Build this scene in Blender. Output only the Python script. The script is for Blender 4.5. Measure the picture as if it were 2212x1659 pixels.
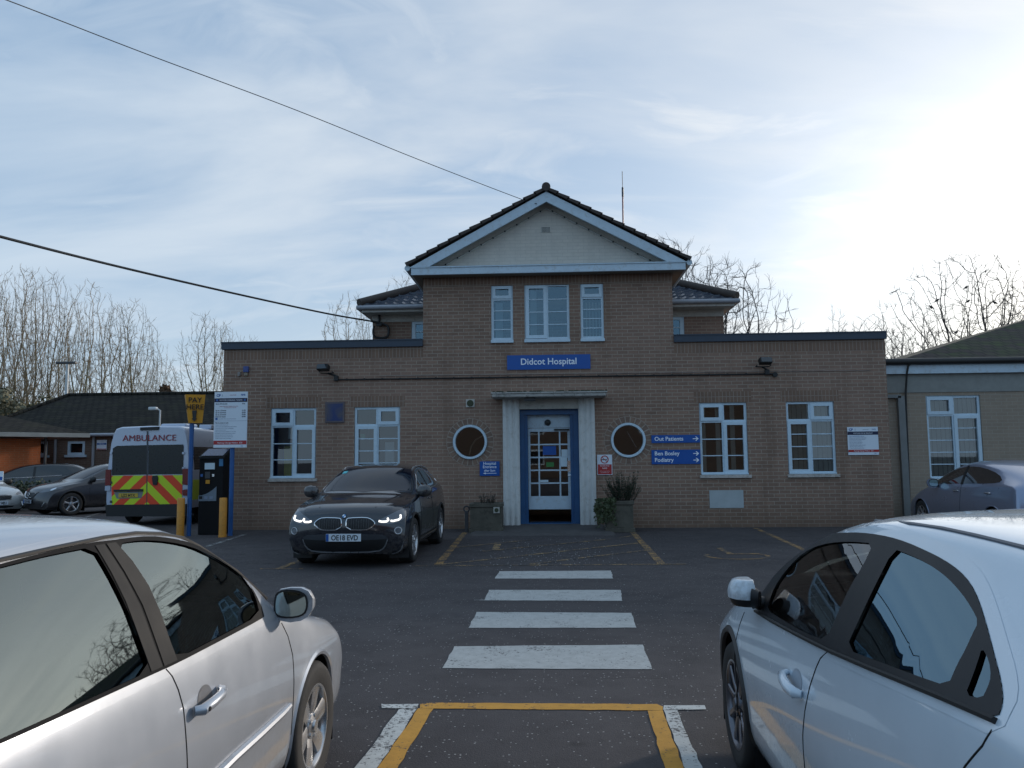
import bpy, bmesh, math, random
from mathutils import Vector, Matrix, noise as mnoise
from mathutils.geometry import delaunay_2d_cdt
from mathutils.bvhtree import BVHTree
PI = math.pi
for o in list(bpy.data.objects): bpy.data.objects.remove(o)
SC = bpy.context.scene
COL = SC.collection
R = math.radians
# ------------------------------------------------------------------ camera
CAM_H = 1.6
F_PX, YAW, PITCH, ROLL = 1700.0, .04665, .09319, -.00961
ROT = Matrix.Rotation(YAW, 3, 'Z') @ Matrix.Rotation(PI/2 + PITCH, 3, 'X') @ Matrix.Rotation(ROLL, 3, 'Z')
cam_d = bpy.data.cameras.new('camera'); cam = bpy.data.objects.new('camera', cam_d); COL.objects.link(cam)
cam.matrix_world = Matrix.Translation((0, 0, CAM_H)) @ ROT.to_4x4()
cam_d.sensor_fit = 'HORIZONTAL'; cam_d.sensor_width = 36; cam_d.lens = 36*F_PX/2212
cam_d.clip_end = 2000; cam_d.clip_start = .05
SC.camera = cam
# ------------------------------------------------------------------ view
SC.view_settings.view_transform = 'Standard'; SC.view_settings.look = 'None'
SC.view_settings.exposure = 0.12; SC.view_settings.gamma = 1
SC.cycles.max_bounces = 8; SC.cycles.transparent_max_bounces = 12
SC.cycles.caustics_reflective = False; SC.cycles.caustics_refractive = False
SC.cycles.sample_clamp_indirect = 6
# ------------------------------------------------------------------ sun and sky
SUN_AZ, SUN_EL = R(46), R(13)          # azimuth from +Y towards +X
SD = Vector((math.sin(SUN_AZ)*math.cos(SUN_EL), math.cos(SUN_AZ)*math.cos(SUN_EL), math.sin(SUN_EL)))
sd = bpy.data.lights.new('sun', 'SUN'); sd.energy = 2.0; sd.angle = R(3); sd.color = (1, .89, .77)
sun = bpy.data.objects.new('sun', sd); COL.objects.link(sun)
sun.rotation_euler = (-SD).to_track_quat('-Z', 'Y').to_euler()
W = bpy.data.worlds.new('World'); SC.world = W; W.use_nodes = True
N = W.node_tree.nodes; Lk = W.node_tree.links; N.clear()
def wn(t, **k):
    n = N.new(t)
    for a, b in k.items(): setattr(n, a, b)
    return n
def wmath(op, a, b=None, c=None, clamp=False):
    n = wn('ShaderNodeMath', operation=op, use_clamp=clamp)
    for i, v in enumerate((a, b, c)):
        if v is None: continue
        if isinstance(v, (int, float)): n.inputs[i].default_value = v
        else: Lk.new(v, n.inputs[i])
    return n.outputs[0]
def wmix(f, a, b, bt='MIX'):
    n = wn('ShaderNodeMix', data_type='RGBA', blend_type=bt)
    for s, v in ((0, f), (6, a), (7, b)):
        if isinstance(v, (int, float)): n.inputs[s].default_value = v
        elif isinstance(v, tuple): n.inputs[s].default_value = (*v, 1)
        else: Lk.new(v, n.inputs[s])
    return n.outputs[2]
tc = wn('ShaderNodeTexCoord'); sep = wn('ShaderNodeSeparateXYZ'); Lk.new(tc.outputs['Generated'], sep.inputs[0])
sky = wn('ShaderNodeTexSky', sky_type='NISHITA', sun_disc=False, sun_elevation=SUN_EL, sun_rotation=SUN_AZ)
sky.altitude = 50; sky.air_density = 1.0; sky.dust_density = 1.0; sky.ozone_density = 2.0
skyc = wmix(1.0, sky.outputs[0], (.15, .15, .155), 'MULTIPLY')
dz = wmath('MAXIMUM', sep.outputs[2], 0.0)
den = wmath('ADD', dz, .16)
cx = wmath('DIVIDE', sep.outputs[0], den); cy = wmath('DIVIDE', sep.outputs[1], den)
def cloudmask(rot, sx, sy, scale, lo, hi, seed, detail=6, dist=.6):
    cb = wn('ShaderNodeCombineXYZ'); Lk.new(cx, cb.inputs[0]); Lk.new(cy, cb.inputs[1]); cb.inputs[2].default_value = seed
    mp = wn('ShaderNodeMapping'); mp.inputs['Rotation'].default_value = (0, 0, R(rot)); mp.inputs['Scale'].default_value = (sx, sy, 1)
    Lk.new(cb.outputs[0], mp.inputs[0])
    nz = wn('ShaderNodeTexNoise'); nz.inputs['Scale'].default_value = scale; nz.inputs['Detail'].default_value = detail
    nz.inputs['Roughness'].default_value = .55; nz.inputs['Distortion'].default_value = dist
    Lk.new(mp.outputs[0], nz.inputs['Vector'])
    mr = wn('ShaderNodeMapRange', interpolation_type='SMOOTHSTEP'); mr.inputs[1].default_value = lo; mr.inputs[2].default_value = hi
    Lk.new(nz.outputs[0], mr.inputs[0]); return mr.outputs[0]
m1 = cloudmask(38, .8, 1.5, .9, .30, .72, 3.3)
m2 = cloudmask(20, .9, 1.4, 2.4, .40, .80, 9.1, 8, .8)
m3 = cloudmask(34, .5, 2.0, 1.1, .42, .76, 5.7, 7, .5)
mk = wmath('MAXIMUM', wmath('MULTIPLY', m1, .75), wmath('MAXIMUM', wmath('MULTIPLY', m2, .7), wmath('MULTIPLY', m3, .9)))
# closeness to the sun
dp = wn('ShaderNodeVectorMath', operation='DOT_PRODUCT'); Lk.new(tc.outputs['Generated'], dp.inputs[0])
GD = Vector((math.sin(R(27))*math.cos(R(12)), math.cos(R(27))*math.cos(R(12)), math.sin(R(12))))
dp.inputs[1].default_value = GD
dpc = wmath('MAXIMUM', dp.outputs['Value'], 0.0)
g1 = wmath('POWER', wmath('MULTIPLY_ADD', dp.outputs['Value'], .5, .5), 2.6); g2 = wmath('POWER', dpc, 16.0); g3 = wmath('POWER', dpc, 45.0)
# thin cloud colour: bright towards the sun, blue grey away from it
ccol = wmix(g1, (.47, .63, .79), (.80, .82, .84))
base = wmix(.62, skyc, wmix(g1, (.22, .43, .70), (.47, .58, .71)))
hz = wmath('POWER', wmath('SUBTRACT', 1.0, dz, clamp=True), 7.0)
mk2 = wmath('MAXIMUM', mk, wmath('MULTIPLY', hz, .85))
c1 = wmix(mk2, base, ccol)
gl = wn('ShaderNodeCombineXYZ')
def glow(a, b, c):
    return wmath('ADD', wmath('ADD', wmath('MULTIPLY', g2, a), wmath('MULTIPLY', g3, b)), c)
gm = wmath('ADD', .75, wmath('MULTIPLY', m2, .35))
# stronger light round the veiled sun itself, just outside the right of the picture
ds = wn('ShaderNodeVectorMath', operation='DOT_PRODUCT'); Lk.new(tc.outputs['Generated'], ds.inputs[0]); ds.inputs[1].default_value = SD
gs_ = wmath('POWER', wmath('MAXIMUM', ds.outputs['Value'], 0.0), 34.0)
for i, (a, b, c) in enumerate(((.10, .26, .50), (.095, .24, .48), (.08, .21, .43))):
    Lk.new(wmath('MULTIPLY', wmath('ADD', glow(a, b, 0.0), wmath('MULTIPLY', gs_, c)), gm), gl.inputs[i])
ad = wmix(1.0, c1, gl.outputs[0], 'ADD')
bg = wn('ShaderNodeBackground'); bg.inputs[1].default_value = 1.0; Lk.new(ad, bg.inputs[0])
wo = wn('ShaderNodeOutputWorld'); Lk.new(bg.outputs[0], wo.inputs[0])

# ================================================================== helpers
def ray(px, py): return ROT @ Vector((px-1106, 829.5-py, -F_PX))
def at(px, py, Y):
    d = ray(px, py); t = Y/d.y; return Vector((d.x*t, Y, CAM_H + d.z*t))
def gp(px, py, z=0.0):
    d = ray(px, py); t = (z-CAM_H)/d.z; return Vector((d.x*t, d.y*t, z))
def thing(name, label, cat, loc=(0, 0, 0), rz=0, group=None):
    o = bpy.data.objects.new(name, None); COL.objects.link(o); o.location = loc; o.rotation_euler = (0, 0, rz)
    o.empty_display_size = .2
    o['label'] = label; o['category'] = cat
    if group: o['group'] = group
    return o
def tag(o, label, cat, group=None):
    o['label'] = label; o['category'] = cat
    if group: o['group'] = group
    return o
def mesh_obj(name, vs, fs, mat, parent=None, smooth=False, mats=None, fm=None):
    me = bpy.data.meshes.new(name); me.from_pydata([tuple(v) for v in vs], [], fs)
    if mat is not None: me.materials.append(mat)
    for m in (mats or []): me.materials.append(m)
    if fm: me.polygons.foreach_set('material_index', fm)
    if smooth: me.polygons.foreach_set('use_smooth', [True]*len(fs))
    me.update()
    o = bpy.data.objects.new(name, me); COL.objects.link(o)
    if parent is not None: o.parent = parent
    return o
class MB:
    def __init__(s): s.v = []; s.f = []; s.m = []
    def add(s, vs, fs, mi=0):
        n = len(s.v); s.v += [Vector(v) for v in vs]; s.f += [tuple(i+n for i in f) for f in fs]; s.m += [mi]*len(fs)
    def box(s, a, b, mi=0, bev=0):
        x0, y0, z0 = (min(a[i], b[i]) for i in range(3)); x1, y1, z1 = (max(a[i], b[i]) for i in range(3))
        if bev:
            bm = bmesh.new(); bmesh.ops.create_cube(bm, size=1)
            for v in bm.verts: v.co = Vector((x0+(v.co.x+.5)*(x1-x0), y0+(v.co.y+.5)*(y1-y0), z0+(v.co.z+.5)*(z1-z0)))
            bmesh.ops.bevel(bm, geom=bm.edges[:], offset=bev, segments=2, affect='EDGES', profile=.5)
            bm.verts.index_update()
            s.add([v.co.copy() for v in bm.verts], [tuple(v.index for v in f.verts) for f in bm.faces], mi); bm.free(); return
        s.add([(x0,y0,z0),(x1,y0,z0),(x1,y1,z0),(x0,y1,z0),(x0,y0,z1),(x1,y0,z1),(x1,y1,z1),(x0,y1,z1)],
              [(0,3,2,1),(4,5,6,7),(0,1,5,4),(1,2,6,5),(2,3,7,6),(3,0,4,7)], mi)
    def tube(s, pts, rad, n=8, mi=0, cap=True):
        pts = [Vector(p) for p in pts]; k = len(pts)
        rs = rad if isinstance(rad, (list, tuple)) else [rad]*k
        up = None; base = len(s.v)
        for i, p in enumerate(pts):
            t = (pts[min(i+1, k-1)]-pts[max(i-1, 0)]); t.normalize()
            if up is None:
                up = Vector((0, 0, 1)) if abs(t.z) < .9 else Vector((1, 0, 0))
            a = (up - t*up.dot(t)); a.normalize(); b = t.cross(a); up = a
            for j in range(n):
                an = 2*PI*j/n; s.v.append(p + (a*math.cos(an)+b*math.sin(an))*rs[i])
        for i in range(k-1):
            for j in range(n):
                s.f.append((base+i*n+j, base+i*n+(j+1) % n, base+(i+1)*n+(j+1) % n, base+(i+1)*n+j)); s.m.append(mi)
        if cap:
            s.f.append(tuple(base+j for j in range(n))[::-1]); s.m.append(mi)
            s.f.append(tuple(base+(k-1)*n+j for j in range(n))); s.m.append(mi)
    def cyl(s, a, b, r, n=16, mi=0, r2=None): s.tube([a, b], [r, r if r2 is None else r2], n, mi)
    def lathe(s, prof, n=32, axis='x', c=(0, 0, 0), mi=0, close=False):
        # prof: (axial, radius)
        base = len(s.v); c = Vector(c)
        for (h, r) in prof:
            for j in range(n):
                a = 2*PI*j/n; u, v = r*math.cos(a), r*math.sin(a)
                p = {'x': (h, u, v), 'y': (u, h, v), 'z': (u, v, h)}[axis]; s.v.append(c+Vector(p))
        m = len(prof)
        for i in range(m if close else m-1):
            i2 = (i+1) % m
            for j in range(n):
                s.f.append((base+i*n+j, base+i*n+(j+1) % n, base+i2*n+(j+1) % n, base+i2*n+j)); s.m.append(mi)
    def prism(s, poly, y0, y1, mi=0):      # poly in (x,z), extruded along y
        n = len(poly)
        vs = [(p[0], y0, p[1]) for p in poly]+[(p[0], y1, p[1]) for p in poly]
        fs = [tuple(range(n)), tuple(range(2*n-1, n-1, -1))]+[(i, i+n, (i+1) % n+n, (i+1) % n) for i in range(n)]
        s.add(vs, fs, mi)
    def prismx(s, poly, x0, x1, mi=0):     # poly in (y,z), extruded along x
        n = len(poly)
        vs = [(x0, p[0], p[1]) for p in poly]+[(x1, p[0], p[1]) for p in poly]
        fs = [tuple(range(n)), tuple(range(2*n-1, n-1, -1))]+[(i, i+n, (i+1) % n+n, (i+1) % n) for i in range(n)]
        s.add(vs, fs, mi)
    def prismz(s, poly, z0, z1, mi=0):
        n = len(poly)
        vs = [(p[0], p[1], z0) for p in poly]+[(p[0], p[1], z1) for p in poly]
        fs = [tuple(range(n)), tuple(range(2*n-1, n-1, -1))]+[(i, i+n, (i+1) % n+n, (i+1) % n) for i in range(n)]
        s.add(vs, fs, mi)
    def obj(s, name, mat, parent=None, smooth=False, mats=None, recalc=True):
        o = mesh_obj(name, s.v, s.f, mat, parent, smooth, mats, s.m if mats else None)
        if recalc and len(s.f) < 60000:
            bm = bmesh.new(); bm.from_mesh(o.data); bmesh.ops.recalc_face_normals(bm, faces=bm.faces); bm.to_mesh(o.data); bm.free()
        if smooth:
            o.data.set_sharp_from_angle(angle=R(38))
        return o
def struct(o): o['kind'] = 'structure'; return o
# ------------------------------------------------------------------ materials
def nt(name):
    m = bpy.data.materials.new(name); m.use_nodes = True; t = m.node_tree; b = t.nodes['Principled BSDF']; return m, t, b
def nd(t, typ, **k):
    n = t.nodes.new(typ)
    for a, b in k.items(): setattr(n, a, b)
    return n
def mx(t, f, a, b, bt='MIX'):
    n = nd(t, 'ShaderNodeMix', data_type='RGBA', blend_type=bt)
    for s, v in ((0, f), (6, a), (7, b)):
        if isinstance(v, (int, float)): n.inputs[s].default_value = v
        elif isinstance(v, tuple): n.inputs[s].default_value = (*v, 1)
        else: t.links.new(v, n.inputs[s])
    return n.outputs[2]
def mt(t, op, a, b=None, clamp=False):
    n = nd(t, 'ShaderNodeMath', operation=op, use_clamp=clamp)
    for i, v in enumerate((a, b)):
        if v is None: continue
        if isinstance(v, (int, float)): n.inputs[i].default_value = v
        else: t.links.new(v, n.inputs[i])
    return n.outputs[0]
def nz(t, scale, detail=4, rough=.6, vec=None, dist=0):
    n = nd(t, 'ShaderNodeTexNoise'); n.inputs['Scale'].default_value = scale; n.inputs['Detail'].default_value = detail
    n.inputs['Roughness'].default_value = rough; n.inputs['Distortion'].default_value = dist
    if vec is None: vec = pos(t)
    t.links.new(vec, n.inputs['Vector']); return n.outputs[0]
def pos(t): return nd(t, 'ShaderNodeNewGeometry').outputs['Position']
def objc(t): return nd(t, 'ShaderNodeTexCoord').outputs['Object']
def mr(t, v, a, b, c=0., d=1.):
    n = nd(t, 'ShaderNodeMapRange'); n.inputs[1].default_value = a; n.inputs[2].default_value = b; n.inputs[3].default_value = c; n.inputs[4].default_value = d
    t.links.new(v, n.inputs[0]); return n.outputs[0]
def bump(t, b, h, s=.3, d=.01):
    n = nd(t, 'ShaderNodeBump'); n.inputs['Strength'].default_value = s; n.inputs['Distance'].default_value = d
    t.links.new(h, n.inputs['Height']); t.links.new(n.outputs[0], b.inputs['Normal'])
MC = {}
def pm(name, col, rough=.5, var=.12, scale=4., metal=0., coat=0., bmp=0., bscale=40., dirt=None, obj=True, spec=None):
    if name in MC: return MC[name]
    m, t, b = nt(name); MC[name] = m
    v = objc(t) if obj else pos(t)
    n = nz(t, scale, 5, .6, v)
    c = mx(t, mr(t, n, .3, .7), tuple(x*(1-var) for x in col), tuple(min(1, x*(1+var)) for x in col))
    if dirt:
        n2 = nz(t, scale*2.3, 6, .7, v, .5); c = mx(t, mr(t, n2, .52, .72, 0, dirt[1]), c, dirt[0])
    t.links.new(c, b.inputs['Base Color'])
    r2 = mr(t, n, .3, .7, max(0, rough-.06), min(1, rough+.06)); t.links.new(r2, b.inputs['Roughness'])
    b.inputs['Metallic'].default_value = metal
    if coat: b.inputs['Coat Weight'].default_value = coat; b.inputs['Coat Roughness'].default_value = .03
    if spec is not None: b.inputs['Specular IOR Level'].default_value = spec
    if bmp: bump(t, b, nz(t, bscale, 4, .6, v), bmp, .01)
    return m
def brick(name, c1, c2, mortar, bw=.244, rh=.082, ms=.010, soldier=False, stain=.35, rot=None):
    m, t, b = nt(name)
    g = nd(t, 'ShaderNodeNewGeometry'); sp = nd(t, 'ShaderNodeSeparateXYZ'); t.links.new(g.outputs['Position'], sp.inputs[0])
    sn = nd(t, 'ShaderNodeSeparateXYZ'); t.links.new(g.outputs['True Normal'], sn.inputs[0])
    isx = mt(t, 'GREATER_THAN', mt(t, 'ABSOLUTE', sn.outputs[0]), .7)
    u = mt(t, 'ADD', mt(t, 'MULTIPLY', sp.outputs[0], mt(t, 'SUBTRACT', 1.0, isx)), mt(t, 'MULTIPLY', sp.outputs[1], isx))
    cb = nd(t, 'ShaderNodeCombineXYZ')
    t.links.new(u, cb.inputs[1 if soldier else 0]); t.links.new(sp.outputs[2], cb.inputs[0 if soldier else 1])
    bt = nd(t, 'ShaderNodeTexBrick'); t.links.new(cb.outputs[0], bt.inputs['Vector'])
    bt.inputs['Color1'].default_value = (*c1, 1); bt.inputs['Color2'].default_value = (*c2, 1); bt.inputs['Mortar'].default_value = (*mortar, 1)
    bt.inputs['Scale'].default_value = 1; bt.inputs['Mortar Size'].default_value = ms; bt.inputs['Mortar Smooth'].default_value = .25
    bt.inputs['Brick Width'].default_value = bw; bt.inputs['Row Height'].default_value = rh; bt.offset = 0 if soldier else .5
    n1 = nz(t, 1.1, 6, .65, g.outputs['Position'], .6); n2 = nz(t, 9, 4, .6, g.outputs['Position'])
    n3 = nz(t, .35, 3, .5, g.outputs['Position'])
    c = mx(t, mr(t, n2, .25, .75, 0, .5), bt.outputs[0], tuple(x*.75 for x in c1), 'MIX')
    # mortar only partly visible: it is dirty in places
    f = mt(t, 'MULTIPLY', bt.outputs['Fac'], mr(t, n1, .35, .6, .35, 1))
    c = mx(t, f, c, mortar)
    c = mx(t, mr(t, n1, .5, .75, 0, stain), c, tuple(x*.45 for x in c1))
    # rain streaks running down and damp rising from the ground
    mp = nd(t, 'ShaderNodeMapping'); mp.inputs['Scale'].default_value = (2.6, 2.6, .22); t.links.new(g.outputs['Position'], mp.inputs[0]); n4 = nz(t, 1.0, 5, .6, mp.outputs[0])
    c = mx(t, mr(t, n4, .52, .72, 0, stain*1.1), c, (c1[0]*.42, c1[1]*.42, c1[2]*.40))
    dm = mt(t, 'ADD', sp.outputs[2], mt(t, 'MULTIPLY', n1, -.7)); c = mx(t, mr(t, dm, .25, -.35, 0, .5), c, (c1[0]*.38, c1[1]*.40, c1[2]*.36))
    c = mx(t, mr(t, n3, .4, .65, 0, .22), c, (c1[0]*1.15, c1[1]*1.2, c1[2]*1.3))
    t.links.new(c, b.inputs['Base Color']); b.inputs['Roughness'].default_value = .9; b.inputs['Specular IOR Level'].default_value = .25
    h = mt(t, 'SUBTRACT', mt(t, 'MULTIPLY', n2, .3), bt.outputs['Fac']); bump(t, b, h, .5, .006)
    return m
BR = brick('buff_brick', (.325, .207, .150), (.238, .153, .115), (.40, .33, .265), ms=.0075, stain=.4)
BRS = brick('buff_brick_soldier', (.27, .17, .12), (.21, .135, .098), (.34, .28, .23), ms=.0075, soldier=True)
BR_R = brick('side_wing_brick', (.37, .29, .22), (.33, .26, .20), (.38, .33, .27), ms=.007, stain=.12)
BR_D = brick('dark_brick', (.20, .135, .10), (.16, .11, .085), (.22, .18, .15), .24, .08)
BR_O = brick('orange_brick', (.62, .17, .06), (.52, .14, .05), (.50, .20, .10), .24, .08, stain=.1)
WPB = brick('white_painted_brick', (.66, .60, .52), (.62, .57, .50), (.52, .48, .42), ms=.006, stain=.12)
UPVC = pm('white_upvc', (.56, .69, .78), .28, .04)
WPAINT = pm('white_paint', (.54, .65, .73), .5, .06, dirt=((.35, .32, .27), .5))
CREAM = pm('cream_concrete', (.52, .50, .45), .8, .1, bmp=.2, dirt=((.2, .19, .16), .6))
COPING = pm('dark_blue_coping', (.035, .05, .075), .45, .15)
ROOFT = pm('dark_roof_tile', (.060, .045, .038), .75, .3, 6, bmp=.4)
ROOFG = pm('glazed_pantile', (.045, .052, .075), .2, .25, 3)
DOORBLUE = pm('door_frame_blue', (.02, .09, .22), .35, .1)
SIGNBLUE = pm('sign_blue', (.005, .085, .36), .35, .04)
SIGNWHITE = pm('sign_white', (.72, .78, .85), .4, .03)
LETTER = pm('letter_white', (.85, .9, .95), .4, .02)
BLK = pm('black_plastic', (.012, .012, .013), .45, .2)
RUB = pm('rubber', (.018, .018, .018), .75, .2)
DKGREY = pm('dark_grey_metal', (.06, .06, .065), .45, .15)
CONC = pm('weathered_concrete', (.20, .175, .15), .9, .2, 5, bmp=.5, dirt=((.07, .06, .045), .8))
CHROME = pm('chrome', (.75, .76, .78), .12, .02, metal=1.)
def glass(name, tint=(.55, .6, .6), ior=1.75, wav=.04, gcol=(.95, .97, 1)):
    m, t, b = nt(name); out = t.nodes['Material Output']; t.nodes.remove(b)
    tr = nd(t, 'ShaderNodeBsdfTransparent'); tr.inputs[0].default_value = (*tint, 1)
    gl_ = nd(t, 'ShaderNodeBsdfGlossy'); gl_.inputs['Roughness'].default_value = .015; gl_.inputs[0].default_value = (*gcol, 1)
    fr = nd(t, 'ShaderNodeFresnel'); fr.inputs[0].default_value = ior
    # slight waviness of the pane
    n = nd(t, 'ShaderNodeBump'); n.inputs['Strength'].default_value = wav; n.inputs['Distance'].default_value = .01
    t.links.new(nz(t, 1.3, 0, .4), n.inputs['Height']); t.links.new(n.outputs[0], gl_.inputs['Normal'])
    ms = nd(t, 'ShaderNodeMixShader'); t.links.new(fr.outputs[0], ms.inputs[0]); t.links.new(tr.outputs[0], ms.inputs[1]); t.links.new(gl_.outputs[0], ms.inputs[2])
    t.links.new(ms.outputs[0], out.inputs[0]); return m
GLASS = glass('window_glass', (.82, .86, .86), 2.1)
UPPERGLASS = glass('upper_window_glass', (.70, .80, .86), 2.4, .04, (.60, .84, 1.))
CARGLASS = glass('car_glass', (.20, .25, .24), 2.25, 0., (.84, .98, 1.))
DARKCARGLASS = glass('tinted_car_glass', (.10, .13, .14), 2.6, 0., (.50, .78, 1.))
CARGLASSF = glass('car_glass_clear', (.50, .55, .52), 1.8, 0.)
DGLASS = pm('tinted_glass', (.012, .014, .016), .05, .1, coat=1.)
# ------------------------------------------------------------------ plates with holes (x,z plane)
def inpoly(p, poly):
    x, y = p; c = False; n = len(poly); j = n-1
    for i in range(n):
        xi, yi = poly[i][0], poly[i][1]; xj, yj = poly[j][0], poly[j][1]
        if (yi > y) != (yj > y) and x < (xj-xi)*(y-yi)/(yj-yi)+xi: c = not c
        j = i
    return c
def cdt(outer, holes=(), grid=None):
    pts = []; ed = []
    for lp in [outer]+list(holes):
        n0 = len(pts); k = len(lp); pts += [Vector((p[0], p[1])) for p in lp]; ed += [(n0+i, n0+(i+1) % k) for i in range(k)]
    if grid:
        xs = [p[0] for p in outer]; ys = [p[1] for p in outer]
        x = min(xs)+grid*.5
        while x < max(xs):
            y = min(ys)+grid*.5
            while y < max(ys):
                if inpoly((x, y), outer) and not any(inpoly((x, y), h) for h in holes): pts.append(Vector((x, y)))
                y += grid
            x += grid
    v, e, f, _, _, _ = delaunay_2d_cdt(pts, ed, [], 0, 1e-6)
    fs = []
    for t in f:
        c = (sum(v[i].x for i in t)/len(t), sum(v[i].y for i in t)/len(t))
        if inpoly(c, outer) and not any(inpoly(c, h) for h in holes): fs.append(tuple(t))
    return [(p.x, p.y) for p in v], fs
def wall_mb(mb, outer, holes, y, depth, mi=0, side=False):
    v, f = cdt(outer, holes)
    mb.add([(p[0], y, p[1]) for p in v], f, mi)
    for h in holes:
        k = len(h); mb.add([(p[0], y, p[1]) for p in h]+[(p[0], y+depth, p[1]) for p in h], [(i, (i+1) % k, (i+1) % k+k, i+k) for i in range(k)], mi)
def rect(x0, z0, x1, z1): return [(x0, z0), (x1, z0), (x1, z1), (x0, z1)]
def circ(cx_, cz, r, n=40, rz=None): return [(cx_+r*math.cos(2*PI*i/n), cz+(rz or r)*math.sin(2*PI*i/n)) for i in range(n)]
def text(s, size, mat, parent, loc, rot=(PI/2, 0, 0), name='lettering', bold=0., align='LEFT', ext=.001, sx=1.0):
    cu = bpy.data.curves.new(name, 'FONT'); cu.body = s; cu.size = size; cu.align_x = align; cu.align_y = 'BOTTOM_BASELINE'; cu.extrude = ext; cu.offset = bold
    cu.resolution_u = 3
    to = bpy.data.objects.new(name, cu); COL.objects.link(to)
    dg = bpy.context.evaluated_depsgraph_get(); me = bpy.data.meshes.new_from_object(to.evaluated_get(dg))
    bpy.data.objects.remove(to)
    me.materials.clear(); me.materials.append(mat)
    o = bpy.data.objects.new(name, me); COL.objects.link(o); o.parent = parent; o.location = loc; o.rotation_euler = rot; o.scale = (sx, 1, 1)
    return o
# ================================================================== ground
YF = 18.0
def asphalt():
    m, t, b = nt('asphalt'); p = pos(t)
    big = nz(t, .25, 4, .6, p, .4); mid = nz(t, 2.2, 6, .65, p); fine = nz(t, 60, 3, .7, p)
    c = mx(t, mr(t, big, .35, .65), (.050, .044, .046), (.080, .070, .071))
    c = mx(t, mr(t, mid, .45, .7, 0, .5), c, (.036, .032, .034))
    c = mx(t, mr(t, fine, .4, .75, 0, .45), c, (.085, .08, .082))
    v = nd(t, 'ShaderNodeTexVoronoi'); v.inputs['Scale'].default_value = 34; t.links.new(p, v.inputs['Vector'])
    ch = mt(t, 'LESS_THAN', v.outputs['Distance'], .20)
    sel = mt(t, 'GREATER_THAN', mt(t, 'ADD', nd_col(t, v), mr(t, mid, .3, .7, -.2, .2)), .74)
    f = mt(t, 'MULTIPLY', ch, sel); c = mx(t, mt(t, 'MULTIPLY', f, .75), c, (.42, .40, .38))
    # fine cracks, oil drips and the polished tracks of tyres
    wv = nd(t, 'ShaderNodeVectorMath', operation='ADD'); wn_ = nd(t, 'ShaderNodeTexNoise'); wn_.inputs['Scale'].default_value = 1.3; t.links.new(p, wn_.inputs['Vector']); t.links.new(p, wv.inputs[0]); t.links.new(wn_.outputs['Color'], wv.inputs[1])
    v2 = nd(t, 'ShaderNodeTexVoronoi', feature='DISTANCE_TO_EDGE'); v2.inputs['Scale'].default_value = .45; t.links.new(wv.outputs[0], v2.inputs['Vector'])
    cr = mt(t, 'MULTIPLY', mr(t, v2.outputs['Distance'], .006, .0, 0, .7), mr(t, nz(t, .5, 3, .6, p), .48, .60)); c = mx(t, cr, c, (.012, .011, .011))
    oil = mr(t, nz(t, 1.7, 3, .55, p), .66, .74, 0, .55); c = mx(t, oil, c, (.016, .015, .016))
    sx_ = nd(t, 'ShaderNodeSeparateXYZ'); t.links.new(p, sx_.inputs[0]); tr_ = mt(t, 'MULTIPLY', mr(t, mt(t, 'ABSOLUTE', mt(t, 'SUBTRACT', mt(t, 'ABSOLUTE', mt(t, 'SUBTRACT', sx_.outputs[1], 9.3)), .75)), .35, .0, 0, .22), mr(t, mid, .35, .6)); c = mx(t, tr_, c, (.10, .092, .092))
    t.links.new(c, b.inputs['Base Color'])
    t.links.new(mr(t, mid, .3, .7, .72, .9), b.inputs['Roughness']); b.inputs['Specular IOR Level'].default_value = .3
    bump(t, b, mt(t, 'ADD', fine, mt(t, 'MULTIPLY', nz(t, 150, 2, .6, p), .8)), .6, .006)
    return m
def nd_col(t, v):
    s = nd(t, 'ShaderNodeSeparateColor'); t.links.new(v.outputs['Color'], s.inputs[0]); return s.outputs[0]
def paint(name, col, worn=.5, under=(.055, .05, .052)):
    m, t, b = nt(name); p = pos(t)
    n1 = nz(t, 38, 5, .75, p); n2 = nz(t, 3.5, 4, .6, p); n3 = nz(t, 11, 4, .6, p)
    k = mt(t, 'ADD', n1, mt(t, 'MULTIPLY', n2, .5)); f = mr(t, k, worn, worn+.07)
    c = mx(t, mr(t, n3, .3, .7), tuple(x*.8 for x in col), col)
    c = mx(t, f, under, c)
    t.links.new(c, b.inputs['Base Color']); b.inputs['Roughness'].default_value = .8
    bump(t, b, n1, .4, .004)
    return m
g = MB()
xs = [-400, -60, -30]+[-20+i*2 for i in range(21)]+[30, 60, 400]; ys = [-300, -60, -30]+[-14+2*i for i in range(23)]+[60, 100, 600]
vs = [(x, y, 0) for y in ys for x in xs]; nx = len(xs)
g.add(vs, [(j*nx+i, j*nx+i+1, (j+1)*nx+i+1, (j+1)*nx+i) for j in range(len(ys)-1) for i in range(nx-1)])
ground = struct(g.obj('ground', asphalt(), recalc=False))
WH = paint('worn_white_line', (.60, .60, .57), .64); WHZ = paint('crossing_white', (.47, .47, .45), .59)
YE = paint('yellow_line', (.62, .30, .04), .59); YF_ = paint('faded_yellow_line', (.46, .26, .08), .74)
YFF = paint('thin_faded_yellow_line', (.48, .31, .13), .76); WF = paint('faded_white_line', (.42, .42, .40), .76)
rj = random.Random(4)
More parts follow.
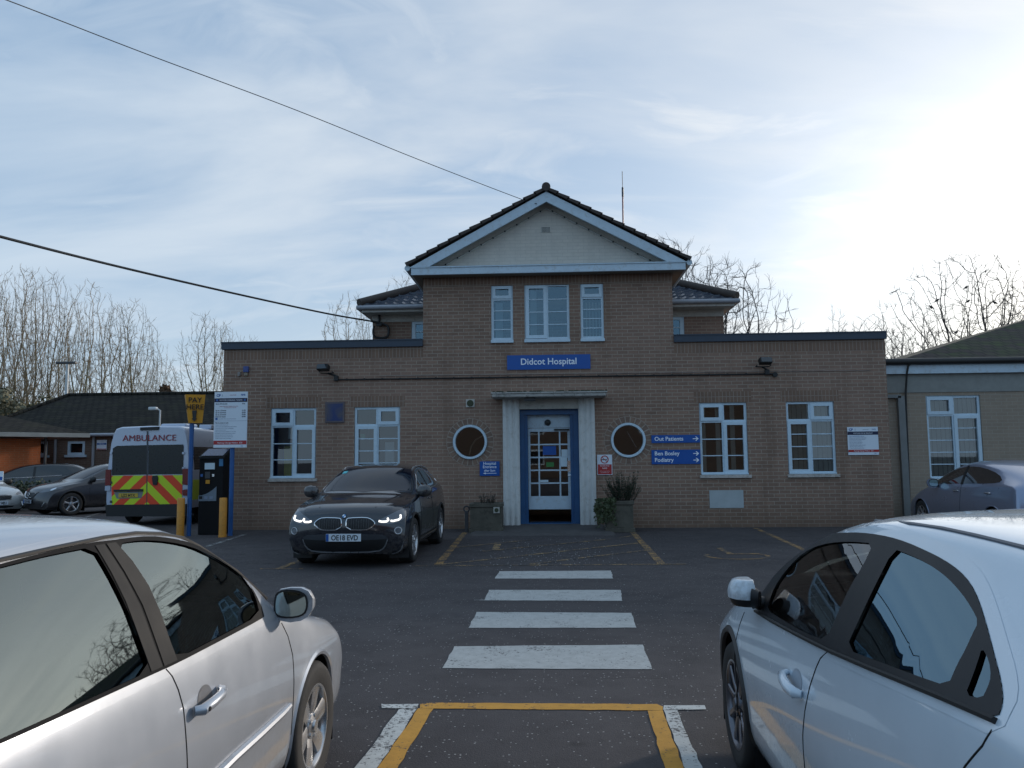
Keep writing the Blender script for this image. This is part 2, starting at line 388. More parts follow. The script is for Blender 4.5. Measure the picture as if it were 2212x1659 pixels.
def marking(name, poly, mat, z=.004, label=None):
    # poly of ground points; edges get a slight unevenness
    out = []
    n = len(poly)
    for i in range(n):
        a = Vector(poly[i]); b2 = Vector(poly[(i+1) % n]); L = (b2-a).length; k = max(1, int(L/.09)); d = (b2-a).normalized() if L else Vector((0, 0)); pr = Vector((-d.y, d.x))
        for j in range(k): out.append(a + d*L*j/k + pr*rj.uniform(-.006, .006)*(1 if j else .3))
    v, f = cdt([(p.x, p.y) for p in out])
    o = mesh_obj(name, [(p[0], p[1], z) for p in v], f, mat); struct(o)
    return o
def px_poly(pts): return [gp(*p).xy for p in pts]
def line(a, b2, w, mat, name='road_marking', z=.004):
    a = Vector(a); b2 = Vector(b2); d = (b2-a).normalized(); p = Vector((-d.y, d.x))*w/2
    return marking(name, [a-p, b2-p, b2+p, a+p], mat, z)
# zebra crossing (traced corners, laid on the ground)
def z3(x, y): return ((640+x/1.7556)/1.1573, (1300+y/1.7556)/1.1573)
for q in ([(870, 556), (1697, 549), (1738, 657), (818, 652)], [(968, 405), (1648, 409), (1670, 474), (932, 475)],
          [(1022, 308), (1600, 308), (1608, 356), (1003, 354)], [(1068, 226), (1558, 223), (1568, 258), (1048, 258)]):
    marking('zebra_stripe', px_poly([z3(*p) for p in q]), WHZ)
marking('road_marking', px_poly([z3(958, 351), z3(1003, 351), z3(1003, 354), z3(958, 354)]), WF)
# near bay
marking('road_marking', px_poly([z3(720, 810), z3(760, 804), z3(1760, 810), z3(1785, 822), z3(1785, 838), z3(780, 830), z3(720, 828)]), YE)
marking('road_marking', px_poly([z3(712, 829), z3(779, 831), z3(500, 1290), z3(400, 1290)]), YE, .0045)
marking('road_marking', px_poly([z3(1719, 839), z3(1785, 839), z3(1950, 1290), z3(1858, 1290)]), YE, .0045)
marking('road_marking', px_poly([z3(550, 812), z3(712, 810), z3(708, 831), z3(553, 828)]), WH, .005)
marking('road_marking', px_poly([z3(628, 832), z3(706, 832), z3(400, 1290), z3(290, 1290)]), WH, .005)
marking('road_marking', px_poly([z3(1790, 816), z3(1968, 816), z3(1976, 834), z3(1787, 836)]), WH, .005)
marking('road_marking', px_poly([z3(1790, 838), z3(1850, 838), z3(2040, 1290), z3(1955, 1290)]), WH, .005)
# faded yellow bay by the door (traced in the zoom of the door)
def z5(x, y): return ((1080+x/3.607)/1.1573, (960+y/3.607)/1.1573)
def ln(f, a, b2, w, mat, z=.004, name='road_marking'): line(gp(*f(*a)).xy, gp(*f(*b2)).xy, w, mat, name, z)
ln(z5, (55, 1630), (298, 1340), .12, YF_); ln(z5, (2075, 1630), (1812, 1340), .12, YF_)
ln(z3, (695, 202), (1890, 194), .07, YFF, .0045)
ln(z5, (60, 1632), (1860, 1435), .085, YFF, .005); ln(z5, (215, 1475), (905, 1405), .085, YFF, .005)
ln(z5, (450, 1510), (1600, 1400), .085, YFF, .005); ln(z5, (880, 1625), (1930, 1500), .085, YFF, .005); ln(z5, (1670, 1390), (1810, 1370), .085, YFF, .005)
ln(z5, (570, 1500), (600, 1430), .12, YFF, .0055)
def dp(x, y): return (x, y)
ln(dp, (1632, 1141), (1728, 1184), .10, YF_); ln(dp, (562, 1229), (655, 1229), .06, YF_); ln(dp, (600, 1230), (668, 1203), .10, YF_, .005)
ln(dp, (1728, 1184), (1840, 1240), .10, YF_)
ln(dp, (446, 1181), (535, 1153), .10, WF); ln(dp, (165, 1124), (232, 1103), .12, WF); ln(dp, (60, 1118), (140, 1105), .12, WF)
# wheelchair symbol, faded
c0 = gp(1592, 1201).xy
ringp = [(c0.x+.52*math.cos(R(a)), c0.y+.45*math.sin(R(a))) for a in range(150, 400, 12)]
ringq = [(c0.x+.45*math.cos(R(a)), c0.y+.38*math.sin(R(a))) for a in range(150, 400, 12)]
marking('disabled_bay_symbol', ringp+ringq[::-1], YF_, .004)
line((c0.x-.05, c0.y+.2), (c0.x-.05, c0.y+1.1), .1, YF_, 'disabled_bay_symbol'); line((c0.x-.05, c0.y+.25), (c0.x+.42, c0.y+.25), .1, YF_, 'disabled_bay_symbol', .005)
# concrete ramp in front of the door
a = gp(1075, 1166); b2 = gp(1318, 1164)
rm = MB(); zt = .10
rx0, rx1 = -1.62, 1.12; ry0 = 16.35
rm.add([(rx0-.05, ry0, 0), (rx1+.2, ry0, 0), (rx1, YF, zt), (rx0+.1, YF, zt), (rx0-.05, ry0, -.05), (rx1+.2, ry0, -.05), (rx0-.25, YF, -.02), (rx1+.35, YF, -.02)],
       [(0, 1, 2, 3), (0, 3, 6), (1, 7, 2)])
struct(rm.obj('entrance_ramp', pm('ramp_concrete', (.085, .078, .076), .85, .2, 3, bmp=.4, bscale=60, dirt=((.04, .037, .035), .7)), recalc=False))
# slab of grass behind the left buildings
gs = MB(); gs.add([(-200, 40, .03), (-6, 40, .03), (-6, 160, .03), (-200, 160, .03)], [(0, 1, 2, 3)])
struct(gs.obj('grass_field', pm('winter_grass', (.06, .075, .03), .95, .3, 1, obj=False), recalc=False))

# grit salt scattered in front of the door
rg_ = random.Random(31); gm = MB(); gc = gp(1195, 1197)
for i in range(260):
    x = gc.x+rg_.gauss(0, .55); y = gc.y+rg_.gauss(0, 1.1); s_ = rg_.uniform(.003, .008); a = rg_.uniform(0, 3)
    gm.box((x-s_, y-s_, .006), (x+s_, y+s_, .006+s_))
o = gm.obj('grit', pm('grit_salt', (.36, .35, .34), .8, .2, 9)); o['kind'] = 'stuff'
# ================================================================== hospital building
def A(px, py, Y=YF): p = at(px, py, Y); return (p.x, p.z)
H = thing('hospital_building', 'long buff brick hospital with white gabled centre block, dark blue parapet and white windows', 'building', (0, YF, 0))
H.location = (0, 0, 0)
XL, XR = A(484, 760)[0], A(1911, 740)[0]
ZP = A(700, 752)[1]            # top of brick, low wings
XCL, XCR = A(914, 660)[0], A(1453, 660)[0]
ZC = A(1180, 592)[1]           # top of centre brick
def z6(x, y): return ((1680+x/3.8138)/1.1573, (960+y/3.8138)/1.1573)
def z4(x, y): return ((640+x/3.77)/1.1573, (980+y/3.77)/1.1573)
ZT = sum(A(*p)[1] for p in ((640, 881.2), (815, 879.2), (1560, 870), (1750, 866.4)))/4
ZB = sum(A(*p)[1] for p in ((632, 1035), (1566, 1024.3), (1757, 1023)))/3
wins = [(A(585, 900)[0], A(683, 900)[0]), (A(765.5, 900)[0], A(864, 900)[0]), (A(1510.5, 900)[0], A(1613.5, 900)[0]), (A(1698.5, 900)[0], A(1802.5, 900)[0])]
c1x, c1z = A(1015.5, 955); c2x, c2z = A(1357, 951); cr = .40
UZ0, UZ1 = A(1180, 733)[1], A(1180, 613)[1]
ups = [(A(1061, 675)[0], A(1108, 675)[0]), (A(1133, 675)[0], A(1230, 675)[0]), (A(1254, 675)[0], A(1304, 675)[0])]
DX0, DX1 = A(1121, 950)[0], A(1251, 950)[0]; DZ = A(1185, 884)[1]
outer = [(XL, -.3), (XR, -.3), (XR, ZP), (XCR, ZP), (XCR, ZC), (XCL, ZC), (XCL, ZP), (XL, ZP)]
holes = [rect(a, ZB, b, ZT) for a, b in wins]+[circ(c1x, c1z, cr), circ(c2x, c2z, cr)]+[rect(a, UZ0, b, UZ1) for a, b in ups]+[rect(DX0, .1, DX1, DZ)]
w = MB(); wall_mb(w, outer, holes, YF, .13)
DEP = 9.0
# side returns and back of the low wings, sides of the centre block
w.add([(XL, YF, -.3), (XL, YF+DEP, -.3), (XL, YF+DEP, ZP), (XL, YF, ZP)], [(0, 1, 2, 3)])
w.add([(XR, YF, -.3), (XR, YF+DEP, -.3), (XR, YF+DEP, ZP), (XR, YF, ZP)], [(0, 1, 2, 3)])
for X in (XCL, XCR): w.add([(X, YF, ZP-.2), (X, YF+3.2, ZP-.2), (X, YF+3.2, ZC), (X, YF, ZC)], [(0, 1, 2, 3)])
wall = w.obj('wall', BR, H, recalc=False)
# soldier courses: parapets, under the eaves, window heads, 3 mm proud
s = MB()
for x0, x1, zt_ in ((XL, XCL, ZP), (XCR, XR, ZP)): s.box((x0, YF-.004, zt_-.25), (x1, YF+.02, zt_-.002))
s.box((XCL, YF-.004, ZC-.25), (XCR, YF+.02, ZC-.002))
for a, b in wins: s.box((a-.11, YF-.004, ZT), (b+.11, YF+.02, ZT+.25))
s.obj('soldier_course', BRS, H)
# brick rings round the porthole windows
for cx_, cz in ((c1x, c1z), (c2x, c2z)):
    rg = MB(); nb = 26; rr = random.Random(3)
    for i in range(nb):
        a0 = 2*PI*i/nb+.024; a1 = 2*PI*(i+1)/nb-.024
        ro = .40+.135
        ps = [(cx_+r_*math.cos(a_), cz+r_*math.sin(a_)) for a_, r_ in ((a0, .405), (a1, .405), (a1, ro), (a0, ro))]
        d_ = rr.uniform(.004, .009); rg.prism(ps, YF-d_, YF+.02, rr.choice((0, 0, 1)))
    base = circ(cx_, cz, .545); 
    v_, f_ = cdt(base, [circ(cx_, cz, .40)])
    rg.add([(p[0], YF-.003, p[1]) for p in v_], f_, 2)
    rg.obj('brick_ring', pm('ring_brick', (.255, .165, .12), .9, .2, 8, obj=False), H, mats=[pm('ring_brick_dark', (.215, .14, .105), .9, .2, 8, obj=False), pm('mortar', (.35, .29, .24), .95, .15, 8, obj=False)])
# coping of the flat roofs
for x0, x1, sa, sb in ((XL-.05, XCL-.002, XL-.06, XL+.3), (XCR+.002, XR+.03, XR-.3, XR+.03)):
    cp = MB(); cp.box((x0, YF-.06, ZP+.001), (x1, YF+.35, ZP+.15)); cp.box((x0, YF-.075, ZP+.15), (x1, YF+.36, ZP+.175))
    cp.box((sa, YF+.345, ZP+.003), (sb, YF+DEP, ZP+.148)); cp.obj('coping', COPING, H)
fr = MB(); fr.box((XL+.3, YF+.3, ZP-.25), (XR-.3, YF+DEP, ZP-.1)); fr.obj('flat_roof', pm('felt_roof', (.12, .12, .12), .9, .2), H)
# ---- windows
def rect_frame(mb, x0, z0, x1, z1, wd, y0, y1, mi=0):
    mb.box((x0, y0, z0), (x1, y1, z0+wd), mi); mb.box((x0, y0, z1-wd), (x1, y1, z1), mi)
    mb.box((x0, y0, z0+wd), (x0+wd, y1, z1-wd), mi); mb.box((x1-wd, y0, z0+wd), (x1, y1, z1-wd), mi)
def window(x0, z0, x1, z1, opener, bars, blind=None, poster=None, par=H, y=YF, top=.26, sill=True, lightcol=None):
    """two-light casement: the opener side ('L'/'R') has a small top vent sash on that side and an opening sash below on the other"""
    xm = (x0+x1)/2; Y0, Y1 = y+.035, y+.10
    f = MB(); rect_frame(f, x0, z0, x1, z1, .055, Y0, Y1)
    zt_ = z1-(z1-z0)*top
    f.box((x0+.055, Y0+.002, zt_-.03), (x1-.055, Y1, zt_+.03)); f.box((xm-.03, Y0+.001, z0+.055), (xm+.03, Y1, z1-.055))
    f.box((x0+.01, y-.03, z0-.0), (x1-.01, Y0, z0+.03))
    # vent sash (top) and casement sash (bottom) stand proud of the frame
    def sash(a, b, c, d, wd=.075): rect_frame(f, a, b, c, d, wd, Y0-.022, Y0+.03)
    if opener == 'L':
        sash(x0+.03, zt_+.012, xm-.012, z1-.03); sash(xm+.005, z0+.03, x1-.02, zt_-.012)
    else:
        sash(xm+.012, zt_+.012, x1-.03, z1-.03); sash(x0+.02, z0+.03, xm-.005, zt_-.012)
    F = f.obj('window', UPVC, par)
    gls = MB(); gls.add([(x0+.03, Y0+.035, z0+.03), (x1-.03, Y0+.035, z0+.03), (x1-.03, Y0+.035, z1-.03), (x0+.03, Y0+.035, z1-.03)], [(0, 1, 2, 3)])
    gls.obj('pane', GLASS, F, recalc=False)
    gb = MB()
    for k in range(1, bars+1):
        zb = z0+.055+(zt_-.03-z0-.055)*k/(bars+1); gb.box((x0+.05, Y0+.018, zb-.011), (x1-.05, Y0+.05, zb+.011))
    gb.obj('glazing_bar', UPVC, F)
    if sill:
        sl = MB(); sl.box((x0-.03, y-.055, z0-.075), (x1+.05, y+.12, z0-.008), bev=.006); sl.obj('sill', pm('sill_stone', (.50, .46, .42), .8, .2, 8, dirt=((.2, .15, .12), .7), obj=False), F)
    if blind:
        bl = MB(); n = int((x1-x0-.1)/.1); hx = (x1-x0-.08)/n
        for i in range(n):
            if blind < 1 and (i % 3 != 0): continue
            xx = x0+.05+hx*(i+.5); bl.add([(xx-hx*.49, y+.125, z0+.05), (xx+hx*.49, y+.145, z0+.05), (xx+hx*.49, y+.145, z1-.05), (xx-hx*.49, y+.125, z1-.05)], [(0, 1, 2, 3)])
        bl.obj('blind', pm('closed_blind_fabric', (.50, .54, .50), .9, .05), F, recalc=False)
    for ps in (poster or []):
        a, b, c, d, mat_ = ps; pb = MB(); pb.box((x0+a*(x1-x0), y+.09, z0+b*(z1-z0)), (x0+c*(x1-x0), y+.094, z0+d*(z1-z0))); pb.obj('poster', mat_, F)
    return F
PAP = pm('paper_notice', (.62, .74, .80), .7, .05); GRN = pm('green_notice', (.12, .45, .30), .6, .05); YLW = pm('yellow_cone_plastic', (.60, .62, .10), .5, .1)
window(*[wins[0][0], ZB, wins[0][1], ZT], 'L', 2, None, [(.37, .56, .48, .75, PAP), (.50, .57, .54, .72, PAP)])
window(*[wins[1][0], ZB, wins[1][1], ZT], 'R', 3, None, [(.66, .22, .86, .50, PAP), (.12, .56, .22, .62, GRN)])
window(*[wins[2][0], ZB, wins[2][1], ZT], 'L', 2, .9, None)
window(*[wins[3][0], ZB, wins[3][1], ZT], 'R', 3, 1, None)
# upper three windows
def up_single(x0, x1, bars=3, blind=None):
    F = MB(); Y0 = YF+.035; rect_frame(F, x0, UZ0, x1, UZ1, .055, Y0, Y0+.07)
    zt_ = UZ1-(UZ1-UZ0)*.26; F.box((x0+.055, Y0+.002, zt_-.03), (x1-.055, Y0+.07, zt_+.03)); rect_frame(F, x0+.03, zt_+.012, x1-.03, UZ1-.03, .07, Y0-.022, Y0+.03)
    F = F.obj('window', UPVC, H)
    gl_ = MB(); gl_.add([(x0+.03, Y0+.035, UZ0+.03), (x1-.03, Y0+.035, UZ0+.03), (x1-.03, Y0+.035, UZ1-.03), (x0+.03, Y0+.035, UZ1-.03)], [(0, 1, 2, 3)]); gl_.obj('pane', UPPERGLASS, F, recalc=False)
    gb = MB()
    for k in range(1, bars+1):
        zb = UZ0+.055+(zt_-.03-UZ0-.055)*k/(bars+1)-.02; gb.box((x0+.05, Y0+.018, zb-.011), (x1-.05, Y0+.05, zb+.011))
    gb.obj('glazing_bar', UPVC, F)
    sl = MB(); sl.box((x0-.01, YF-.05, UZ0-.07), (x1+.01, YF+.1, UZ0-.001), bev=.006); sl.obj('sill', UPVC, F)
    return F
BLUEC = pm('pale_curtain', (.60, .72, .72), .9, .05)
f1 = up_single(*ups[0]); f3 = up_single(*ups[2])
for F, x0 in ((f1, ups[0][0]+.09),):
    cb_ = MB(); cb_.box((x0, YF+.18, UZ0+.05), (x0+.17, YF+.19, UZ1-.4)); cb_.obj('curtain', BLUEC, F)
bl = MB()
for i in range(5):
    xx = ups[2][0]+.13+i*.075; bl.box((xx, YF+.18, UZ0+.07), (xx+.028, YF+.185, UZ1-.42))
bl.obj('blind', pm('blind_fabric', (.62, .62, .55), .9, .05), f3)
x0, x1 = ups[1]; xm = (x0+x1)/2; Y0 = YF+.035
F = MB(); rect_frame(F, x0, UZ0, x1, UZ1, .055, Y0, Y0+.07); F.box((xm-.03, Y0+.002, UZ0+.05), (xm+.03, Y0+.07, UZ1-.05)); rect_frame(F, x0+.03, UZ0+.03, xm-.005, UZ1-.03, .075, Y0-.022, Y0+.03); F = F.obj('window', UPVC, H)
gl_ = MB(); gl_.add([(x0+.03, Y0+.035, UZ0+.03), (x1-.03, Y0+.035, UZ0+.03), (x1-.03, Y0+.035, UZ1-.03), (x0+.03, Y0+.035, UZ1-.03)], [(0, 1, 2, 3)]); gl_.obj('pane', UPPERGLASS, F, recalc=False)
gb = MB()
for k in range(1, 4):
    zb = UZ0+.06+(UZ1-UZ0-.12)*k/4; gb.box((x0+.05, Y0+.018, zb-.011), (x1-.05, Y0+.05, zb+.011))
gb.obj('glazing_bar', UPVC, F)
sl = MB(); sl.box((x0-.01, YF-.05, UZ0-.07), (x1+.01, YF+.1, UZ0-.001), bev=.006); sl.obj('sill', UPVC, F)
cb_ = MB(); cb_.box((x0+.13, YF+.18, UZ0+.05), (x0+.28, YF+.19, UZ1-.05)); cb_.obj('curtain', BLUEC, F)
# portholes
for cx_, cz in ((c1x, c1z), (c2x, c2z)):
    pf = MB(); pf.lathe([(YF-.035, .335), (YF-.05, .345), (YF-.05, .385), (YF-.035, .395), (YF+.10, .395), (YF+.10, .335)], 48, 'y', (cx_, 0, cz), close=True)
    P_ = pf.obj('round_window', UPVC, H, smooth=True)
    v_, f_ = cdt(circ(cx_, cz, .34)); mesh_obj('pane', [(p[0], YF+.02, p[1]) for p in v_], f_, GLASS, P_)
    if cx_ == c1x:
        m_ = MB(); m_.tube([(cx_+.28, YF+.10, cz+.14), (cx_+.12, YF+.10, cz+.06), (cx_+.02, YF+.10, cz-.08), (cx_-.03, YF+.10, cz-.30)], .018, 6); m_.obj('curtain_edge', pm('pale_room_curtain', (.40, .34, .26), .8, .1), P_, smooth=True)
    else:
        m_ = MB(); m_.tube([(cx_-.01, YF+.10, cz+.20), (cx_+.19, YF+.10, cz-.16)], .005, 4); m_.obj('blind_cord', PAP, P_)
# rooms behind the glass
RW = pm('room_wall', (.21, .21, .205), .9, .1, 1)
def roombox(x0, x1, z0, z1, y1, mat=None):
    room = MB(); room.add([(x0, YF+.13, z0), (x1, YF+.13, z0), (x1, y1, z0), (x0, y1, z0), (x0, YF+.13, z1), (x1, YF+.13, z1), (x1, y1, z1), (x0, y1, z1)],
             [(0, 1, 2, 3), (4, 5, 6, 7), (0, 3, 7, 4), (1, 2, 6, 5), (2, 3, 7, 6)]); room.obj('interior', mat or RW, H, recalc=False)
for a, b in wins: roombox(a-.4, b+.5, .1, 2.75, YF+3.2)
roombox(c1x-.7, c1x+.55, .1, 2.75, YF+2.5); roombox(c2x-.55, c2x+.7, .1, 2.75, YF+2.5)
RWD = pm('dim_room_wall', (.05, .055, .06), .9, .1, 1)  # gloom of the upper rooms put into a darker wall colour
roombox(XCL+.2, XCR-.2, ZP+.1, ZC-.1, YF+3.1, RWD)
# things in the left rooms
it = MB(); it.box((wins[0][0]+.2, YF+.35, ZB-.1), (wins[0][0]+.42, YF+.5, ZB+.75), bev=.03); tag(it.obj('roller_banner', YLW, None), 'yellow roller banner standing inside the leftmost ground floor window', 'banner')
# ---- entrance
e = MB()
PL0, PL1 = A(1086, 950, 17.8)[0], A(1122, 950, 17.8)[0]; PR0, PR1 = A(1251, 950, 17.8)[0], A(1286, 950, 17.8)[0]; ZL = A(1185, 856, 17.8)[1]
for a, b in ((PL0, PL1), (PR0, PR1)):
    e.box((a, 17.84, .04), (b, YF, ZL)); wv = (b-a)/3
    for k in range(3):
        c_ = a+wv*(k+.5); e.tube([(c_, 17.875, .04), (c_, 17.875, ZL)], wv*.47, 14)
E1 = e.obj('door_pillar', pm('white_masonry', (.62, .62, .60), .65, .08, 3, dirt=((.3, .26, .2), .45)), H, smooth=True)
e = MB(); e.box((PL1+.002, 17.86, DZ), (PR0-.002, YF, ZL)); e.obj('door_lintel', CREAM, H)
CX0, CX1 = A(1062, 852, 17.35)[0], A(1310, 849, 17.35)[0]; CZ0, CZ1 = A(1185, 857, 17.35)[1], A(1185, 846, 17.35)[1]
e = MB(); e.box((CX0, 17.35, CZ0+.0), (CX1, YF, CZ1-.03), bev=.025); e.box((CX0-.02, 17.33, CZ1-.03), (CX1+.02, YF, CZ1+.0)); 
can = e.obj('canopy', pm('canopy_render', (.42, .40, .37), .8, .2, 5, bmp=.4, dirt=((.08, .07, .055), .9)), H)
e = MB(); rr = random.Random(8)
for i in range(70):
    x = rr.uniform(CX0, CX1); s_ = rr.uniform(.02, .055); e.box((x-s_, 17.325+rr.uniform(0, .03), CZ1+.001), (x+s_, 17.40+rr.uniform(0, .1), CZ1+rr.uniform(.008, .03)), bev=.004)
e.obj('moss', pm('moss', (.055, .055, .035), 1, .3, 20), can)['kind'] = 'stuff'
e = MB(); e.box((-.55, 17.48, CZ0-.075), (-.30, 17.56, CZ0-.001), bev=.01); e.obj('porch_lamp', DKGREY, can)
# door frame, transom panel and the glazed door
e = MB(); DY = YF+.02
e.box((DX0, DY, .1), (DX0+.12, DY+.25, DZ)); e.box((DX1-.12, DY, .1), (DX1, DY+.25, DZ)); e.box((DX0+.12, DY, DZ-.12), (DX1-.12, DY+.25, DZ))
e.box((DX0+.12, DY+.05, .1), (DX0+.2, DY+.25, DZ-.12)); e.box((DX1-.2, DY+.05, .1), (DX1-.12, DY+.25, DZ-.12)); e.box((DX0+.12, DY, .02), (DX1-.12, DY+.4, .12))
e.obj('door_frame', DOORBLUE, H)
e = MB(); hx = DX1-DX0; e.add([(DX0, YF+.13, .1), (DX1, YF+.13, .1), (DX1, YF+3, .1), (DX0, YF+3, .1), (DX0-.3, YF+.28, 3), (DX1+.3, YF+.28, 3), (DX1+.3, YF+3, 3), (DX0-.3, YF+3, 3)], [(0, 1, 2, 3), (4, 5, 6, 7), (0, 3, 7, 4), (1, 2, 6, 5), (2, 3, 7, 6)])
e.obj('lobby', pm('lobby_wall', (.36, .20, .11), .7, .2, 2), H, recalc=False)
dx0, dx1 = A(1141.5, 1000, YF+.25)[0], A(1238, 1000, YF+.25)[0]; dz0, dz1 = A(1190, 1100, YF+.25)[1], A(1190, 925, YF+.25)[1]
DYY = YF+.22
e = MB(); e.box((DX0+.2, DYY, dz1+.01), (DX1-.2, DYY+.05, DZ-.12)); tp = e.obj('transom_panel', WPAINT, H)
e = MB(); e.lathe([(DYY-.07, 0.001), (DYY-.06, .05), (DYY-.03, .07), (DYY, .075)], 16, 'y', (A(1183, 913)[0], 0, A(1183, 912)[1])); e.obj('sensor', BLK, tp, smooth=True)
d = MB(); fw = .085; cols = [(.0), (.19), (.69), (1.)]
ax0, ax1, az0, az1 = dx0, dx1, dz0, dz1
top = .08; zp = az0+.30
d.box((ax0, DYY, az0), (ax1, DYY+.045, zp)); d.box((ax0, DYY, az1-top), (ax1, DYY+.045, az1)); d.box((ax0, DYY, zp), (ax0+.05, DYY+.045, az1-top)); d.box((ax1-.12, DYY, zp), (ax1, DYY+.045, az1-top))
gx0, gx1 = ax0+.05, ax1-.12
for fx in (.23, .79): x = gx0+(gx1-gx0)*fx; d.box((x-.017, DYY+.004, zp), (x+.017, DYY+.04, az1-top))
for k in range(1, 5): z = zp+(az1-top-zp)*k/5; d.box((gx0, DYY+.002, z-.017), (gx1, DYY+.042, z+.017))
DO = d.obj('door', WPAINT, H)
e = MB(); e.add([(gx0, DYY+.02, zp), (gx1, DYY+.02, zp), (gx1, DYY+.02, az1-top), (gx0, DYY+.02, az1-top)], [(0, 1, 2, 3)]); e.obj('pane', GLASS, DO, recalc=False)
def z5A(x, y, Y=DYY): return A(*z5(x, y), Y)
def onplane(name, x0, y0, x1, y1, mat, par, Y, f=z5A, th=.006):
    a_, b_ = f(x0, y1, Y), f(x1, y0, Y); m_ = MB(); m_.box((a_[0], Y-th, a_[1]), (b_[0], Y, b_[1])); return m_.obj(name, mat, par)
onplane('notice', 1000, 560, 1118, 640, SIGNBLUE, DO, DYY-.002); onplane('notice', 1168, 590, 1222, 655, PAP, DO, DYY-.002); onplane('notice', 1160, 660, 1218, 745, PAP, DO, DYY-.002)
onplane('notice', 1030, 705, 1100, 748, pm('green_led', (.05, .20, .05), .6, .1), DO, DYY+.012); onplane('letter_slot', 975, 865, 1048, 884, PAP, DO, DYY-.002)
onplane('closer', 1100, 404, 1236, 420, BLK, DO, DYY-.01, th=.03); onplane('push_plate', 1222, 690, 1262, 790, CHROME, DO, DYY-.002)
hb = MB(); p_ = z5A(1262, 820); q_ = z5A(1225, 824); hb.tube([(p_[0], DYY-.0, p_[1]), (p_[0], DYY-.06, p_[1]), (q_[0], DYY-.06, q_[1])], .012, 8); p_ = z5A(1262, 895); hb.cyl((p_[0], DYY, p_[1]), (p_[0], DYY-.03, p_[1]), .03); hb.obj('handle', CHROME, DO, smooth=True)
# ---- pediment
PY = 17.62
def P(x, y, Y=PY): return A(x, y, Y)
def z8(x, y): return ((860+x/2.212)/1.1573, (420+y/2.212)/1.1573)
ct = MB()
cl, crr = P(888, 584)[0], P(1481, 574)[0]; cz0, cz1 = P(1185, 588)[1], P(1185, 573)[1]
ct.box((cl, PY, cz0), (crr, PY+.06, cz1)); ct.box((cl-.02, PY-.02, cz1), (crr+.02, YF, cz1+.025)); 
ct.obj('cornice_board', WPAINT, H)
so = MB(); so.box((cl+.01, PY+.06, cz0+.01), (crr-.01, YF-.005, cz0+.03)); so.box((XCL-.02, YF-.09, ZC-.02), (XCR+.02, YF-.001, ZC+.11))
for sx, xa, xb in ((-1, cl+.01, XCL), (1, XCR, crr-.01)): so.box((xa, YF, cz0+.01), (xb, YF+3.2, cz0+.03))
so.obj('soffit', pm('dull_soffit', (.26, .225, .18), .8, .1), H)
apx, apz = P(1180, 414)        # top of barge boards at apex
bl_, bz = P(900, 572); br_, bz2 = P(1470, 562)
bz = (bz+bz2)/2; cxm = (cl+crr)/2; hw = (crr-cl)/2
apx = cxm
slope = (apz-cz1)/(hw)
bw = .205
bb = MB()
top_ = [(cl-.0, cz1+.03), (apx, apz), (crr+.0, cz1+.03)]
k = math.hypot(1, slope)
low = [(cl+bw*k/slope*.98, cz1+.03), (apx, apz-bw*k), (crr-bw*k/slope*.98, cz1+.03)]
bb.prism([top_[0], low[0], low[1], top_[1]], PY-.01, PY+.05); bb.prism([top_[1], low[1], low[2], top_[2]], PY-.01, PY+.05)
bb.obj('bargeboard', WPAINT, H)
ty = MB(); v_, f_ = cdt([(XCL, ZC+.05), (XCR, ZC+.05), (XCR, cz1+.1), (apx, apz-.1), (XCL, cz1+.1)]); ty.add([(p[0], YF-.06, p[1]) for p in v_], f_); ty.obj('gable_wall', WPB, H, recalc=False)
# underside of the verge
vs_ = MB()
for s_ in (-1, 1):
    xe = cl if s_ < 0 else crr
    vs_.add([(xe, PY+.05, cz1+.0), (apx, PY+.05, apz-.07), (apx, YF-.061, apz-.07), (xe, YF-.061, cz1+.0)], [(0, 1, 2, 3)])
    # moulding against the gable with fixing heads
    n_ = 14
vs_.obj('verge_soffit', CREAM, H, recalc=False)
ml = MB(); nb_ = MB()
for s_ in (-1, 1):
    e0 = Vector((cl+.62 if s_ < 0 else crr-.62, YF-.075, cz1+.06)); e1 = Vector((apx, YF-.075, apz-.30)); ml.tube([e0, e1], .025, 4)
    for i in range(9):
        q_ = e0.lerp(e1, (i+.5)/9); nb_.box((q_.x-.018, YF-.11, q_.z-.018), (q_.x+.018, YF-.1, q_.z+.018))
ml.obj('verge_moulding', CREAM, H); nb_.obj('fixing', BLK, H)
av = MB(); ax, az = A(*z8(1115, 346)); av.box((ax-.11, YF-.075, az-.065), (ax+.11, YF-.061, az+.065)); AV = av.obj('air_vent', CREAM, H)
av = MB()
for i in range(7):
    for j in range(4): xx = ax-.09+i*.028; zz = az-.05+j*.029; av.box((xx, YF-.0765, zz), (xx+.019, YF-.0751, zz+.02))
av.obj('vent_hole', BLK, AV)
# gable roof: stepped interlocking tiles running back
rf = MB(); Ly = 22.0-PY; NT = 13
for s_ in (-1, 1):
    x_e = (cl-.10) if s_ < 0 else (crr+.10); z_e = cz1+.10; dxr = apx-x_e; dzr = (apz+.10)-z_e
    L_ = math.hypot(dxr, dzr); ux, uz = dxr/L_, dzr/L_; nx_, nz_ = -uz*s_*(-1), abs(ux)
    nx_ = uz if s_ > 0 else -uz
    for i in range(NT):
        a0 = L_*i/NT-.03; a1 = L_*(i+1)/NT
        p0 = (x_e+ux*a0, z_e+uz*a0); p1 = (x_e+ux*a1, z_e+uz*a1)
        pl = [(p0[0]-nx_*.045, p0[1]-.045*nz_), (p0[0]+nx_*.035, p0[1]+.035*nz_), (p1[0]+nx_*.002, p1[1]+.002*nz_), (p1[0]-nx_*.05, p1[1]-.05*nz_)]
        rf.prism(pl, PY-.06, 22.2)
rf.tube([(apx, PY-.08, apz+.10), (apx, 22.2, apz+.10)], .10, 12)
ROOF = rf.obj('gable_roof', ROOFT, H)
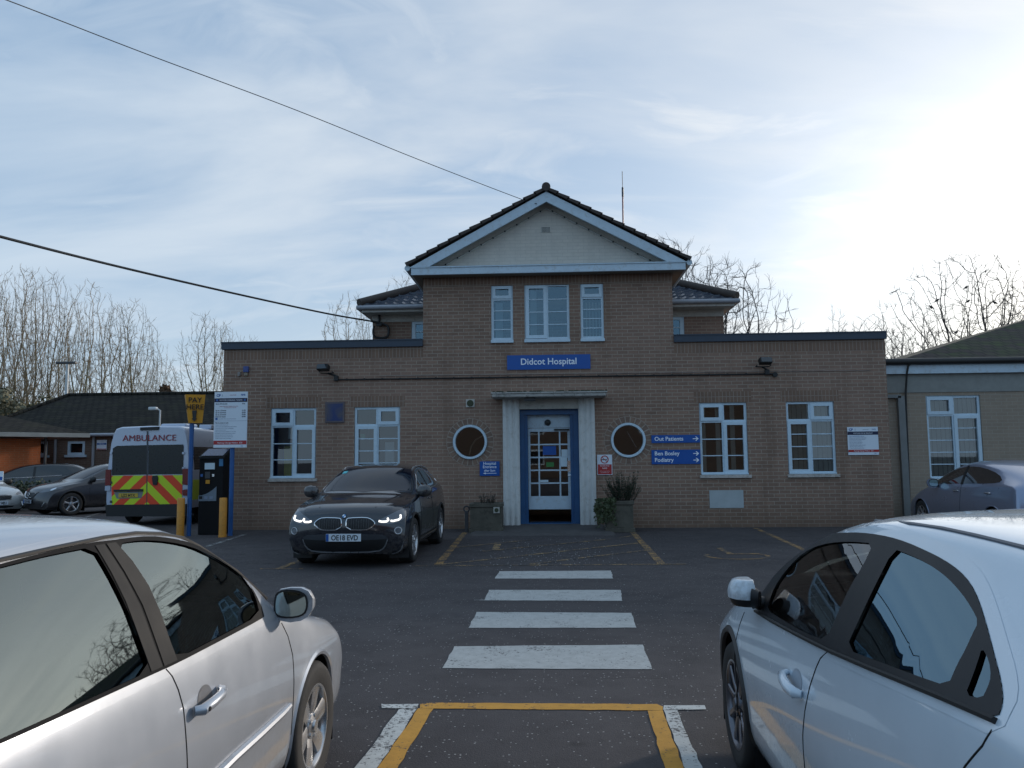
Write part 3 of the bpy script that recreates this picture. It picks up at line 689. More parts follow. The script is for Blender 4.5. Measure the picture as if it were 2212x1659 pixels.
# gutters along the eaves of the gable block (end stop visible each side)
gt = MB()
for s_ in (-1, 1):
    x = cl-.09 if s_ < 0 else crr+.09
    gt.tube([(x, PY+.0, cz1-.00), (x, 21.0, cz1-.00)], .065, 10)
gt.obj('gutter', WPAINT, H, smooth=True)
# ---- main block set back with hipped roof
MY = 20.6
def Mx(px, py, Y=MY): return A(px, py, Y)
mx0, mx1 = Mx(805, 700)[0], Mx(1563, 700)[0]
mz = Mx(850, 672)[1]; mzt = mz
mb = MB(); hole = [rect(Mx(889, 700)[0], ZP+.15, XCL+.2, Mx(900, 692)[1]), rect(XCR-.2, ZP+.15, Mx(1478, 700)[0], Mx(1465, 682)[1])]
wall_mb(mb, rect(mx0, ZP-.3, mx1, mzt), hole, MY, .1)
mb.add([(mx0, MY, ZP-.3), (mx0, MY+8, ZP-.3), (mx0, MY+8, mzt), (mx0, MY, mzt)], [(0, 1, 2, 3)]); mb.add([(mx1, MY, ZP-.3), (mx1, MY+8, ZP-.3), (mx1, MY+8, mzt), (mx1, MY, mzt)], [(0, 1, 2, 3)])
mb.add([(mx0, MY+8, ZP-.3), (mx1, MY+8, ZP-.3), (mx1, MY+8, mzt), (mx0, MY+8, mzt)], [(0, 1, 2, 3)])
mb.obj('upper_wall', BR, H, recalc=False)
for hl, side in ((hole[0], 'L'), (hole[1], 'R')):
    x0, x1, z0, z1 = hl[0][0], hl[1][0], hl[0][1], hl[2][1]
    f = MB(); rect_frame(f, x0, z0-.03, x1, z1, .05, MY+.02, MY+.08); rect_frame(f, x0+.04 if side == 'L' else x0, z0+.02, x1-.0 if side == 'L' else x1-.04, z1-.035, .07, MY, MY+.05)
    for k in (1, 2): zz = z0+(z1-z0)*k/3; f.box((x0+.1, MY+.01, zz-.012), (x1-.1, MY+.05, zz+.012))
    Fm = f.obj('window', UPVC, H); q = MB(); q.add([(x0+.02, MY+.04, z0), (x1-.02, MY+.04, z0), (x1-.02, MY+.04, z1), (x0+.02, MY+.04, z1)], [(0, 1, 2, 3)]); q.obj('pane', UPPERGLASS, Fm, recalc=False)
for xa_, xb_ in ((mx0+.3, XCL+.2), (XCR-.2, mx1-.3)):
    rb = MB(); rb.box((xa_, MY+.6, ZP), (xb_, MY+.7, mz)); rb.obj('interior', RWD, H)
EY = MY-.5
ex0, ex1 = A(778, 660, EY)[0], A(1590, 650, EY)[0]; ez = A(850, 664, EY)[1]; ez0 = ez
sf = MB(); sf.box((ex0+.05, EY+.02, ez-.12), (ex1-.05, MY+8.4, ez-.10)); sf.box((ex0+.04, EY, ez-.12), (ex1-.04, EY+.02, ez+.02)); sf.box((mx0-.01, MY-.03, ez-.30), (mx1+.01, MY-.001, ez-.12))
sf.box((ex0+.04, EY+.02, ez-.12), (ex0+.06, MY+8.4, ez+.02)); sf.box((ex1-.06, EY+.02, ez-.12), (ex1-.04, MY+8.4, ez+.02)); sf.obj('eaves_board', CREAM, H)
gt = MB(); gt.tube([(ex0-.08, EY-.05, ez), (ex1+.08, EY-.05, ez)], .06, 10); gt.tube([(ex0-.04, EY-.05, ez), (ex0-.04, MY+8, ez)], .06, 10); gt.tube([(ex1+.04, EY-.05, ez), (ex1+.04, MY+8, ez)], .06, 10); gt.obj('eaves_gutter', pm('grey_gutter', (.32, .33, .36), .4, .1), H, smooth=True)
# hipped roof of pantiles: real wavy surface on the front slope
pitch_ = math.tan(R(27)); HR = 4.3
rise = HR*pitch_
rz0 = ez+.06
pan = MB()
def front_slope():
    dx_ = .038; nyr = 14; x = ex0
    cols_ = []
    n_ = int((ex1-ex0)/dx_)
    rows_ = 17; rl = HR/rows_
    for r_ in range(rows_):
        for half in (0,):
            ya0 = r_*rl-.03; ya1 = (r_+1)*rl
            base = len(pan.v); cnt = 0
            xa = ex0+max(0, ya0); xb = ex1-max(0, ya0); m_ = max(2, int((xb-xa)/dx_))
            for i in range(m_+1):
                xx = xa+(xb-xa)*i/m_; ph = (xx/.23) % 1.0
                hgt = .034*math.exp(-((ph-.5)/.20)**2)
                for (yy, off) in ((ya0, .035), (ya0, .0), (ya1, .0)):
                    pass
                pan.v.append(Vector((xx, EY+ya0, rz0+ya0*pitch_+hgt-.02))); pan.v.append(Vector((xx, EY+ya0, rz0+ya0*pitch_+hgt+.035))); pan.v.append(Vector((xx, EY+ya1, rz0+ya1*pitch_+hgt)))
            for i in range(m_):
                b_ = base+i*3
                pan.f.append((b_, b_+3, b_+4, b_+1)); pan.f.append((b_+1, b_+4, b_+5, b_+2)); pan.m += [0, 0]
front_slope()
pan.obj('pantile_slope', ROOFG, H, recalc=False)
hp = MB(); xa, xb = ex0+HR, ex1-HR; yb = EY+HR; ye = EY+2*HR; zt2 = rz0+rise
hp.add([(ex0, EY, rz0-.02), (ex1, EY, rz0-.02), (ex1, ye, rz0), (ex0, ye, rz0), (xa, yb, zt2-.02), (xb, yb, zt2-.02)], [(0, 4, 3), (1, 2, 5), (3, 4, 5, 2), (0, 1, 5, 4)])
hp.obj('hip_slope', ROOFT, H, recalc=False)
hr = MB()
for a_, b_ in (((ex0-.02, EY-.02, rz0+.06), (xa, yb, zt2+.06)), ((ex1+.02, EY-.02, rz0+.06), (xb, yb, zt2+.06)), ((xa, yb, zt2+.06), (xb, yb, zt2+.06)), ((ex0, ye, rz0+.05), (xa, yb, zt2+.05)), ((ex1, ye, rz0+.05), (xb, yb, zt2+.05))):
    hr.tube([a_, b_], .12, 10)
hr.obj('ridge_tiles', ROOFT, H, smooth=True)
# ---- right wing
S2 = 18.75
WG = thing('side_wing', 'low brown brick side building with white fascia and mossy hipped roof right of the hospital', 'building')
def B(px, py, Y=S2): return A(px, py, Y)
wx0 = XR-.2; wx1 = wx0+14
def z7(x, y): return ((2000+x/2.3036)/1.1573, (600+y/2.3036)/1.1573)
bz0, bz1, bz2, bz3 = B(2050, 847)[1], B(2050, 807)[1], B(2050, 787)[1], B(2050, 776)[1]
wa, wb_ = B(2003.5, 930)[0], B(2121.5, 930)[0]; wz1, wz0 = B(2062, 854)[1], B(2062, 1034)[1]
w = MB(); wall_mb(w, rect(wx0, -.3, wx1, bz0), [rect(wa, wz0, wb_, wz1)], S2, .12); w.obj('wall', BR_R, WG, recalc=False)
w = MB(); w.box((wx0, S2-.02, bz0), (wx1, S2+.25, bz1)); w.obj('concrete_band', pm('band_concrete', (.27, .27, .25), .85, .1, 6, bmp=.2), WG)
w = MB(); w.box((wx0, S2-.12, bz1), (wx1, S2-.06, bz2)); w.box((wx0, S2-.06, bz1), (wx1, S2+.3, bz1+.02)); w.obj('fascia', WPAINT, WG)
w = MB(); w.tube([(wx0, S2-.17, bz2+.06), (wx1, S2-.17, bz2+.06)], .075, 10); w.obj('gutter', pm('black_gutter', (.02, .018, .018), .5, .1), WG, smooth=True)
# pier and pipes near the corner
cpx = MB(); p0, p1 = B(1939, 950)[0], B(1957, 950)[0]; cpx.box((p0+.02, S2-.10, -.1), (p1-.02, S2-.001, B(1945, 856)[1])); cpx.box((B(1911, 900)[0], S2-.10, B(1945, 860)[1]), (p1-.1, S2-.001, B(1945, 853)[1])); cpx.obj('corner_pier', pm('pier_render', (.22, .225, .22), .8, .1), WG)
window(wa, wz0, wb_, wz1, 'L', 4, 1, None, par=WG, y=S2, top=.235, sill=True)
w = MB(); w.add([(wa-.4, S2+.12, .1), (wb_+1, S2+.12, .1), (wb_+1, S2+3, .1), (wa-.4, S2+3, .1), (wa-.4, S2+.12, 3), (wb_+1, S2+.12, 3), (wb_+1, S2+3, 3), (wa-.4, S2+3, 3)], [(0, 1, 2, 3), (4, 5, 6, 7), (0, 3, 7, 4), (1, 2, 6, 5), (2, 3, 7, 6)]); w.obj('interior', RW, WG, recalc=False)
# roof
RZ = bz2+.05; 
e0 = Vector((B(1925, 778, S2-.1)[0], S2-.1, RZ)); pk = at(2330, 655, S2+7)
rfm = MB(); rfm.add([e0, (wx1+2, S2-.1, RZ), (wx1+2, pk.y, pk.z), pk, (e0.x, S2+14, RZ), (wx1+2, S2+14, RZ)], [(0, 1, 2, 3), (0, 3, 4), (3, 2, 5, 4)])
m_, t_, b_ = nt('mossy_tiles'); p_ = pos(t_); n_ = nz(t_, 1.4, 6, .7, p_, .5); c_ = mx(t_, mr(t_, n_, .42, .62), (.045, .033, .03), (.04, .058, .016)); 
wv_ = nd(t_, 'ShaderNodeTexBrick'); mp_ = nd(t_, 'ShaderNodeMapping'); t_.links.new(p_, mp_.inputs[0]); t_.links.new(mp_.outputs[0], wv_.inputs[0]); wv_.inputs['Scale'].default_value = 1; wv_.inputs['Brick Width'].default_value = .28; wv_.inputs['Row Height'].default_value = .3
wv_.inputs['Mortar Size'].default_value = .03; wv_.inputs['Color1'].default_value = (1, 1, 1, 1); wv_.inputs['Color2'].default_value = (.7, .7, .7, 1); wv_.inputs['Mortar'].default_value = (.3, .3, .3, 1)
c_ = mx(t_, .8, c_, wv_.outputs[0], 'MULTIPLY'); t_.links.new(c_, b_.inputs['Base Color']); b_.inputs['Roughness'].default_value = .95; bump(t_, b_, wv_.outputs[0], .8, .03)
MOSST = m_
rfm.obj('roof', MOSST, WG, recalc=False)
cbk = MB(); q = [at(1970, 783, S2-.2), at(1962, 790, S2-.17), at(1959, 806, S2-.13), at(1956.5, 850, S2-.06), at(1958, 900, S2-.06), at(1962, 1000, S2-.06), at(1966, 1120, S2-.06)]
cbk.tube(q, .022, 6); tag(cbk.obj('downlead_cable', BLK, None, smooth=True), 'thick black cable hanging down the brick side wing beside its window', 'cable')
# ================================================================== signs on the hospital wall
def sign(name, label, cat, q0, q1, mat, Y=YF-.03, th=.02, group=None):
    """board between two traced corners on a wall plane; returns root, x0,x1,z0,z1"""
    a_, b_ = A(*q0, Y), A(*q1, Y); x0, x1 = a_[0], b_[0]; z0, z1 = min(a_[1], b_[1]), max(a_[1], b_[1])
    r_ = thing(name, label, cat, (x0, Y, z0), 0, group)
    m_ = MB(); m_.box((0, 0, 0), (x1-x0, th, z1-z0)); m_.obj('board', mat, r_)
    return r_, x1-x0, z1-z0
r_, w_, h_ = sign('name_sign', 'blue sign with white Didcot Hospital lettering above the entrance', 'sign', (1095.5, 799), (1275, 765), SIGNBLUE)
text('Didcot Hospital', h_*.62, LETTER, r_, (w_*.5, -.002, h_*.34), align='CENTER', bold=.003, sx=.97)
r_, w_, h_ = sign('direction_sign', 'single line blue Out Patients arrow sign right of the porthole window', 'sign', (1407.5, 957), (1512, 939), SIGNBLUE)
text('Out Patients', h_*.72, LETTER, r_, (w_*.06, -.002, h_*.28), bold=.002, sx=1.0)
def arrow(par, x, z, s, d=1, mat=None):
    m_ = MB(); m_.box((x-s, -.003, z-s*.14), (x+s*.6, -.001, z+s*.14))
    m_.prism([(x+s*1.0*d, z), (x+s*.2*d, z+s*.75), (x-s*.15*d, z+s*.75), (x+s*.45*d, z), (x-s*.15*d, z-s*.75), (x+s*.2*d, z-s*.75)], -.004, -.001); m_.obj('arrow', mat or LETTER, par)
arrow(r_, w_*.91, h_*.5, .065)
r_, w_, h_ = sign('direction_sign', 'two line blue Ben Bosley Podiatry arrow sign below the Out Patients sign', 'sign', (1408, 1003), (1513, 971), SIGNBLUE)
text('Ben Bosley', h_*.39, LETTER, r_, (w_*.06, -.002, h_*.62), bold=.002); text('Podiatry', h_*.39, LETTER, r_, (w_*.06, -.002, h_*.17), bold=.002)
arrow(r_, w_*.91, h_*.73, .065); arrow(r_, w_*.91, h_*.27, .065)
r_, w_, h_ = sign('direction_sign', 'small square blue Hospital Entrance after 5pm sign left of the door', 'sign', (1036.5, 1028), (1079, 996.5), SIGNBLUE)
for i, (s_, k_) in enumerate((('Hospital', .27), ('Entrance', .27), ('after 5pm', .20))): text(s_, h_*k_, LETTER, r_, (w_*.5, -.002, h_*(.77-.235*i)), align='CENTER', bold=.001)
m_ = MB(); m_.box((w_*.25, -.003, h_*.16), (w_*.84, -.001, h_*.19)); m_.prism([(w_*.16, h_*.175), (w_*.30, h_*.24), (w_*.30, h_*.11)], -.004, -.001); m_.obj('arrow', LETTER, r_)
REDS = pm('sign_red', (.42, .03, .03), .45, .05)
r_, w_, h_ = sign('no_smoking_sign', 'small white and red no smoking sign right of the door', 'sign', (1290.5, 1026), (1322, 982), SIGNWHITE)
m_ = MB(); m_.box((w_*.04, -.003, h_*.03), (w_*.96, -.001, h_*.52)); m_.obj('red_panel', REDS, r_)
m_ = MB(); m_.lathe([(-.001, h_*.155), (-.004, h_*.155), (-.004, h_*.20), (-.001, h_*.20)], 28, 'y', (w_*.5, 0, h_*.76)); m_.tube([(w_*.5-h_*.12, -.004, h_*.76+h_*.12), (w_*.5+h_*.12, -.004, h_*.76-h_*.12)], .006, 4); m_.obj('prohibition_ring', REDS, r_)
m_ = MB(); m_.box((w_*.3, -.003, h_*.73), (w_*.66, -.001, h_*.77)); m_.tube([(w_*.66, -.002, h_*.78), (w_*.72, -.002, h_*.84), (w_*.68, -.002, h_*.88)], .004, 4); m_.obj('cigarette_symbol', BLK, r_)
text('Smoke free', h_*.10, LETTER, r_, (w_*.5, -.004, h_*.42), align='CENTER'); text('NHS', h_*.12, LETTER, r_, (w_*.5, -.004, h_*.29), align='CENTER')
text('This is a smoke free site', h_*.05, LETTER, r_, (w_*.5, -.004, h_*.17), align='CENTER'); text('for the health of all', h_*.05, LETTER, r_, (w_*.5, -.004, h_*.10), align='CENTER')
SIGNT = pm('sign_text_blue', (.05, .14, .38), .5, .05); NAVY = pm('sign_navy', (.008, .012, .05), .4, .05); GREYT = pm('sign_text_grey', (.22, .27, .36), .5, .05)
r_, w_, h_ = sign('notice_board', 'square white parking notice with navy and red bands right of the last window', 'sign', (1833, 983), (1896, 922), SIGNWHITE)
m_ = MB(); m_.box((0, -.002, h_*.72), (w_, -.0005, h_*.84)); m_.obj('navy_band', NAVY, r_)
m_ = MB(); m_.box((0, -.002, h_*.10), (w_, -.0005, h_*.19)); m_.obj('red_band', REDS, r_)
text('CP', h_*.115, SIGNT, r_, (w_*.05, -.002, h_*.87), bold=.003); text('I', h_*.115, GREYT, r_, (w_*.24, -.002, h_*.87)); text('NHS', h_*.07, SIGNT, r_, (w_*.80, -.002, h_*.89)); text('Oxford Health', h_*.035, GREYT, r_, (w_*.5, -.002, h_*.90))
text('VISITORS PAY & DISPLAY', h_*.062, LETTER, r_, (w_*.5, -.004, h_*.755), align='CENTER'); text('Parking Charge Notice  £50', h_*.06, LETTER, r_, (w_*.5, -.004, h_*.125), align='CENTER')
text('This is a permit holders only site', h_*.04, SIGNT, r_, (w_*.05, -.002, h_*.66)); text('CPI', h_*.05, SIGNT, r_, (w_*.84, -.002, h_*.03))
for i in range(8): text(['Parking is permitted only in marked bays', 'A valid ticket must be clearly displayed', 'in the windscreen at all times', 'Staff must display a valid permit', 'No parking on hatched areas', 'Terms and conditions apply at all times', 'Vehicles are left at owners risk', 'Contact the office for more details'][i], h_*.036, GREYT, r_, (w_*.05, -.002, h_*(.60-.052*i)))
# faded framed panel, alarm box, detector, vents, access plate
r_, w_, h_ = sign('faded_panel', 'blank faded blue framed panel between the two left ground floor windows', 'panel', (702, 913), (744, 868), pm('panel_frame', (.12, .10, .11), .6, .2), th=.028)
m_ = MB(); m_.box((.04, -.003, .04), (w_-.04, -.0005, h_-.04))
mp, t, b = nt('faded_blue_panel'); n_ = nz(t, 2.5, 3, .5, objc(t), .6); t.links.new(mx(t, mr(t, n_, .4, .62), (.02, .04, .15), (.10, .09, .09)), b.inputs['Base Color']); b.inputs['Roughness'].default_value = .5
m_.obj('panel_face', mp, r_)
r_ = thing('alarm_box', 'small blue alarm box high on the left end of the wall', 'alarm box', (*[A(533, 803)[0], YF-.06], A(533, 803)[1]))
m_ = MB(); m_.box((-.06, -.02, -.02), (.06, .06, .12), bev=.01); m_.obj('case', pm('alarm_blue', (.05, .08, .25), .4, .1), r_)
m_ = MB(); m_.box((-.04, -.0, -.10), (.04, .06, -.02), bev=.008); m_.obj('strobe', pm('lens_brown', (.25, .2, .14), .3, .1), r_)
m_ = MB(); p_ = A(517.5, 808); m_.box((p_[0]-.035, YF-.05, p_[1]-.05), (p_[0]+.035, YF, p_[1]+.05), bev=.01); m_.box((p_[0]-.02, YF-.07, p_[1]-.06), (p_[0]+.02, YF-.05, p_[1]-.01), bev=.006)
tag(m_.obj('movement_detector', pm('detector_grey', (.25, .22, .2), .5, .1)), 'tiny grey detector left of the blue alarm box', 'detector')
r_, w_, h_ = sign('wall_vent', 'square white vent with a dark round opening left of the door canopy', 'vent', (1006.5, 879.5), (1025, 862.5), CREAM, th=.028)
m_ = MB(); m_.lathe([(-.001, .078), (-.012, .075), (-.012, .0)], 20, 'y', (w_/2, 0, h_/2)); m_.obj('opening', pm('vent_green', (.05, .06, .03), .7, .2), r_)
r_, w_, h_ = sign('wall_vent', 'tiny white vent with a dark round opening by the foot of the left planter', 'vent', (1066, 1108.5), (1079, 1095.5), CREAM, Y=17.02, th=.02)
m_ = MB(); m_.lathe([(-.001, .045), (-.01, .043), (-.01, .0)], 16, 'y', (w_/2, 0, h_/2)); m_.obj('opening', pm('vent_green', (.05, .06, .03), .7, .2), r_)
r_, w_, h_ = sign('access_plate', 'blank pale grey rectangular plate low under the patterned right window', 'plate', (1533.5, 1097.5), (1605.5, 1058.5), pm('grey_plate', (.42, .46, .47), .6, .08), Y=YF-.012, th=.01)
# conduit with junction boxes
cd = MB(); a_ = A(730, 820, YF-.03); b_ = A(1672, 807.5, YF-.03)
cd.tube([(a_[0], YF-.03, a_[1]), (b_[0], YF-.03, b_[1])], .017, 8)
for i in range(24):
    t_ = (i+.5)/24; x = a_[0]+(b_[0]-a_[0])*t_; z = a_[1]+(b_[1]-a_[1])*t_; cd.box((x-.02, YF-.05, z-.012), (x+.02, YF, z+.024))
cd = cd.obj('conduit', pm('dark_conduit', (.018, .016, .016), .6, .2))
tag(cd, 'long thin black conduit running along the wall below the hospital sign', 'conduit')
c2 = MB(); a2 = A(820, 812, YF-.012); b2_ = A(1880, 800, YF-.012); c2.tube([(a2[0], YF-.008, a2[1]), (b2_[0], YF-.008, b2_[1])], .009, 5); tag(c2.obj('clipped_wire', pm('old_wire', (.28, .22, .19), .7, .3)), 'thin pale clipped wire running just above the black conduit', 'wire')
m_ = MB(); m_.lathe([(YF-.07, 0.001), (YF-.07, .055), (YF-.0, .055)], 16, 'y', (b_[0]+.02, 0, b_[1]-.02)); JB = m_.obj('junction_box', BLK); tag(JB, 'small round black junction box at the right end of the conduit', 'junction box')
def floodlight(x, z, ang, label, arm):
    r_ = thing('floodlight', label, 'floodlight', (x, YF, z), 0, 'floodlights on the hospital wall')
    m_ = MB(); m_.box((-.14, -.34, -.07), (.14, -.19, .07), bev=.02); hd = m_.obj('lamp_head', BLK, r_)
    m_ = MB(); m_.box((-.12, -.348, -.055), (.12, -.341, .055)); m_.obj('lens', DGLASS, hd)
    m_ = MB(); m_.tube([(-.15, -.26, 0), (-.15, -.12, -.02), (0, -.08, -.02), (.15, -.12, -.02), (.15, -.26, 0)], .012, 6); m_.tube([(0, -.08, -.02), (arm, -.05, -.08), (arm, 0, -.14)], .022, 8); m_.box((arm-.05, -.08, -.2), (arm+.05, 0, -.08), bev=.01); m_.obj('bracket', BLK, r_)
    for o in (hd,): o.rotation_euler = (R(-20), 0, ang)
p_ = A(705, 805, YF-.2); floodlight(p_[0], p_[1]+.02, R(-14), 'black floodlight on a bracket above the two left windows', .19)
p_ = A(1649, 791, YF-.2); floodlight(p_[0], p_[1]+.02, R(8), 'black floodlight on the wall above the two right windows', .12)
# ------------------------------------------------------------------ planters
PLM = pm('planter_concrete', (.105, .095, .075), .9, .25, 4, bmp=.5, dirt=((.045, .042, .032), .8))
LEAF = pm('dark_leaf', (.035, .055, .03), .7, .4, 9); LEAFI = pm('ivy_leaf', (.05, .065, .025), .6, .4, 9); LEAFD = pm('grey_heather', (.07, .07, .062), .9, .3, 9); STEM = pm('woody_stem', (.05, .04, .03), .9, .2)
def planter(x0, x1, y0, y1, h, label):
    r_ = thing('planter', label, 'planter', ((x0+x1)/2, (y0+y1)/2, 0), 0, 'planters beside the entrance')
    hx, hy = (x1-x0)/2, (y1-y0)/2
    m_ = MB(); m_.box((-hx-.03, -hy-.03, 0), (hx+.03, hy+.03, .09), bev=.01); m_.box((-hx, -hy, .088), (hx, hy, h-.08), bev=.012); m_.box((-hx-.02, -hy-.02, h-.08), (hx+.02, -hy+.06, h), bev=.01); m_.box((-hx-.02, hy-.06, h-.08), (hx+.02, hy+.02, h), bev=.01)
    m_.box((-hx-.02, -hy+.06, h-.08), (-hx+.06, hy-.06, h)); m_.box((hx-.06, -hy+.06, h-.08), (hx+.02, hy-.06, h)); m_.obj('tub', PLM, r_)
    m_ = MB(); m_.box((-hx+.05, -hy+.05, h-.1), (hx-.05, hy-.05, h-.03)); m_.obj('soil', pm('soil', (.025, .018, .012), 1, .3, 20, bmp=.8), r_)
    return r_
p0 = gp(1019, 1148); p1 = gp(1086, 1146); x0, x1 = p0.x, at(1084, 1120, 17.1).x
planter(x0, x1, 17.05, 17.6, .62, 'empty looking concrete planter left of the entrance')
p2 = at(1309, 1120, 17.1).x; p3_ = at(1367, 1120, 17.1).x
planter(p2, p3_, 16.95, 17.55, .66, 'concrete planter with a dark bush right of the entrance')
def blades(n, ctr, spread, hgt, name, mat, label, cat, seed, width=.012, droop=.3, stems=True):
    rr = random.Random(seed); mb_ = MB(); sb = MB(); r_ = thing(name, label, cat, ctr)
    for i in range(n):
        a_ = rr.uniform(0, 2*PI); rad = spread*math.sqrt(rr.random()); lean = rr.uniform(.1, 1)*droop; hh = hgt*rr.uniform(.45, 1)*(1-.35*(rad/spread)**2)
        b0 = Vector((rad*.55*math.cos(a_), rad*.55*math.sin(a_)*.6, 0)); tip = b0+Vector((math.cos(a_)*lean*hh+rr.uniform(-.05, .05), math.sin(a_)*lean*hh*.6, hh))
        if stems: sb.tube([b0, b0.lerp(tip, .5)+Vector((0, 0, .02)), tip], [.006, .004, .002], 3, cap=False)
        for k in range(26):
            t_ = rr.uniform(.15, 1); q = b0.lerp(tip, t_); aa = rr.uniform(0, 2*PI); d_ = Vector((math.cos(aa), math.sin(aa), rr.uniform(-.1, 1))).normalized(); L_ = rr.uniform(.025, .055); s_ = d_.cross(Vector((rr.uniform(-1, 1), rr.uniform(-1, 1), 1))).normalized()*width*.5
            mb_.add([q-s_, q+s_, q+d_*L_+s_*.4, q+d_*L_-s_*.4], [(0, 1, 2, 3)])
    mb_.obj('foliage', mat, r_, recalc=False)
    if stems: sb.obj('stems', STEM, r_, recalc=False)
    return r_
blades(110, ((p2+p3_)/2+.07, 17.2, .62), .46, .74, 'rosemary_bush', LEAF, 'dark spiky evergreen bush growing in the right planter', 'bush', 5, .014, .55)
blades(24, ((x0+x1)/2+.05, 17.3, .58), .36, .30, 'dead_heather', LEAFD, 'sparse grey dead heather growing in the left planter', 'plant', 6, .008, .3)
rr = random.Random(12); mb_ = MB(); sb = MB(); r_ = thing('ivy', 'ivy trailing over the left corner of the right planter', 'plant', (p2+.02, 16.95, .66))
for i in range(26):
    xx = rr.uniform(-.24, .16); pts_ = [Vector((xx*.5+.1, .1, 0)), Vector((xx, -.06, .04))]
    L_ = rr.uniform(.2, .62); 
    for k in range(6): pts_.append(pts_[-1]+Vector((rr.uniform(-.03, .02), rr.uniform(-.02, .02), -L_/6)))
    for p_ in pts_: p_.y = min(p_.y, .1)
    sb.tube(pts_, .003, 3, cap=False)
    for k in range(34):
        j = rr.randrange(len(pts_)-1); q = pts_[j].lerp(pts_[j+1], rr.random())+Vector((rr.uniform(-.04, .04), rr.uniform(-.05, 0), rr.uniform(-.03, .03))); u_ = Vector((rr.uniform(-1, 1), rr.uniform(-1, .2), rr.uniform(-1, 1))).normalized()*.028; v_ = u_.cross(Vector((rr.uniform(-.4, .4), -1, rr.uniform(-.4, .4)))).normalized()*.024
        mb_.add([q-u_*.6, q-v_, q+u_, q+v_], [(0, 1, 2, 3)])
mb_.obj('foliage', LEAFI, r_, recalc=False); sb.obj('stems', STEM, r_, recalc=False)
# short metal guard post at the left planter
r_ = thing('hoop_post', 'short dark post with a ring top left of the left planter', 'post', (A(1008, 1140, 17.15)[0], 17.15, 0))
m_ = MB(); m_.box((-.035, -.035, 0), (.035, .035, .45)); m_.obj('post', DKGREY, r_); m_ = MB(); ringp = [(.06*math.cos(2*PI*i/16), 0, .50+.06*math.sin(2*PI*i/16)) for i in range(17)]; m_.tube(ringp, .016, 6, cap=False); m_.obj('ring', DKGREY, r_)
# ================================================================== pay station group
BPOST = pm('post_blue', (.02, .10, .30), .4, .12, dirt=((.1, .1, .1), .2)); BOLY = pm('bollard_yellow', (.62, .26, .03), .5, .12, 6, dirt=((.2, .1, .04), .5))
def base_of(px, py): return gp(px, py)
pA = base_of(407.5, 1158); pB = base_of(497.5, 1157)
YA = pA.y; YB = pB.y
SY = pm('sign_yellow', (.62, .27, .01), .45, .06)
r_ = thing('pay_here_sign', 'tapered yellow PAY HERE sign with a down arrow on a blue post', 'sign', (pA.x, pA.y, 0))
zt0 = A(415, 914, YA)[1]; zt1 = A(418, 853, YA)[1]; xl0, xr0 = A(403, 914, YA)[0]-pA.x, A(437, 914, YA)[0]-pA.x; xl1, xr1 = A(394, 853, YA)[0]-pA.x, A(444, 853, YA)[0]-pA.x
m_ = MB(); m_.cyl((0, 0, 0), (.0, 0, zt0+.25), .048, 16); m_.obj('post', BPOST, r_, smooth=True)
m_ = MB(); xm0 = xl0+(xr0-xl0)*.25; xm1 = xl1+(xr1-xl1)*.25
# three sided tapered box: narrow left face turned away, broad right face
bk0, bk1 = (xl0+xr0)/2, (xl1+xr1)/2
m_.add([(xl0, .08, zt0), (xm0, -.10, zt0), (xr0, .0, zt0), (bk0, .24, zt0), (xl1, .10, zt1), (xm1, -.13, zt1), (xr1, .0, zt1), (bk1, .34, zt1)], [(0, 1, 5, 4), (1, 2, 6, 5), (2, 3, 7, 6), (3, 0, 4, 7), (4, 5, 6, 7), (3, 2, 1, 0)])
sb_ = m_.obj('board', SY, r_)
cxa = (xm1+xr1)/2-.005; yy = -.085
def txy(zz): f_ = (zz-zt0)/(zt1-zt0); return -.10-.03*f_
angf = math.atan2(.115, xr1-xm1)
for s_, zz, sz in (('PAY', zt1-.17, .155), ('HERE', zt1-.32, .155)):
    text(s_, sz, BLK, r_, (cxa+.01, -.086+(.0), zz), rot=(PI/2+R(3), 0, angf), align='CENTER', bold=.002)
m_ = MB(); za = zt0+.27; m_.prism([(cxa-.05, za), (cxa+.05, za), (cxa+.032, za-.17), (cxa+.06, za-.17), (cxa, za-.24), (cxa-.055, za-.17), (cxa-.03, za-.17)], -.088, -.070); m_.obj('arrow', BLK, r_)
m_ = MB(); m_.add([(xl0+.035, .012, zt0+.16), (xl0+.05, -.002, zt0+.16), (xl0+.04, -.012, zt0+.30), (xl0+.015, .0, zt0+.30)], [(0, 1, 2, 3)]); m_.obj('side_arrow', BLK, r_)
# tariff board
r_ = thing('tariff_board', 'tall white parking tariff board on a blue post by the building corner', 'sign', (pB.x, pB.y, 0))
m_ = MB(); z1_ = A(500, 847, YB)[1]; z0_ = A(500, 967, YB)[1]; x0 = A(465.5, 905, YB)[0]-pB.x; x1 = A(536.5, 905, YB)[0]-pB.x
m_.cyl((0, 0, 0), (0, 0, z1_-.1), .048, 16); m_.obj('post', BPOST, r_, smooth=True)
m_ = MB(); m_.box((x0, -.075, z0_), (x1, -.05, z1_)); bd = m_.obj('board', SIGNWHITE, r_); w_, h_ = x1-x0, z1_-z0_
def BT(s_, sz, mat, fx, fz, al='LEFT', b=0.): text(s_, sz*h_, mat, r_, (x0+w_*fx, -.0765, z0_+h_*fz), align=al, bold=b)
for nm, a_, b_, mat in (('navy_band', .815, .885, NAVY), ('red_band', .055, .125, REDS), ('rule_line', .475, .479, GREYT)):
    m_ = MB(); m_.box((x0+.002, -.0765, z0_+h_*a_), (x1-.002, -.075, z0_+h_*b_)); m_.obj(nm, mat, r_)
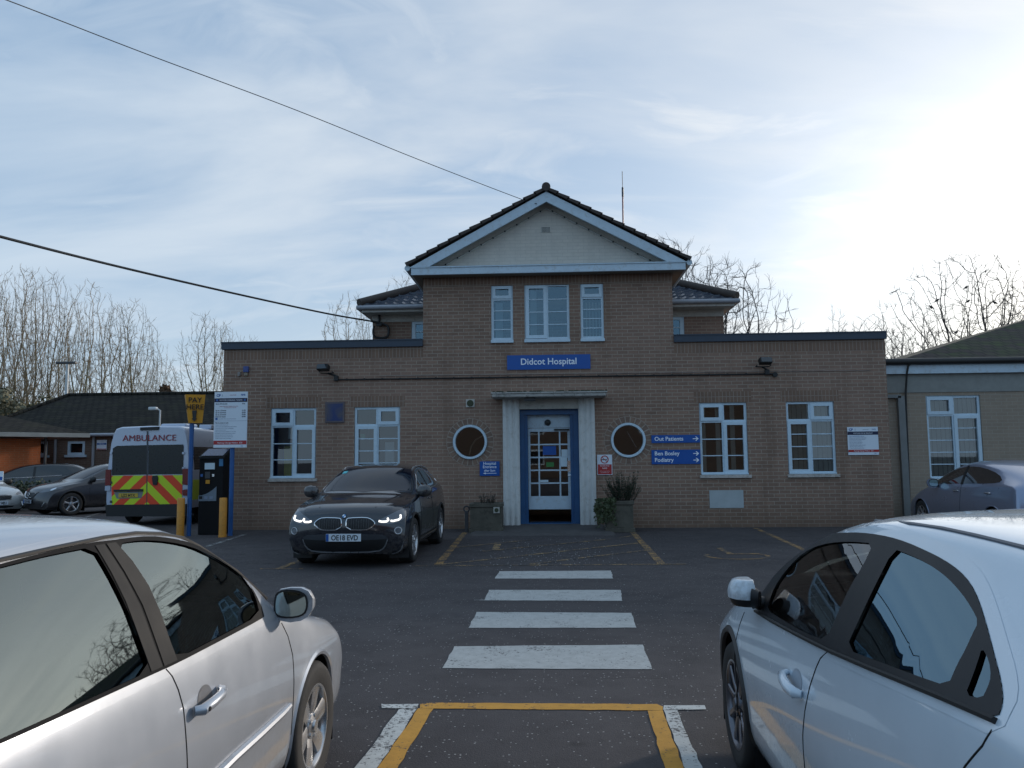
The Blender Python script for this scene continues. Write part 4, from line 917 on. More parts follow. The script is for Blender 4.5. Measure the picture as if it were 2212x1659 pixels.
BT('CP', .062, SIGNT, .06, .915, b=.003); BT('I', .062, GREYT, .22, .915); BT('NHS', .042, SIGNT, .80, .93, b=.002); BT('Oxford Health', .02, REDS, .46, .935)
text('VISITORS PARKING TARIFFS', h_*.034, LETTER, r_, (x0+w_*.5, -.078, z0_+h_*.838), align='CENTER')
for fx in (.06, .90): m_ = MB(); m_.box((x0+w_*(fx-.01), -.0775, z0_+h_*.832), (x0+w_*(fx+.05), -.0765, z0_+h_*.868)); m_.obj('square_symbol', SIGNT, r_)
BT('Up to 30 minutes', .030, NAVY, .04, .775, b=.001); BT('Free', .030, NAVY, .84, .775, b=.001)
BT('Number plate must be entered at the machine', .018, REDS, .16, .735); BT('for the free period to be valid', .018, REDS, .3, .71)
for i, (a_, b_) in enumerate((('Up to 1.5 hours', '£1.50'), ('Up to 2.5 hours', '£2.50'), ('Up to 3.5 hours', '£3.50'), ('Over 3.5 hours', '£6.00'))): BT(a_, .030, NAVY, .04, .655-.037*i, b=.001); BT(b_, .030, NAVY, .84, .655-.037*i, b=.001)
BT('Blue badge holders may park free of charge', .018, GREYT, .14, .51); m_ = MB(); m_.box((x0+w_*.04, -.077, z0_+h_*.495), (x0+w_*.11, -.0765, z0_+h_*.535)); m_.obj('badge_symbol', SIGNT, r_)
BT('This is a private car park', .024, NAVY, .04, .435, b=.001)
for i in range(9): BT(['Monday to Sunday 24 hours a day', 'Tickets must be clearly displayed in the vehicle at all times', 'while parked on this site and are not transferable', 'Parking in marked bays only', 'Vehicles must not obstruct ambulances or access roads', 'By parking here you agree to the terms and conditions', 'Failure to comply will result in a parking charge', 'Additional costs will be added to unpaid charges', 'Car park managed on behalf of the hospital'][i], .0165, GREYT, .05, .40-.03*i)
BT('Parking Charge Notice  £50', .040, LETTER, .5, .073, 'CENTER'); BT('CPI', .03, SIGNT, .82, .015)
# pay machine
pm_x0, pm_x1 = A(429, 1060, 16.9)[0], A(482, 1060, 16.9)[0]; ztm = A(455, 971, 16.9)[1]
r_ = thing('pay_machine', 'black parking ticket machine with sloping solar top between the two blue posts', 'ticket machine', ((pm_x0+pm_x1)/2, 17.1, 0))
hw_ = (pm_x1-pm_x0)/2
BLKM = pm('machine_black', (.008, .008, .009), .6, .2, spec=.2)
m_ = MB(); m_.box((-hw_, -.2, 0), (hw_, .2, ztm-.18), bev=.02); m_.obj('cabinet', BLKM, r_)
m_ = MB(); m_.prismx([(-.24, ztm-.20), (.22, ztm-.20), (.22, ztm+.02), (-.22, ztm-.16)], -hw_-.01, hw_+.01); tp = m_.obj('top', BLKM, r_)
m_ = MB(); m_.add([(-hw_+.03, -.19, ztm-.145), (hw_-.03, -.19, ztm-.145), (hw_-.03, .19, ztm+.010), (-hw_+.03, .19, ztm+.010)], [(0, 1, 2, 3)]); m_.v = [Vector((v.x, v.y, v.z+.012)) for v in m_.v]; m_.obj('solar_panel', pm('solar_blue', (.03, .05, .12), .2, .1), tp, recalc=False)
def z2(x, y): return ((240+x/3.95)/1.1573, (940+y/3.95)/1.1573)
def mpart(name, xa, ya, xb, yb, mat, yo=-.205, th=.012, bev=0):
    a_ = A(*z2(xa, yb), 16.9); b_ = A(*z2(xb, ya), 16.9); ox = (pm_x0+pm_x1)/2; q_ = MB(); q_.box((a_[0]-ox, yo-th, a_[1]), (b_[0]-ox, yo, b_[1]), bev=bev); return q_.obj(name, mat, r_)
mpart('screen', 1076, 858, 1176, 922, PAP); mpart('parking_symbol', 1218, 818, 1258, 890, pm('machine_symbol_blue', (.05, .20, .38), .5, .05))
mpart('keypad', 1078, 945, 1130, 1012, DKGREY, bev=.003); mpart('card_slot', 1084, 1026, 1126, 1064, SY, bev=.003); mpart('button', 1034, 968, 1058, 995, SIGNT, bev=.003); mpart('coin_slot', 1148, 968, 1172, 995, CHROME, bev=.003)
q_ = MB(); a_ = A(*z2(1012, 1235), 16.9); b_ = A(*z2(1192, 1090), 16.9); ox = (pm_x0+pm_x1)/2; xa, xb, za, zb_ = a_[0]-ox, b_[0]-ox, a_[1], b_[1]
q_.prism([(xa, za), (xb, za), (xb, zb_)]+[(xb-(xb-xa)*t_, zb_-(zb_-za)*(.62*(1-(1-t_)**2))) for t_ in (.2, .4, .6, .8, 1)], -.215, -.203); q_.obj('info_panel', pm('machine_panel_grey', (.16, .20, .24), .5, .1), r_)
for i in range(3): mpart('label_sticker', 1020+i*52, 1186, 1052+i*52, 1215, (BLK, GREYT, GREYT)[i], yo=-.215, th=.004)
# bollards
def bollard(px, py, label):
    p_ = gp(px, py); r_ = thing('bollard', label, 'bollard', p_, 0, 'yellow bollards by the ticket machine')
    m_ = MB(); m_.lathe([(-.05, .078), (.80, .078), (.815, .070), (.82, .001)], 24, 'z'); m_.obj('post', BOLY, r_, smooth=True)
    m_ = MB(); m_.lathe([(-.05, .085), (.035, .085), (.04, .079)], 24, 'z'); m_.obj('base_collar', BOLY, r_, smooth=True)
    s_ = (p_.y)/16.6; return r_
bollard(389, 1160, 'yellow bollard left of the ticket machine, partly behind the silver car roof'); bollard(480.5, 1160, 'yellow bollard right of the ticket machine beside the tariff board post')
# ================================================================== cables, aerial, lamps
def cable(name, pts, r, label):
    m_ = MB(); pts = [Vector(p) for p in pts]; out = []
    n = len(pts)
    for i in range(n-1):
        p0 = pts[max(i-1, 0)]; p1 = pts[i]; p2 = pts[i+1]; p3 = pts[min(i+2, n-1)]
        for k in range(8):
            t = k/8; out.append(.5*((2*p1)+(p2-p0)*t+(2*p0-5*p1+4*p2-p3)*t*t+(3*p1-p0-3*p2+p3)*t**3))
    out.append(pts[-1]); m_.tube(out, r, 6); o = m_.obj(name, BLK, None, smooth=True, recalc=False); return tag(o, label, 'cable')
cable('overhead_cable', [at(-150, -55, 9.0), at(14, 0, 10.2), at(320, 118, 12.3), at(640, 238, 14.2), at(900, 343, 16), at(1120, 428, 17.5), at(1160, 440, 17.58)], .008, 'thin overhead cable crossing the sky down to the gable')
cable('overhead_cable', [at(-150, 470, 9.5), at(0, 511, 10.5), at(240, 572, 13.0), at(480, 628, 15.8), at(700, 676, 19.0), at(803, 694, 20.4)], .022, 'thick black overhead cable sagging to the left upper corner of the building')
c = [at(803, 694, 20.4), at(826, 699, 20.5), at(838, 706, 20.52), at(838, 725, 20.52), at(826, 730, 20.52), at(810, 728, 20.52), at(806, 718, 20.52), at(808, 704, 20.52)]
cable('cable_loop', c, .03, 'slack black cable loop on the upper left wall corner')
m_ = MB(); p_ = at(819, 684, 20.5); q_ = at(819, 700, 20.5); m_.cyl(p_+Vector((0, 0, .15)), q_, .035); m_.box(q_-Vector((.07, .04, .05)), q_+Vector((.07, .04, .03))); tag(m_.obj('cable_bracket', BLK), 'short black bracket holding the thick cable under the left eaves', 'bracket')
r_ = thing('aerial_mast', 'thin whip aerial with a red lower tube rising behind the gable', 'aerial', at(1347.5, 600, 22.5))
o_ = at(1347.5, 600, 22.5); m_ = MB(); m_.cyl((0, 0, 0), at(1345, 408, 22.5)-o_, .022, 8); m_.obj('mast', pm('aerial_red', (.32, .12, .11), .5, .2), r_)
m_ = MB(); m_.cyl(at(1345, 408, 22.5)-o_, at(1344, 370, 22.5)-o_, .009, 6); m_.obj('whip', BLK, r_); m_ = MB(); m_.cyl(at(1345.3, 425, 22.5)-o_, at(1345, 405, 22.5)-o_, .03, 8); m_.obj('collar', DKGREY, r_)
WLAMP = pm('lamp_post_white', (.60, .62, .62), .5, .1)
def street_lamp(px, ptop, Y, armdx, armz, label, th=.05, wide=False):
    b = at(px, ptop, Y); r_ = thing('street_lamp', label, 'street lamp', (b.x, Y, 0))
    m_ = MB(); m_.cyl((0, 0, 0), (0, 0, b.z), th*1.3, 10, 0, th); m_.obj('pole', WLAMP, r_, smooth=True)
    m_ = MB()
    if wide: m_.box((-armdx, -.12, b.z-.03), (armdx*.8, .12, b.z+.1), bev=.03); m_.obj('lamp_head', DKGREY, r_)
    else:
        m_.tube([(0, 0, b.z-.02), (-armdx*.5, 0, b.z+.04), (-armdx, 0, b.z+armz)], th*.8, 8); m_.obj('arm', WLAMP, r_); m_ = MB(); m_.box((-armdx-.22, -.09, b.z+armz-.05), (-armdx+.05, .09, b.z+armz+.06), bev=.03); m_.obj('lamp_head', WLAMP, r_)
street_lamp(346, 886, 26, .16, .05, 'white street lamp with a short arm rising behind the ambulance', .028)
street_lamp(146, 785, 44, .65, 0, 'tall pale lamp post with a flat dark head among the left bare trees', .08, True)
# ================================================================== left buildings
LB = thing('clinic_building', 'long low dark brick building with a dark hipped roof on the left', 'building')
YL = 33.0
def C_(px, py, Y=YL): return A(px, py, Y)
lx0, lx1 = C_(92, 1000)[0], C_(700, 1000)[0]; le = C_(190, 941)[1]
lw = MB(); wl = [(C_(*((0+x0_)/4.367/1.1573, (940+y0_)/4.367/1.1573))) for x0_, y0_ in ()]
def z3b(x, y): return ((x/4.367)/1.1573, (940+y/4.367)/1.1573)
w1 = (C_(*z3b(400, 865)), C_(*z3b(522, 715))); w2 = (C_(*z3b(738, 862)), C_(*z3b(930, 712)))
wall_mb(lw, rect(lx0-2, -.1, lx1, le), [rect(w1[0][0], w1[0][1], w1[1][0], w1[1][1]), rect(w2[0][0], w2[0][1], w2[1][0], w2[1][1])], YL, .12); lw.add([(lx0-2, YL, 0), (lx0-2, YL+10, 0), (lx0-2, YL+10, le), (lx0-2, YL, le)], [(0, 1, 2, 3)]); lw.obj('wall', BR_D, LB, recalc=False)
for q0, q1 in (w1, w2):
    f = MB(); rect_frame(f, q0[0], q0[1], q1[0], q1[1], .10, YL-.02, YL+.1); f.box((q0[0]-.1, YL-.08, q0[1]-.1), (q1[0]+.1, YL+.02, q0[1]-.001)); F_ = f.obj('window', UPVC, LB); q = MB(); q.add([(q0[0], YL+.05, q0[1]), (q1[0], YL+.05, q0[1]), (q1[0], YL+.05, q1[1]), (q0[0], YL+.05, q1[1])], [(0, 1, 2, 3)]); q.obj('pane', DGLASS, F_, recalc=False)
for px_ in (121.5, 203.5):
    dpz = MB(); x_ = C_(px_, 960)[0]; dpz.cyl((x_, YL-.06, .4), (x_, YL-.06, le), .06, 8); dpz.obj('downpipe', pm('grey_pipe', (.35, .36, .38), .4, .1), LB, smooth=True)
g_ = MB(); g_.tube([(lx0-2.4, YL-.35, le+.02), (lx1, YL-.35, le+.02)], .07, 8); g_.obj('gutter', pm('grey_gutter', (.32, .33, .36), .4, .1), LB, smooth=True)
ry = YL+6.5; rzz = at(300, 852.5, ry).z; rxl = at(148, 852, ry).x; exl = at(25, 912, YL+1.5).x
rf = MB(); rf.add([(lx0-3.6, YL-.4, le), (lx1, YL-.4, le), (lx1, ry, rzz), (rxl, ry, rzz), (lx0-3.6, ry+6, le), (lx1, ry+6, le)], [(0, 1, 2, 3), (0, 3, 4), (4, 3, 2, 5)])
TIL, t_, b_ = nt('plain_dark_tiles'); p_ = pos(t_); bt_ = nd(t_, 'ShaderNodeTexBrick'); cb2 = nd(t_, 'ShaderNodeCombineXYZ'); s2 = nd(t_, 'ShaderNodeSeparateXYZ'); t_.links.new(p_, s2.inputs[0]); t_.links.new(s2.outputs[0], cb2.inputs[0]); t_.links.new(s2.outputs[1], cb2.inputs[1]); t_.links.new(cb2.outputs[0], bt_.inputs[0])
bt_.inputs['Scale'].default_value = 1; bt_.inputs['Brick Width'].default_value = .33; bt_.inputs['Row Height'].default_value = .3; bt_.inputs['Mortar Size'].default_value = .025; bt_.inputs['Color1'].default_value = (.036, .033, .028, 1); bt_.inputs['Color2'].default_value = (.022, .021, .019, 1); bt_.inputs['Mortar'].default_value = (.008, .008, .008, 1)
n_ = nz(t_, 1.2, 5, .7, p_); t_.links.new(mx(t_, mr(t_, n_, .5, .75, 0, .6), bt_.outputs[0], (.045, .045, .025)), b_.inputs['Base Color']); b_.inputs['Roughness'].default_value = .95; b_.inputs['Specular IOR Level'].default_value = .1; bump(t_, b_, bt_.outputs[0], .6, .02)
rf.obj('roof', TIL, LB, recalc=False)
rg = MB(); rg.tube([(rxl, ry, rzz+.03), (lx1, ry, rzz+.03)], .1, 8); rg.tube([(rxl, ry, rzz+.03), (lx0-3.6, YL-.4, le+.03)], .1, 8); rg.obj('ridge_tiles', TIL, LB)
p_ = C_(*z3b(1062, 805)); q_ = C_(*z3b(1174, 697)); r_ = thing('wall_notice', 'small white notice with navy band on the dark brick building left of the ambulance', 'sign', (p_[0], YL-.06, p_[1])); w_, h_ = q_[0]-p_[0], q_[1]-p_[1]
m_ = MB(); m_.box((0, 0, 0), (w_, .03, h_)); m_.obj('board', SIGNWHITE, r_); m_ = MB(); m_.box((0.01, -.003, h_*.5), (w_-.01, -.001, h_*.68)); m_.obj('navy_band', SIGNT, r_); m_ = MB(); m_.box((0.01, -.003, .01), (w_-.01, -.001, h_*.1)); m_.obj('red_band', REDS, r_); text('PARKING', h_*.13, LETTER, r_, (w_/2, -.004, h_*.54), align='CENTER')
# orange brick building, front turned towards the sun
OB = thing('orange_brick_building', 'orange brick building with a low dark roof at the far left edge', 'building')
pc = at(86, 1010, 29.0); ang = R(52)
ux = Vector((math.cos(ang), math.sin(ang), 0))*-1.0    # along the lit wall going left and towards the camera
wv_ = Vector((-math.cos(ang), -math.sin(ang), 0)); oz = at(86, 968, 29).z; ezz = at(86, 948, 28.6).z
c0 = Vector((pc.x, 29.0, 0)); c1_ = c0+wv_*9.0; bk = Vector((-math.sin(ang), math.cos(ang), 0))
m_ = MB(); m_.add([c0, c1_, c1_+Vector((0, 0, oz+.35)), c0+Vector((0, 0, oz+.35)), c0+bk*8, c0+bk*8+Vector((0, 0, oz+.35))], [(0, 1, 2, 3), (0, 3, 5, 4)]); 
m_.obj('wall', BR_O, OB, recalc=False)
e_o = .9; E0 = c0-bk*e_o-wv_*1.4; E1 = c1_-bk*e_o; E2 = c1_+bk*8.9; E3 = c0+bk*8.9-wv_*1.4
zz = oz+.40
m_ = MB(); vs_ = [E0, E1, E2, E3]; m_.add([v+Vector((0, 0, zz)) for v in vs_]+[v+Vector((0, 0, zz+.16)) for v in vs_], [(3, 2, 1, 0), (0, 1, 5, 4), (1, 2, 6, 5), (2, 3, 7, 6), (3, 0, 4, 7)]); m_.obj('fascia', pm('fascia_grey', (.30, .30, .28), .6, .1), OB)
m_ = MB(); md0 = (E0+E3)/2+wv_*3; md1 = (E1+E2)/2; up = Vector((0, 0, zz+.17)); m_.add([E0+up, E1+up, E2+up, E3+up, md0+up+Vector((0, 0, 1.1)), md1+up+Vector((0, 0, 1.1))], [(0, 1, 5, 4), (3, 4, 5, 2), (0, 4, 3)]); m_.obj('roof', TIL, OB, recalc=False)
m_ = MB(); dpx = c0-wv_*.12-bk*.12; m_.cyl(dpx, dpx+Vector((0, 0, zz)), .05, 8); m_.obj('downpipe', DKGREY, OB)
p_ = at(2, 1030, 23.5); r_ = thing('blue_white_sign', 'small blue and white sign on posts at the far left edge', 'sign', (p_.x, 23.5, 0)); m_ = MB(); m_.box((-.35, -.02, p_.z-.12), (.08, .0, p_.z+.17)); m_.obj('board', SIGNWHITE, r_); m_ = MB(); m_.box((-.33, -.03, p_.z-.1), (.06, -.021, p_.z+.0)); m_.obj('blue_panel', SIGNBLUE, r_); m_ = MB(); m_.cyl((-.1, .02, 0), (-.1, .02, p_.z+.1), .03); m_.obj('post', DKGREY, r_)
# house behind the photographer, seen only mirrored in the windows
HB = thing('mirrored_house', 'dull red brick terrace across the road, seen mirrored in the ground floor windows', 'house', (4, -26, 0))
m_ = MB(); wall_mb(m_, [(-16, -.1), (16, -.1), (16, 6), (-16, 6)], [rect(-6+4.5*i, 1, -4.4+4.5*i, 2.2) for i in range(3)]+[rect(-6+4.5*i, 3.4, -4.4+4.5*i, 4.5) for i in range(3)], 0, -.12)
for x in (-16, 16): m_.add([(x, 0, 0), (x, -8, 0), (x, -8, 6), (x, 0, 6)], [(0, 1, 2, 3)])
m_.obj('wall', brick('dull_red_brick', (.115, .085, .07), (.09, .07, .06), (.16, .14, .12), .24, .08), HB, recalc=False)
m_ = MB(); m_.add([(-16.4, .4, 5.9), (16.4, .4, 5.9), (16.4, -4, 8.6), (-16.4, -4, 8.6), (-16.4, -8.4, 5.9), (16.4, -8.4, 5.9)], [(0, 1, 2, 3), (3, 2, 5, 4)]); m_.obj('roof', pm('red_tiles', (.22, .09, .06), .9, .2), HB, recalc=False)
for i in range(3):
    for z in (1, 3.4):
        f = MB(); rect_frame(f, -6+4.5*i, z, -4.4+4.5*i, z+1.15, .08, -.1, 0.02); F_ = f.obj('window', UPVC, HB); q = MB(); q.add([(-6+4.5*i, -.05, z), (-4.4+4.5*i, -.05, z), (-4.4+4.5*i, -.05, z+1.15), (-6+4.5*i, -.05, z+1.15)], [(0, 1, 2, 3)]); q.obj('pane', DGLASS, F_, recalc=False)
# hedge at the left
rr = random.Random(2); hp0 = at(30, 1040, 25.5); m_ = MB()
for i in range(2600):
    q = Vector((hp0.x+rr.uniform(-4.5, 1.3), 25.5+rr.uniform(-.6, .6), rr.uniform(.05, 1.05)*(1-.15*rr.random()))); u_ = Vector((rr.gauss(0, 1), rr.gauss(0, 1), rr.gauss(0, 1))).normalized()*.06; v_ = u_.cross(Vector((rr.gauss(0, 1), rr.gauss(0, 1), rr.gauss(0, 1)))).normalized()*.04
    m_.add([q-u_, q-v_, q+u_, q+v_], [(0, 1, 2, 3)])
tag(m_.obj('hedge', LEAF, None, recalc=False), 'low dark green hedge in front of the orange brick wall', 'hedge')
# ================================================================== bare trees
BARK = pm('winter_bark', (.24, .20, .12), .95, .35, .8, obj=False); BARKD = pm('dark_bark', (.07, .058, .05), .95, .3, .8, obj=False)
TWIG = pm('winter_twigs', (.27, .20, .125), .95, .3, .6, obj=False); TWIGD = pm('dark_twigs', (.085, .068, .06), .95, .3, .6, obj=False)
import numpy as np
def grow(seed, h, rad, zlow, zc, n_att, upb, r0, step=.24, kill=.42, multi=1, tip=3, droop=0.):
    """bare crown grown towards points scattered in an envelope; branch radii from the pipe rule"""
    rs = np.random.RandomState(seed); att = []
    while len(att) < n_att:
        p = rs.uniform(-1, 1, 3); 
        if p[0]**2+p[1]**2+p[2]**2 > 1: continue
        z = p[2]; zz = zc*h+(h-zc*h)*z if z > 0 else zc*h+(zc*h-zlow*h)*z
        w = rad*h*(1+.25*math.sin(3*math.atan2(p[1], p[0])+seed)+.15*rs.normal()*0)
        att.append((p[0]*w, p[1]*w, zz))
    att = np.array(att); pos_ = [np.array([0., 0, 0])]; par = [-1]
    z = 0
    while z < zlow*h*.9:
        z += step; pos_.append(pos_[-1]+np.array([rs.normal()*.03, rs.normal()*.03, step])); par.append(len(pos_)-2)
    if multi > 1:
        base = len(pos_)-1
        for m in range(multi):
            a = 2*math.pi*(m+rs.uniform(-.2, .2))/multi; last = base
            for k in range(int(.10*h/step)+1): pos_.append(pos_[last]+np.array([math.cos(a)*.35, math.sin(a)*.35, .9])*step); par.append(last); last = len(pos_)-1
    P_ = np.array(pos_); D2 = ((att[:, None]-P_[None])**2).sum(2); near = D2.argmin(1); nd2 = D2.min(1); alive = np.ones(len(att), bool)
    seen = {}
    for it in range(190):
        if not alive.any(): break
        ac = {}
        for i in np.nonzero(alive)[0]:
            if nd2[i] > (49 if it < 12 else 4): continue
            ac.setdefault(int(near[i]), []).append(i)
        if not ac: break
        newp = []
        for n_, l in ac.items():
            v = att[l]-pos_[n_]; v = (v/(np.linalg.norm(v, axis=1)[:, None]+1e-6)).sum(0); v = v/(np.linalg.norm(v)+1e-6)+np.array([0, 0, upb])+rs.normal(0, .05, 3); v /= np.linalg.norm(v)
            if seen.get(n_, 0) > 3: continue
            seen[n_] = seen.get(n_, 0)+1
            pos_.append(pos_[n_]+v*step); par.append(n_); newp.append(len(pos_)-1)
        if not newp: break
        q = np.array([pos_[k] for k in newp]); d = ((att[:, None]-q[None])**2).sum(2); m = d.argmin(1); dm = d.min(1); b = dm < nd2; near[b] = np.array(newp)[m[b]]; nd2[b] = dm[b]
        alive &= nd2 > kill*kill
    n = len(pos_); ch = [[] for _ in range(n)]
    for i in range(1, n): ch[par[i]].append(i)
    r = [0.]*n
    for i in range(n-1, -1, -1): r[i] = r0 if not ch[i] else sum(r[c]**2.08 for c in ch[i])**(1/2.08)
    T, Cn = MB(), MB(); rr = random.Random(seed)
    for i in range(1, n):
        a, b = Vector(pos_[par[i]]), Vector(pos_[i]); ra = min(r[par[i]], r[i]*1.25) if par[i] else r[par[i]]; big = r[i] > .045
        (T if big else Cn).tube([a, b], [ra, r[i]], 5 if big else 3, cap=False)
        if not ch[i] or (r[i] < r0*2.2 and rr.random() < .8):
            for k in range(tip if not ch[i] else 1):
                d_ = (b-a).normalized()+Vector((rr.gauss(0, .38), rr.gauss(0, .38), abs(rr.gauss(0, .3))+.12+upb*.8)); d_.normalize(); L_ = rr.uniform(.25, .6)
                m1_ = b+d_*L_*.5; d2_ = (d_+Vector((rr.gauss(0, .25), rr.gauss(0, .25), rr.gauss(0, .2)+upb*.3))).normalized(); Cn.tube([b, m1_, m1_+d2_*L_*.5], [r0*.8, r0*.65, r0*.4], 3, cap=False)
    zm = max(v.z for v in Cn.v); s = h/zm
    for m_ in (T, Cn): m_.v = [v*s for v in m_.v]
    return T, Cn
protos = {}
def proto(key, *a, mats=(BARK, TWIG), **k):
    T, Cn = grow(*a, **k); tr = mesh_obj('trunk', T.v, T.f, mats[0]); cr_ = mesh_obj('crown', Cn.v, Cn.f, mats[1]); protos[key] = (tr.data, cr_.data, a[1])
    bpy.data.objects.remove(tr); bpy.data.objects.remove(cr_)
for i in range(3): proto('up%d' % i, 20+i, 16, .19, .16+.04*i, .45, 2400, .24, .0105, multi=(1, 3, 2)[i])
for i in range(2): proto('wide%d' % i, 40+i, 12, (.38, .34)[i], .22, .50, 2600, .10, .0095, multi=(2, 3)[i], step=.22, kill=.36, mats=(BARKD, TWIGD))
proto('round', 70, 12, .20, .50, .72, 900, .02, .011, multi=2, mats=(BARKD, TWIGD))
proto('thin', 60, 14, .085, .12, .45, 700, .5, .011, multi=2, mats=(BARKD, TWIGD))
def tree(kind, px, ptop, Y, label, rz=0, sx=1., group=None, base=None):
    td, cd_, h0 = protos[kind]; top = at(px, ptop, Y); s = top.z/h0
    r_ = thing('bare_tree', label, 'tree', (top.x, Y, 0), rz, group)
    for nm, d_ in (('trunk', td), ('crown', cd_)):
        o = bpy.data.objects.new(nm, d_); COL.objects.link(o); o.parent = r_
    r_.scale = (s*sx, s*sx, s); return r_
G1 = 'bare trees behind the left buildings'
for i, (k, px, pt, Y, sx, lb) in enumerate([
    ('up0', -14, 590, 52, 1.0, 'bare tree cut by the left edge of the photo'), ('up1', 38, 568, 55, .85, 'tall bare tree just right of the left photo edge'), ('up2', 78, 572, 57, .8, 'tall bare tree, second full one from the left edge'),
    ('up0', 118, 578, 56, .75, 'tall slender bare tree left of the tall pale lamp post'), ('up1', 196, 604, 55, 1.0, 'bare tree with a spreading fork right of the tall lamp post'), ('up2', 248, 648, 58, .8, 'bare tree between the two widest crowns of the left row'),
    ('up0', 288, 640, 57, 1.0, 'bare tree near the right end of the left row'), ('up1', 322, 716, 60, 1.0, 'lower bare tree ending the left row above the clinic roof'),
    ('up2', 158, 660, 66, .9, 'fainter bare tree behind the tall lamp post'), ('up1', 5, 640, 64, 1.1, 'fainter bare tree behind the first trees at the left edge'), ('up0', 345, 770, 62, 1.1, 'low bare tree beside the brown evergreen')]):
    tree(k, px, pt, Y, lb, rz=i*1.3, sx=sx, group=G1)
tree('up2', 447, 668, 60, 'bare tree standing alone left of the parapet corner', 2.2, 1.0, G1); tree('up0', 488, 690, 64, 'bare tree partly hidden by the parapet corner', .7, .8, G1); tree('up1', 536, 722, 75, 'small bare treetop just showing above the left parapet', .9, 1.0, G1)
G2 = 'bare trees behind the hospital'
tree('up1', 752, 628, 50, 'bare tree left of the upper hipped roof', .4, 1.0, G2); tree('up2', 795, 660, 54, 'bare tree touching the thick cable end', 3.4, .8, G2); tree('up0', 880, 578, 50, 'bare treetop behind the left hip beside the gable', 1.1, .9, G2)
tree('wide0', 1432, 505, 46, 'wide bare tree showing behind the right slope of the gable', .3, .9, G2); tree('wide1', 1545, 545, 44, 'wide bare tree behind the right hipped roof', 1.7, 1.0, G2)
G3 = 'bare trees behind the right wing'
tree('thin', 1803, 655, 62, 'slim pointed bare tree above the right parapet', .5, 1.0, G3); tree('round', 1822, 690, 64, 'low bare tree beside the slim pointed one', .5, .8, G3); tree('round', 1880, 677, 60, 'round bare tree over the right end of the parapet', 2.5, 1.0, G3); tree('round', 1940, 688, 58, 'dark round bare tree filling the gap at the parapet end', 3.9, 1.1, G3)
tree('thin', 1990, 650, 62, 'upright bare poplar left of the big crow tree', 1.2, 1.3, G3); tree('thin', 2012, 665, 64, 'second upright poplar close beside the first', 2.2, 1.2, G3)
tree('wide0', 2085, 536, 40, 'big bare tree with crows perched in it above the mossy roof', 5.3, .95, G3); tree('wide1', 2190, 600, 44, 'bare tree behind the mossy roof at the right photo edge', 1.0, .8, G3)
# crows
CROW = pm('crow_black', (.012, .011, .012), .6, .2)
for i, (zx, zy, nm, fl) in enumerate([(957, 275, 'crow perched highest near the middle of the big bare tree', 1), (790, 350, 'crow on the left side of the big bare tree, upper of two', 1), (755, 388, 'crow on the left side of the big bare tree, lower of two', -1), (968, 355, 'large crow beside the main fork of the big bare tree', 1), (1122, 362, 'crow on the right side of the big bare tree', -1), (900, 533, 'crow sitting low above the slope of the mossy roof', 1)]):
    p_ = at(*z7(zx, zy), 39.5); r_ = thing('crow', nm, 'bird', p_, 0 if fl > 0 else PI, 'crows in the big bare tree')
    m_ = MB(); m_.tube([(-.30, 0, -.12), (-.20, 0, -.05), (-.08, 0, .0), (.03, 0, .05), (.11, 0, .11), (.14, 0, .15), (.18, 0, .16), (.25, 0, .145)], [.02, .045, .095, .105, .075, .055, .045, .008], 10); m_.obj('body', CROW, r_, smooth=True)
    m_ = MB(); m_.tube([(-.16, .07, -.05), (-.02, .1, .03), (.05, .08, .06)], [.012, .04, .02], 6); m_.tube([(-.16, -.07, -.05), (-.02, -.1, .03), (.05, -.08, .06)], [.012, .04, .02], 6); m_.tube([(0, .03, -.05), (0, .03, -.16)], .008, 4); m_.tube([(0, -.03, -.05), (0, -.03, -.16)], .008, 4); m_.obj('wing', CROW, r_); r_.scale = (.5, .5, .55)
# brown evergreen top above the clinic roof, far scrub
def leafy(name, label, px, ptop, Y, w_, n, mat, seed, cat='tree', low=.3, sz=.22):
    t_ = at(px, ptop, Y); rr = random.Random(seed); r_ = thing(name, label, cat, (t_.x, Y, 0)); m_ = MB(); hh = t_.z
    cl_ = [(rr.gauss(0, w_*.35), rr.gauss(0, w_*.3), hh*(low+(1-low)*rr.random())*.93, rr.uniform(.25, .5)*w_) for _ in range(26)]
    for i in range(n):
        c_ = rr.choice(cl_); d_ = Vector((rr.gauss(0, 1), rr.gauss(0, 1), rr.gauss(0, 1))).normalized(); q = Vector(c_[:3])+d_*c_[3]*rr.uniform(.6, 1); q.z = min(q.z, hh); u_ = Vector((rr.gauss(0, 1), rr.gauss(0, 1), rr.gauss(0, 1))).normalized()*sz; v_ = u_.cross(d_)*.6
        m_.add([q-u_, q-v_, q+u_, q+v_], [(0, 1, 2, 3)])
    m_.obj('crown', mat, r_, recalc=False); m_ = MB(); m_.cyl((0, 0, 0), (0, 0, hh*.7), .2, 8); m_.obj('trunk', BARKD, r_)
BRN = pm('brown_conifer', (.10, .055, .028), .9, .35, 2, obj=False); SCR = pm('pale_scrub', (.17, .155, .10), .95, .35, .7, obj=False)
leafy('brown_evergreen', 'small rounded brown evergreen top showing above the clinic ridge', 354, 826, 52, 1.0, 2600, BRN, 3)
for i, (px, pt, lb) in enumerate(((20, 838, 'pale scrubby bush at the left edge behind the buildings'), (75, 858, 'pale scrubby bush right of the first, under the bare trees'), (-30, 830, 'pale scrubby bush cut by the left photo edge'))): leafy('scrub_bush', lb, px, pt, 47+i, 2.2, 1800, SCR, 7+i, 'bush', .1, .16)
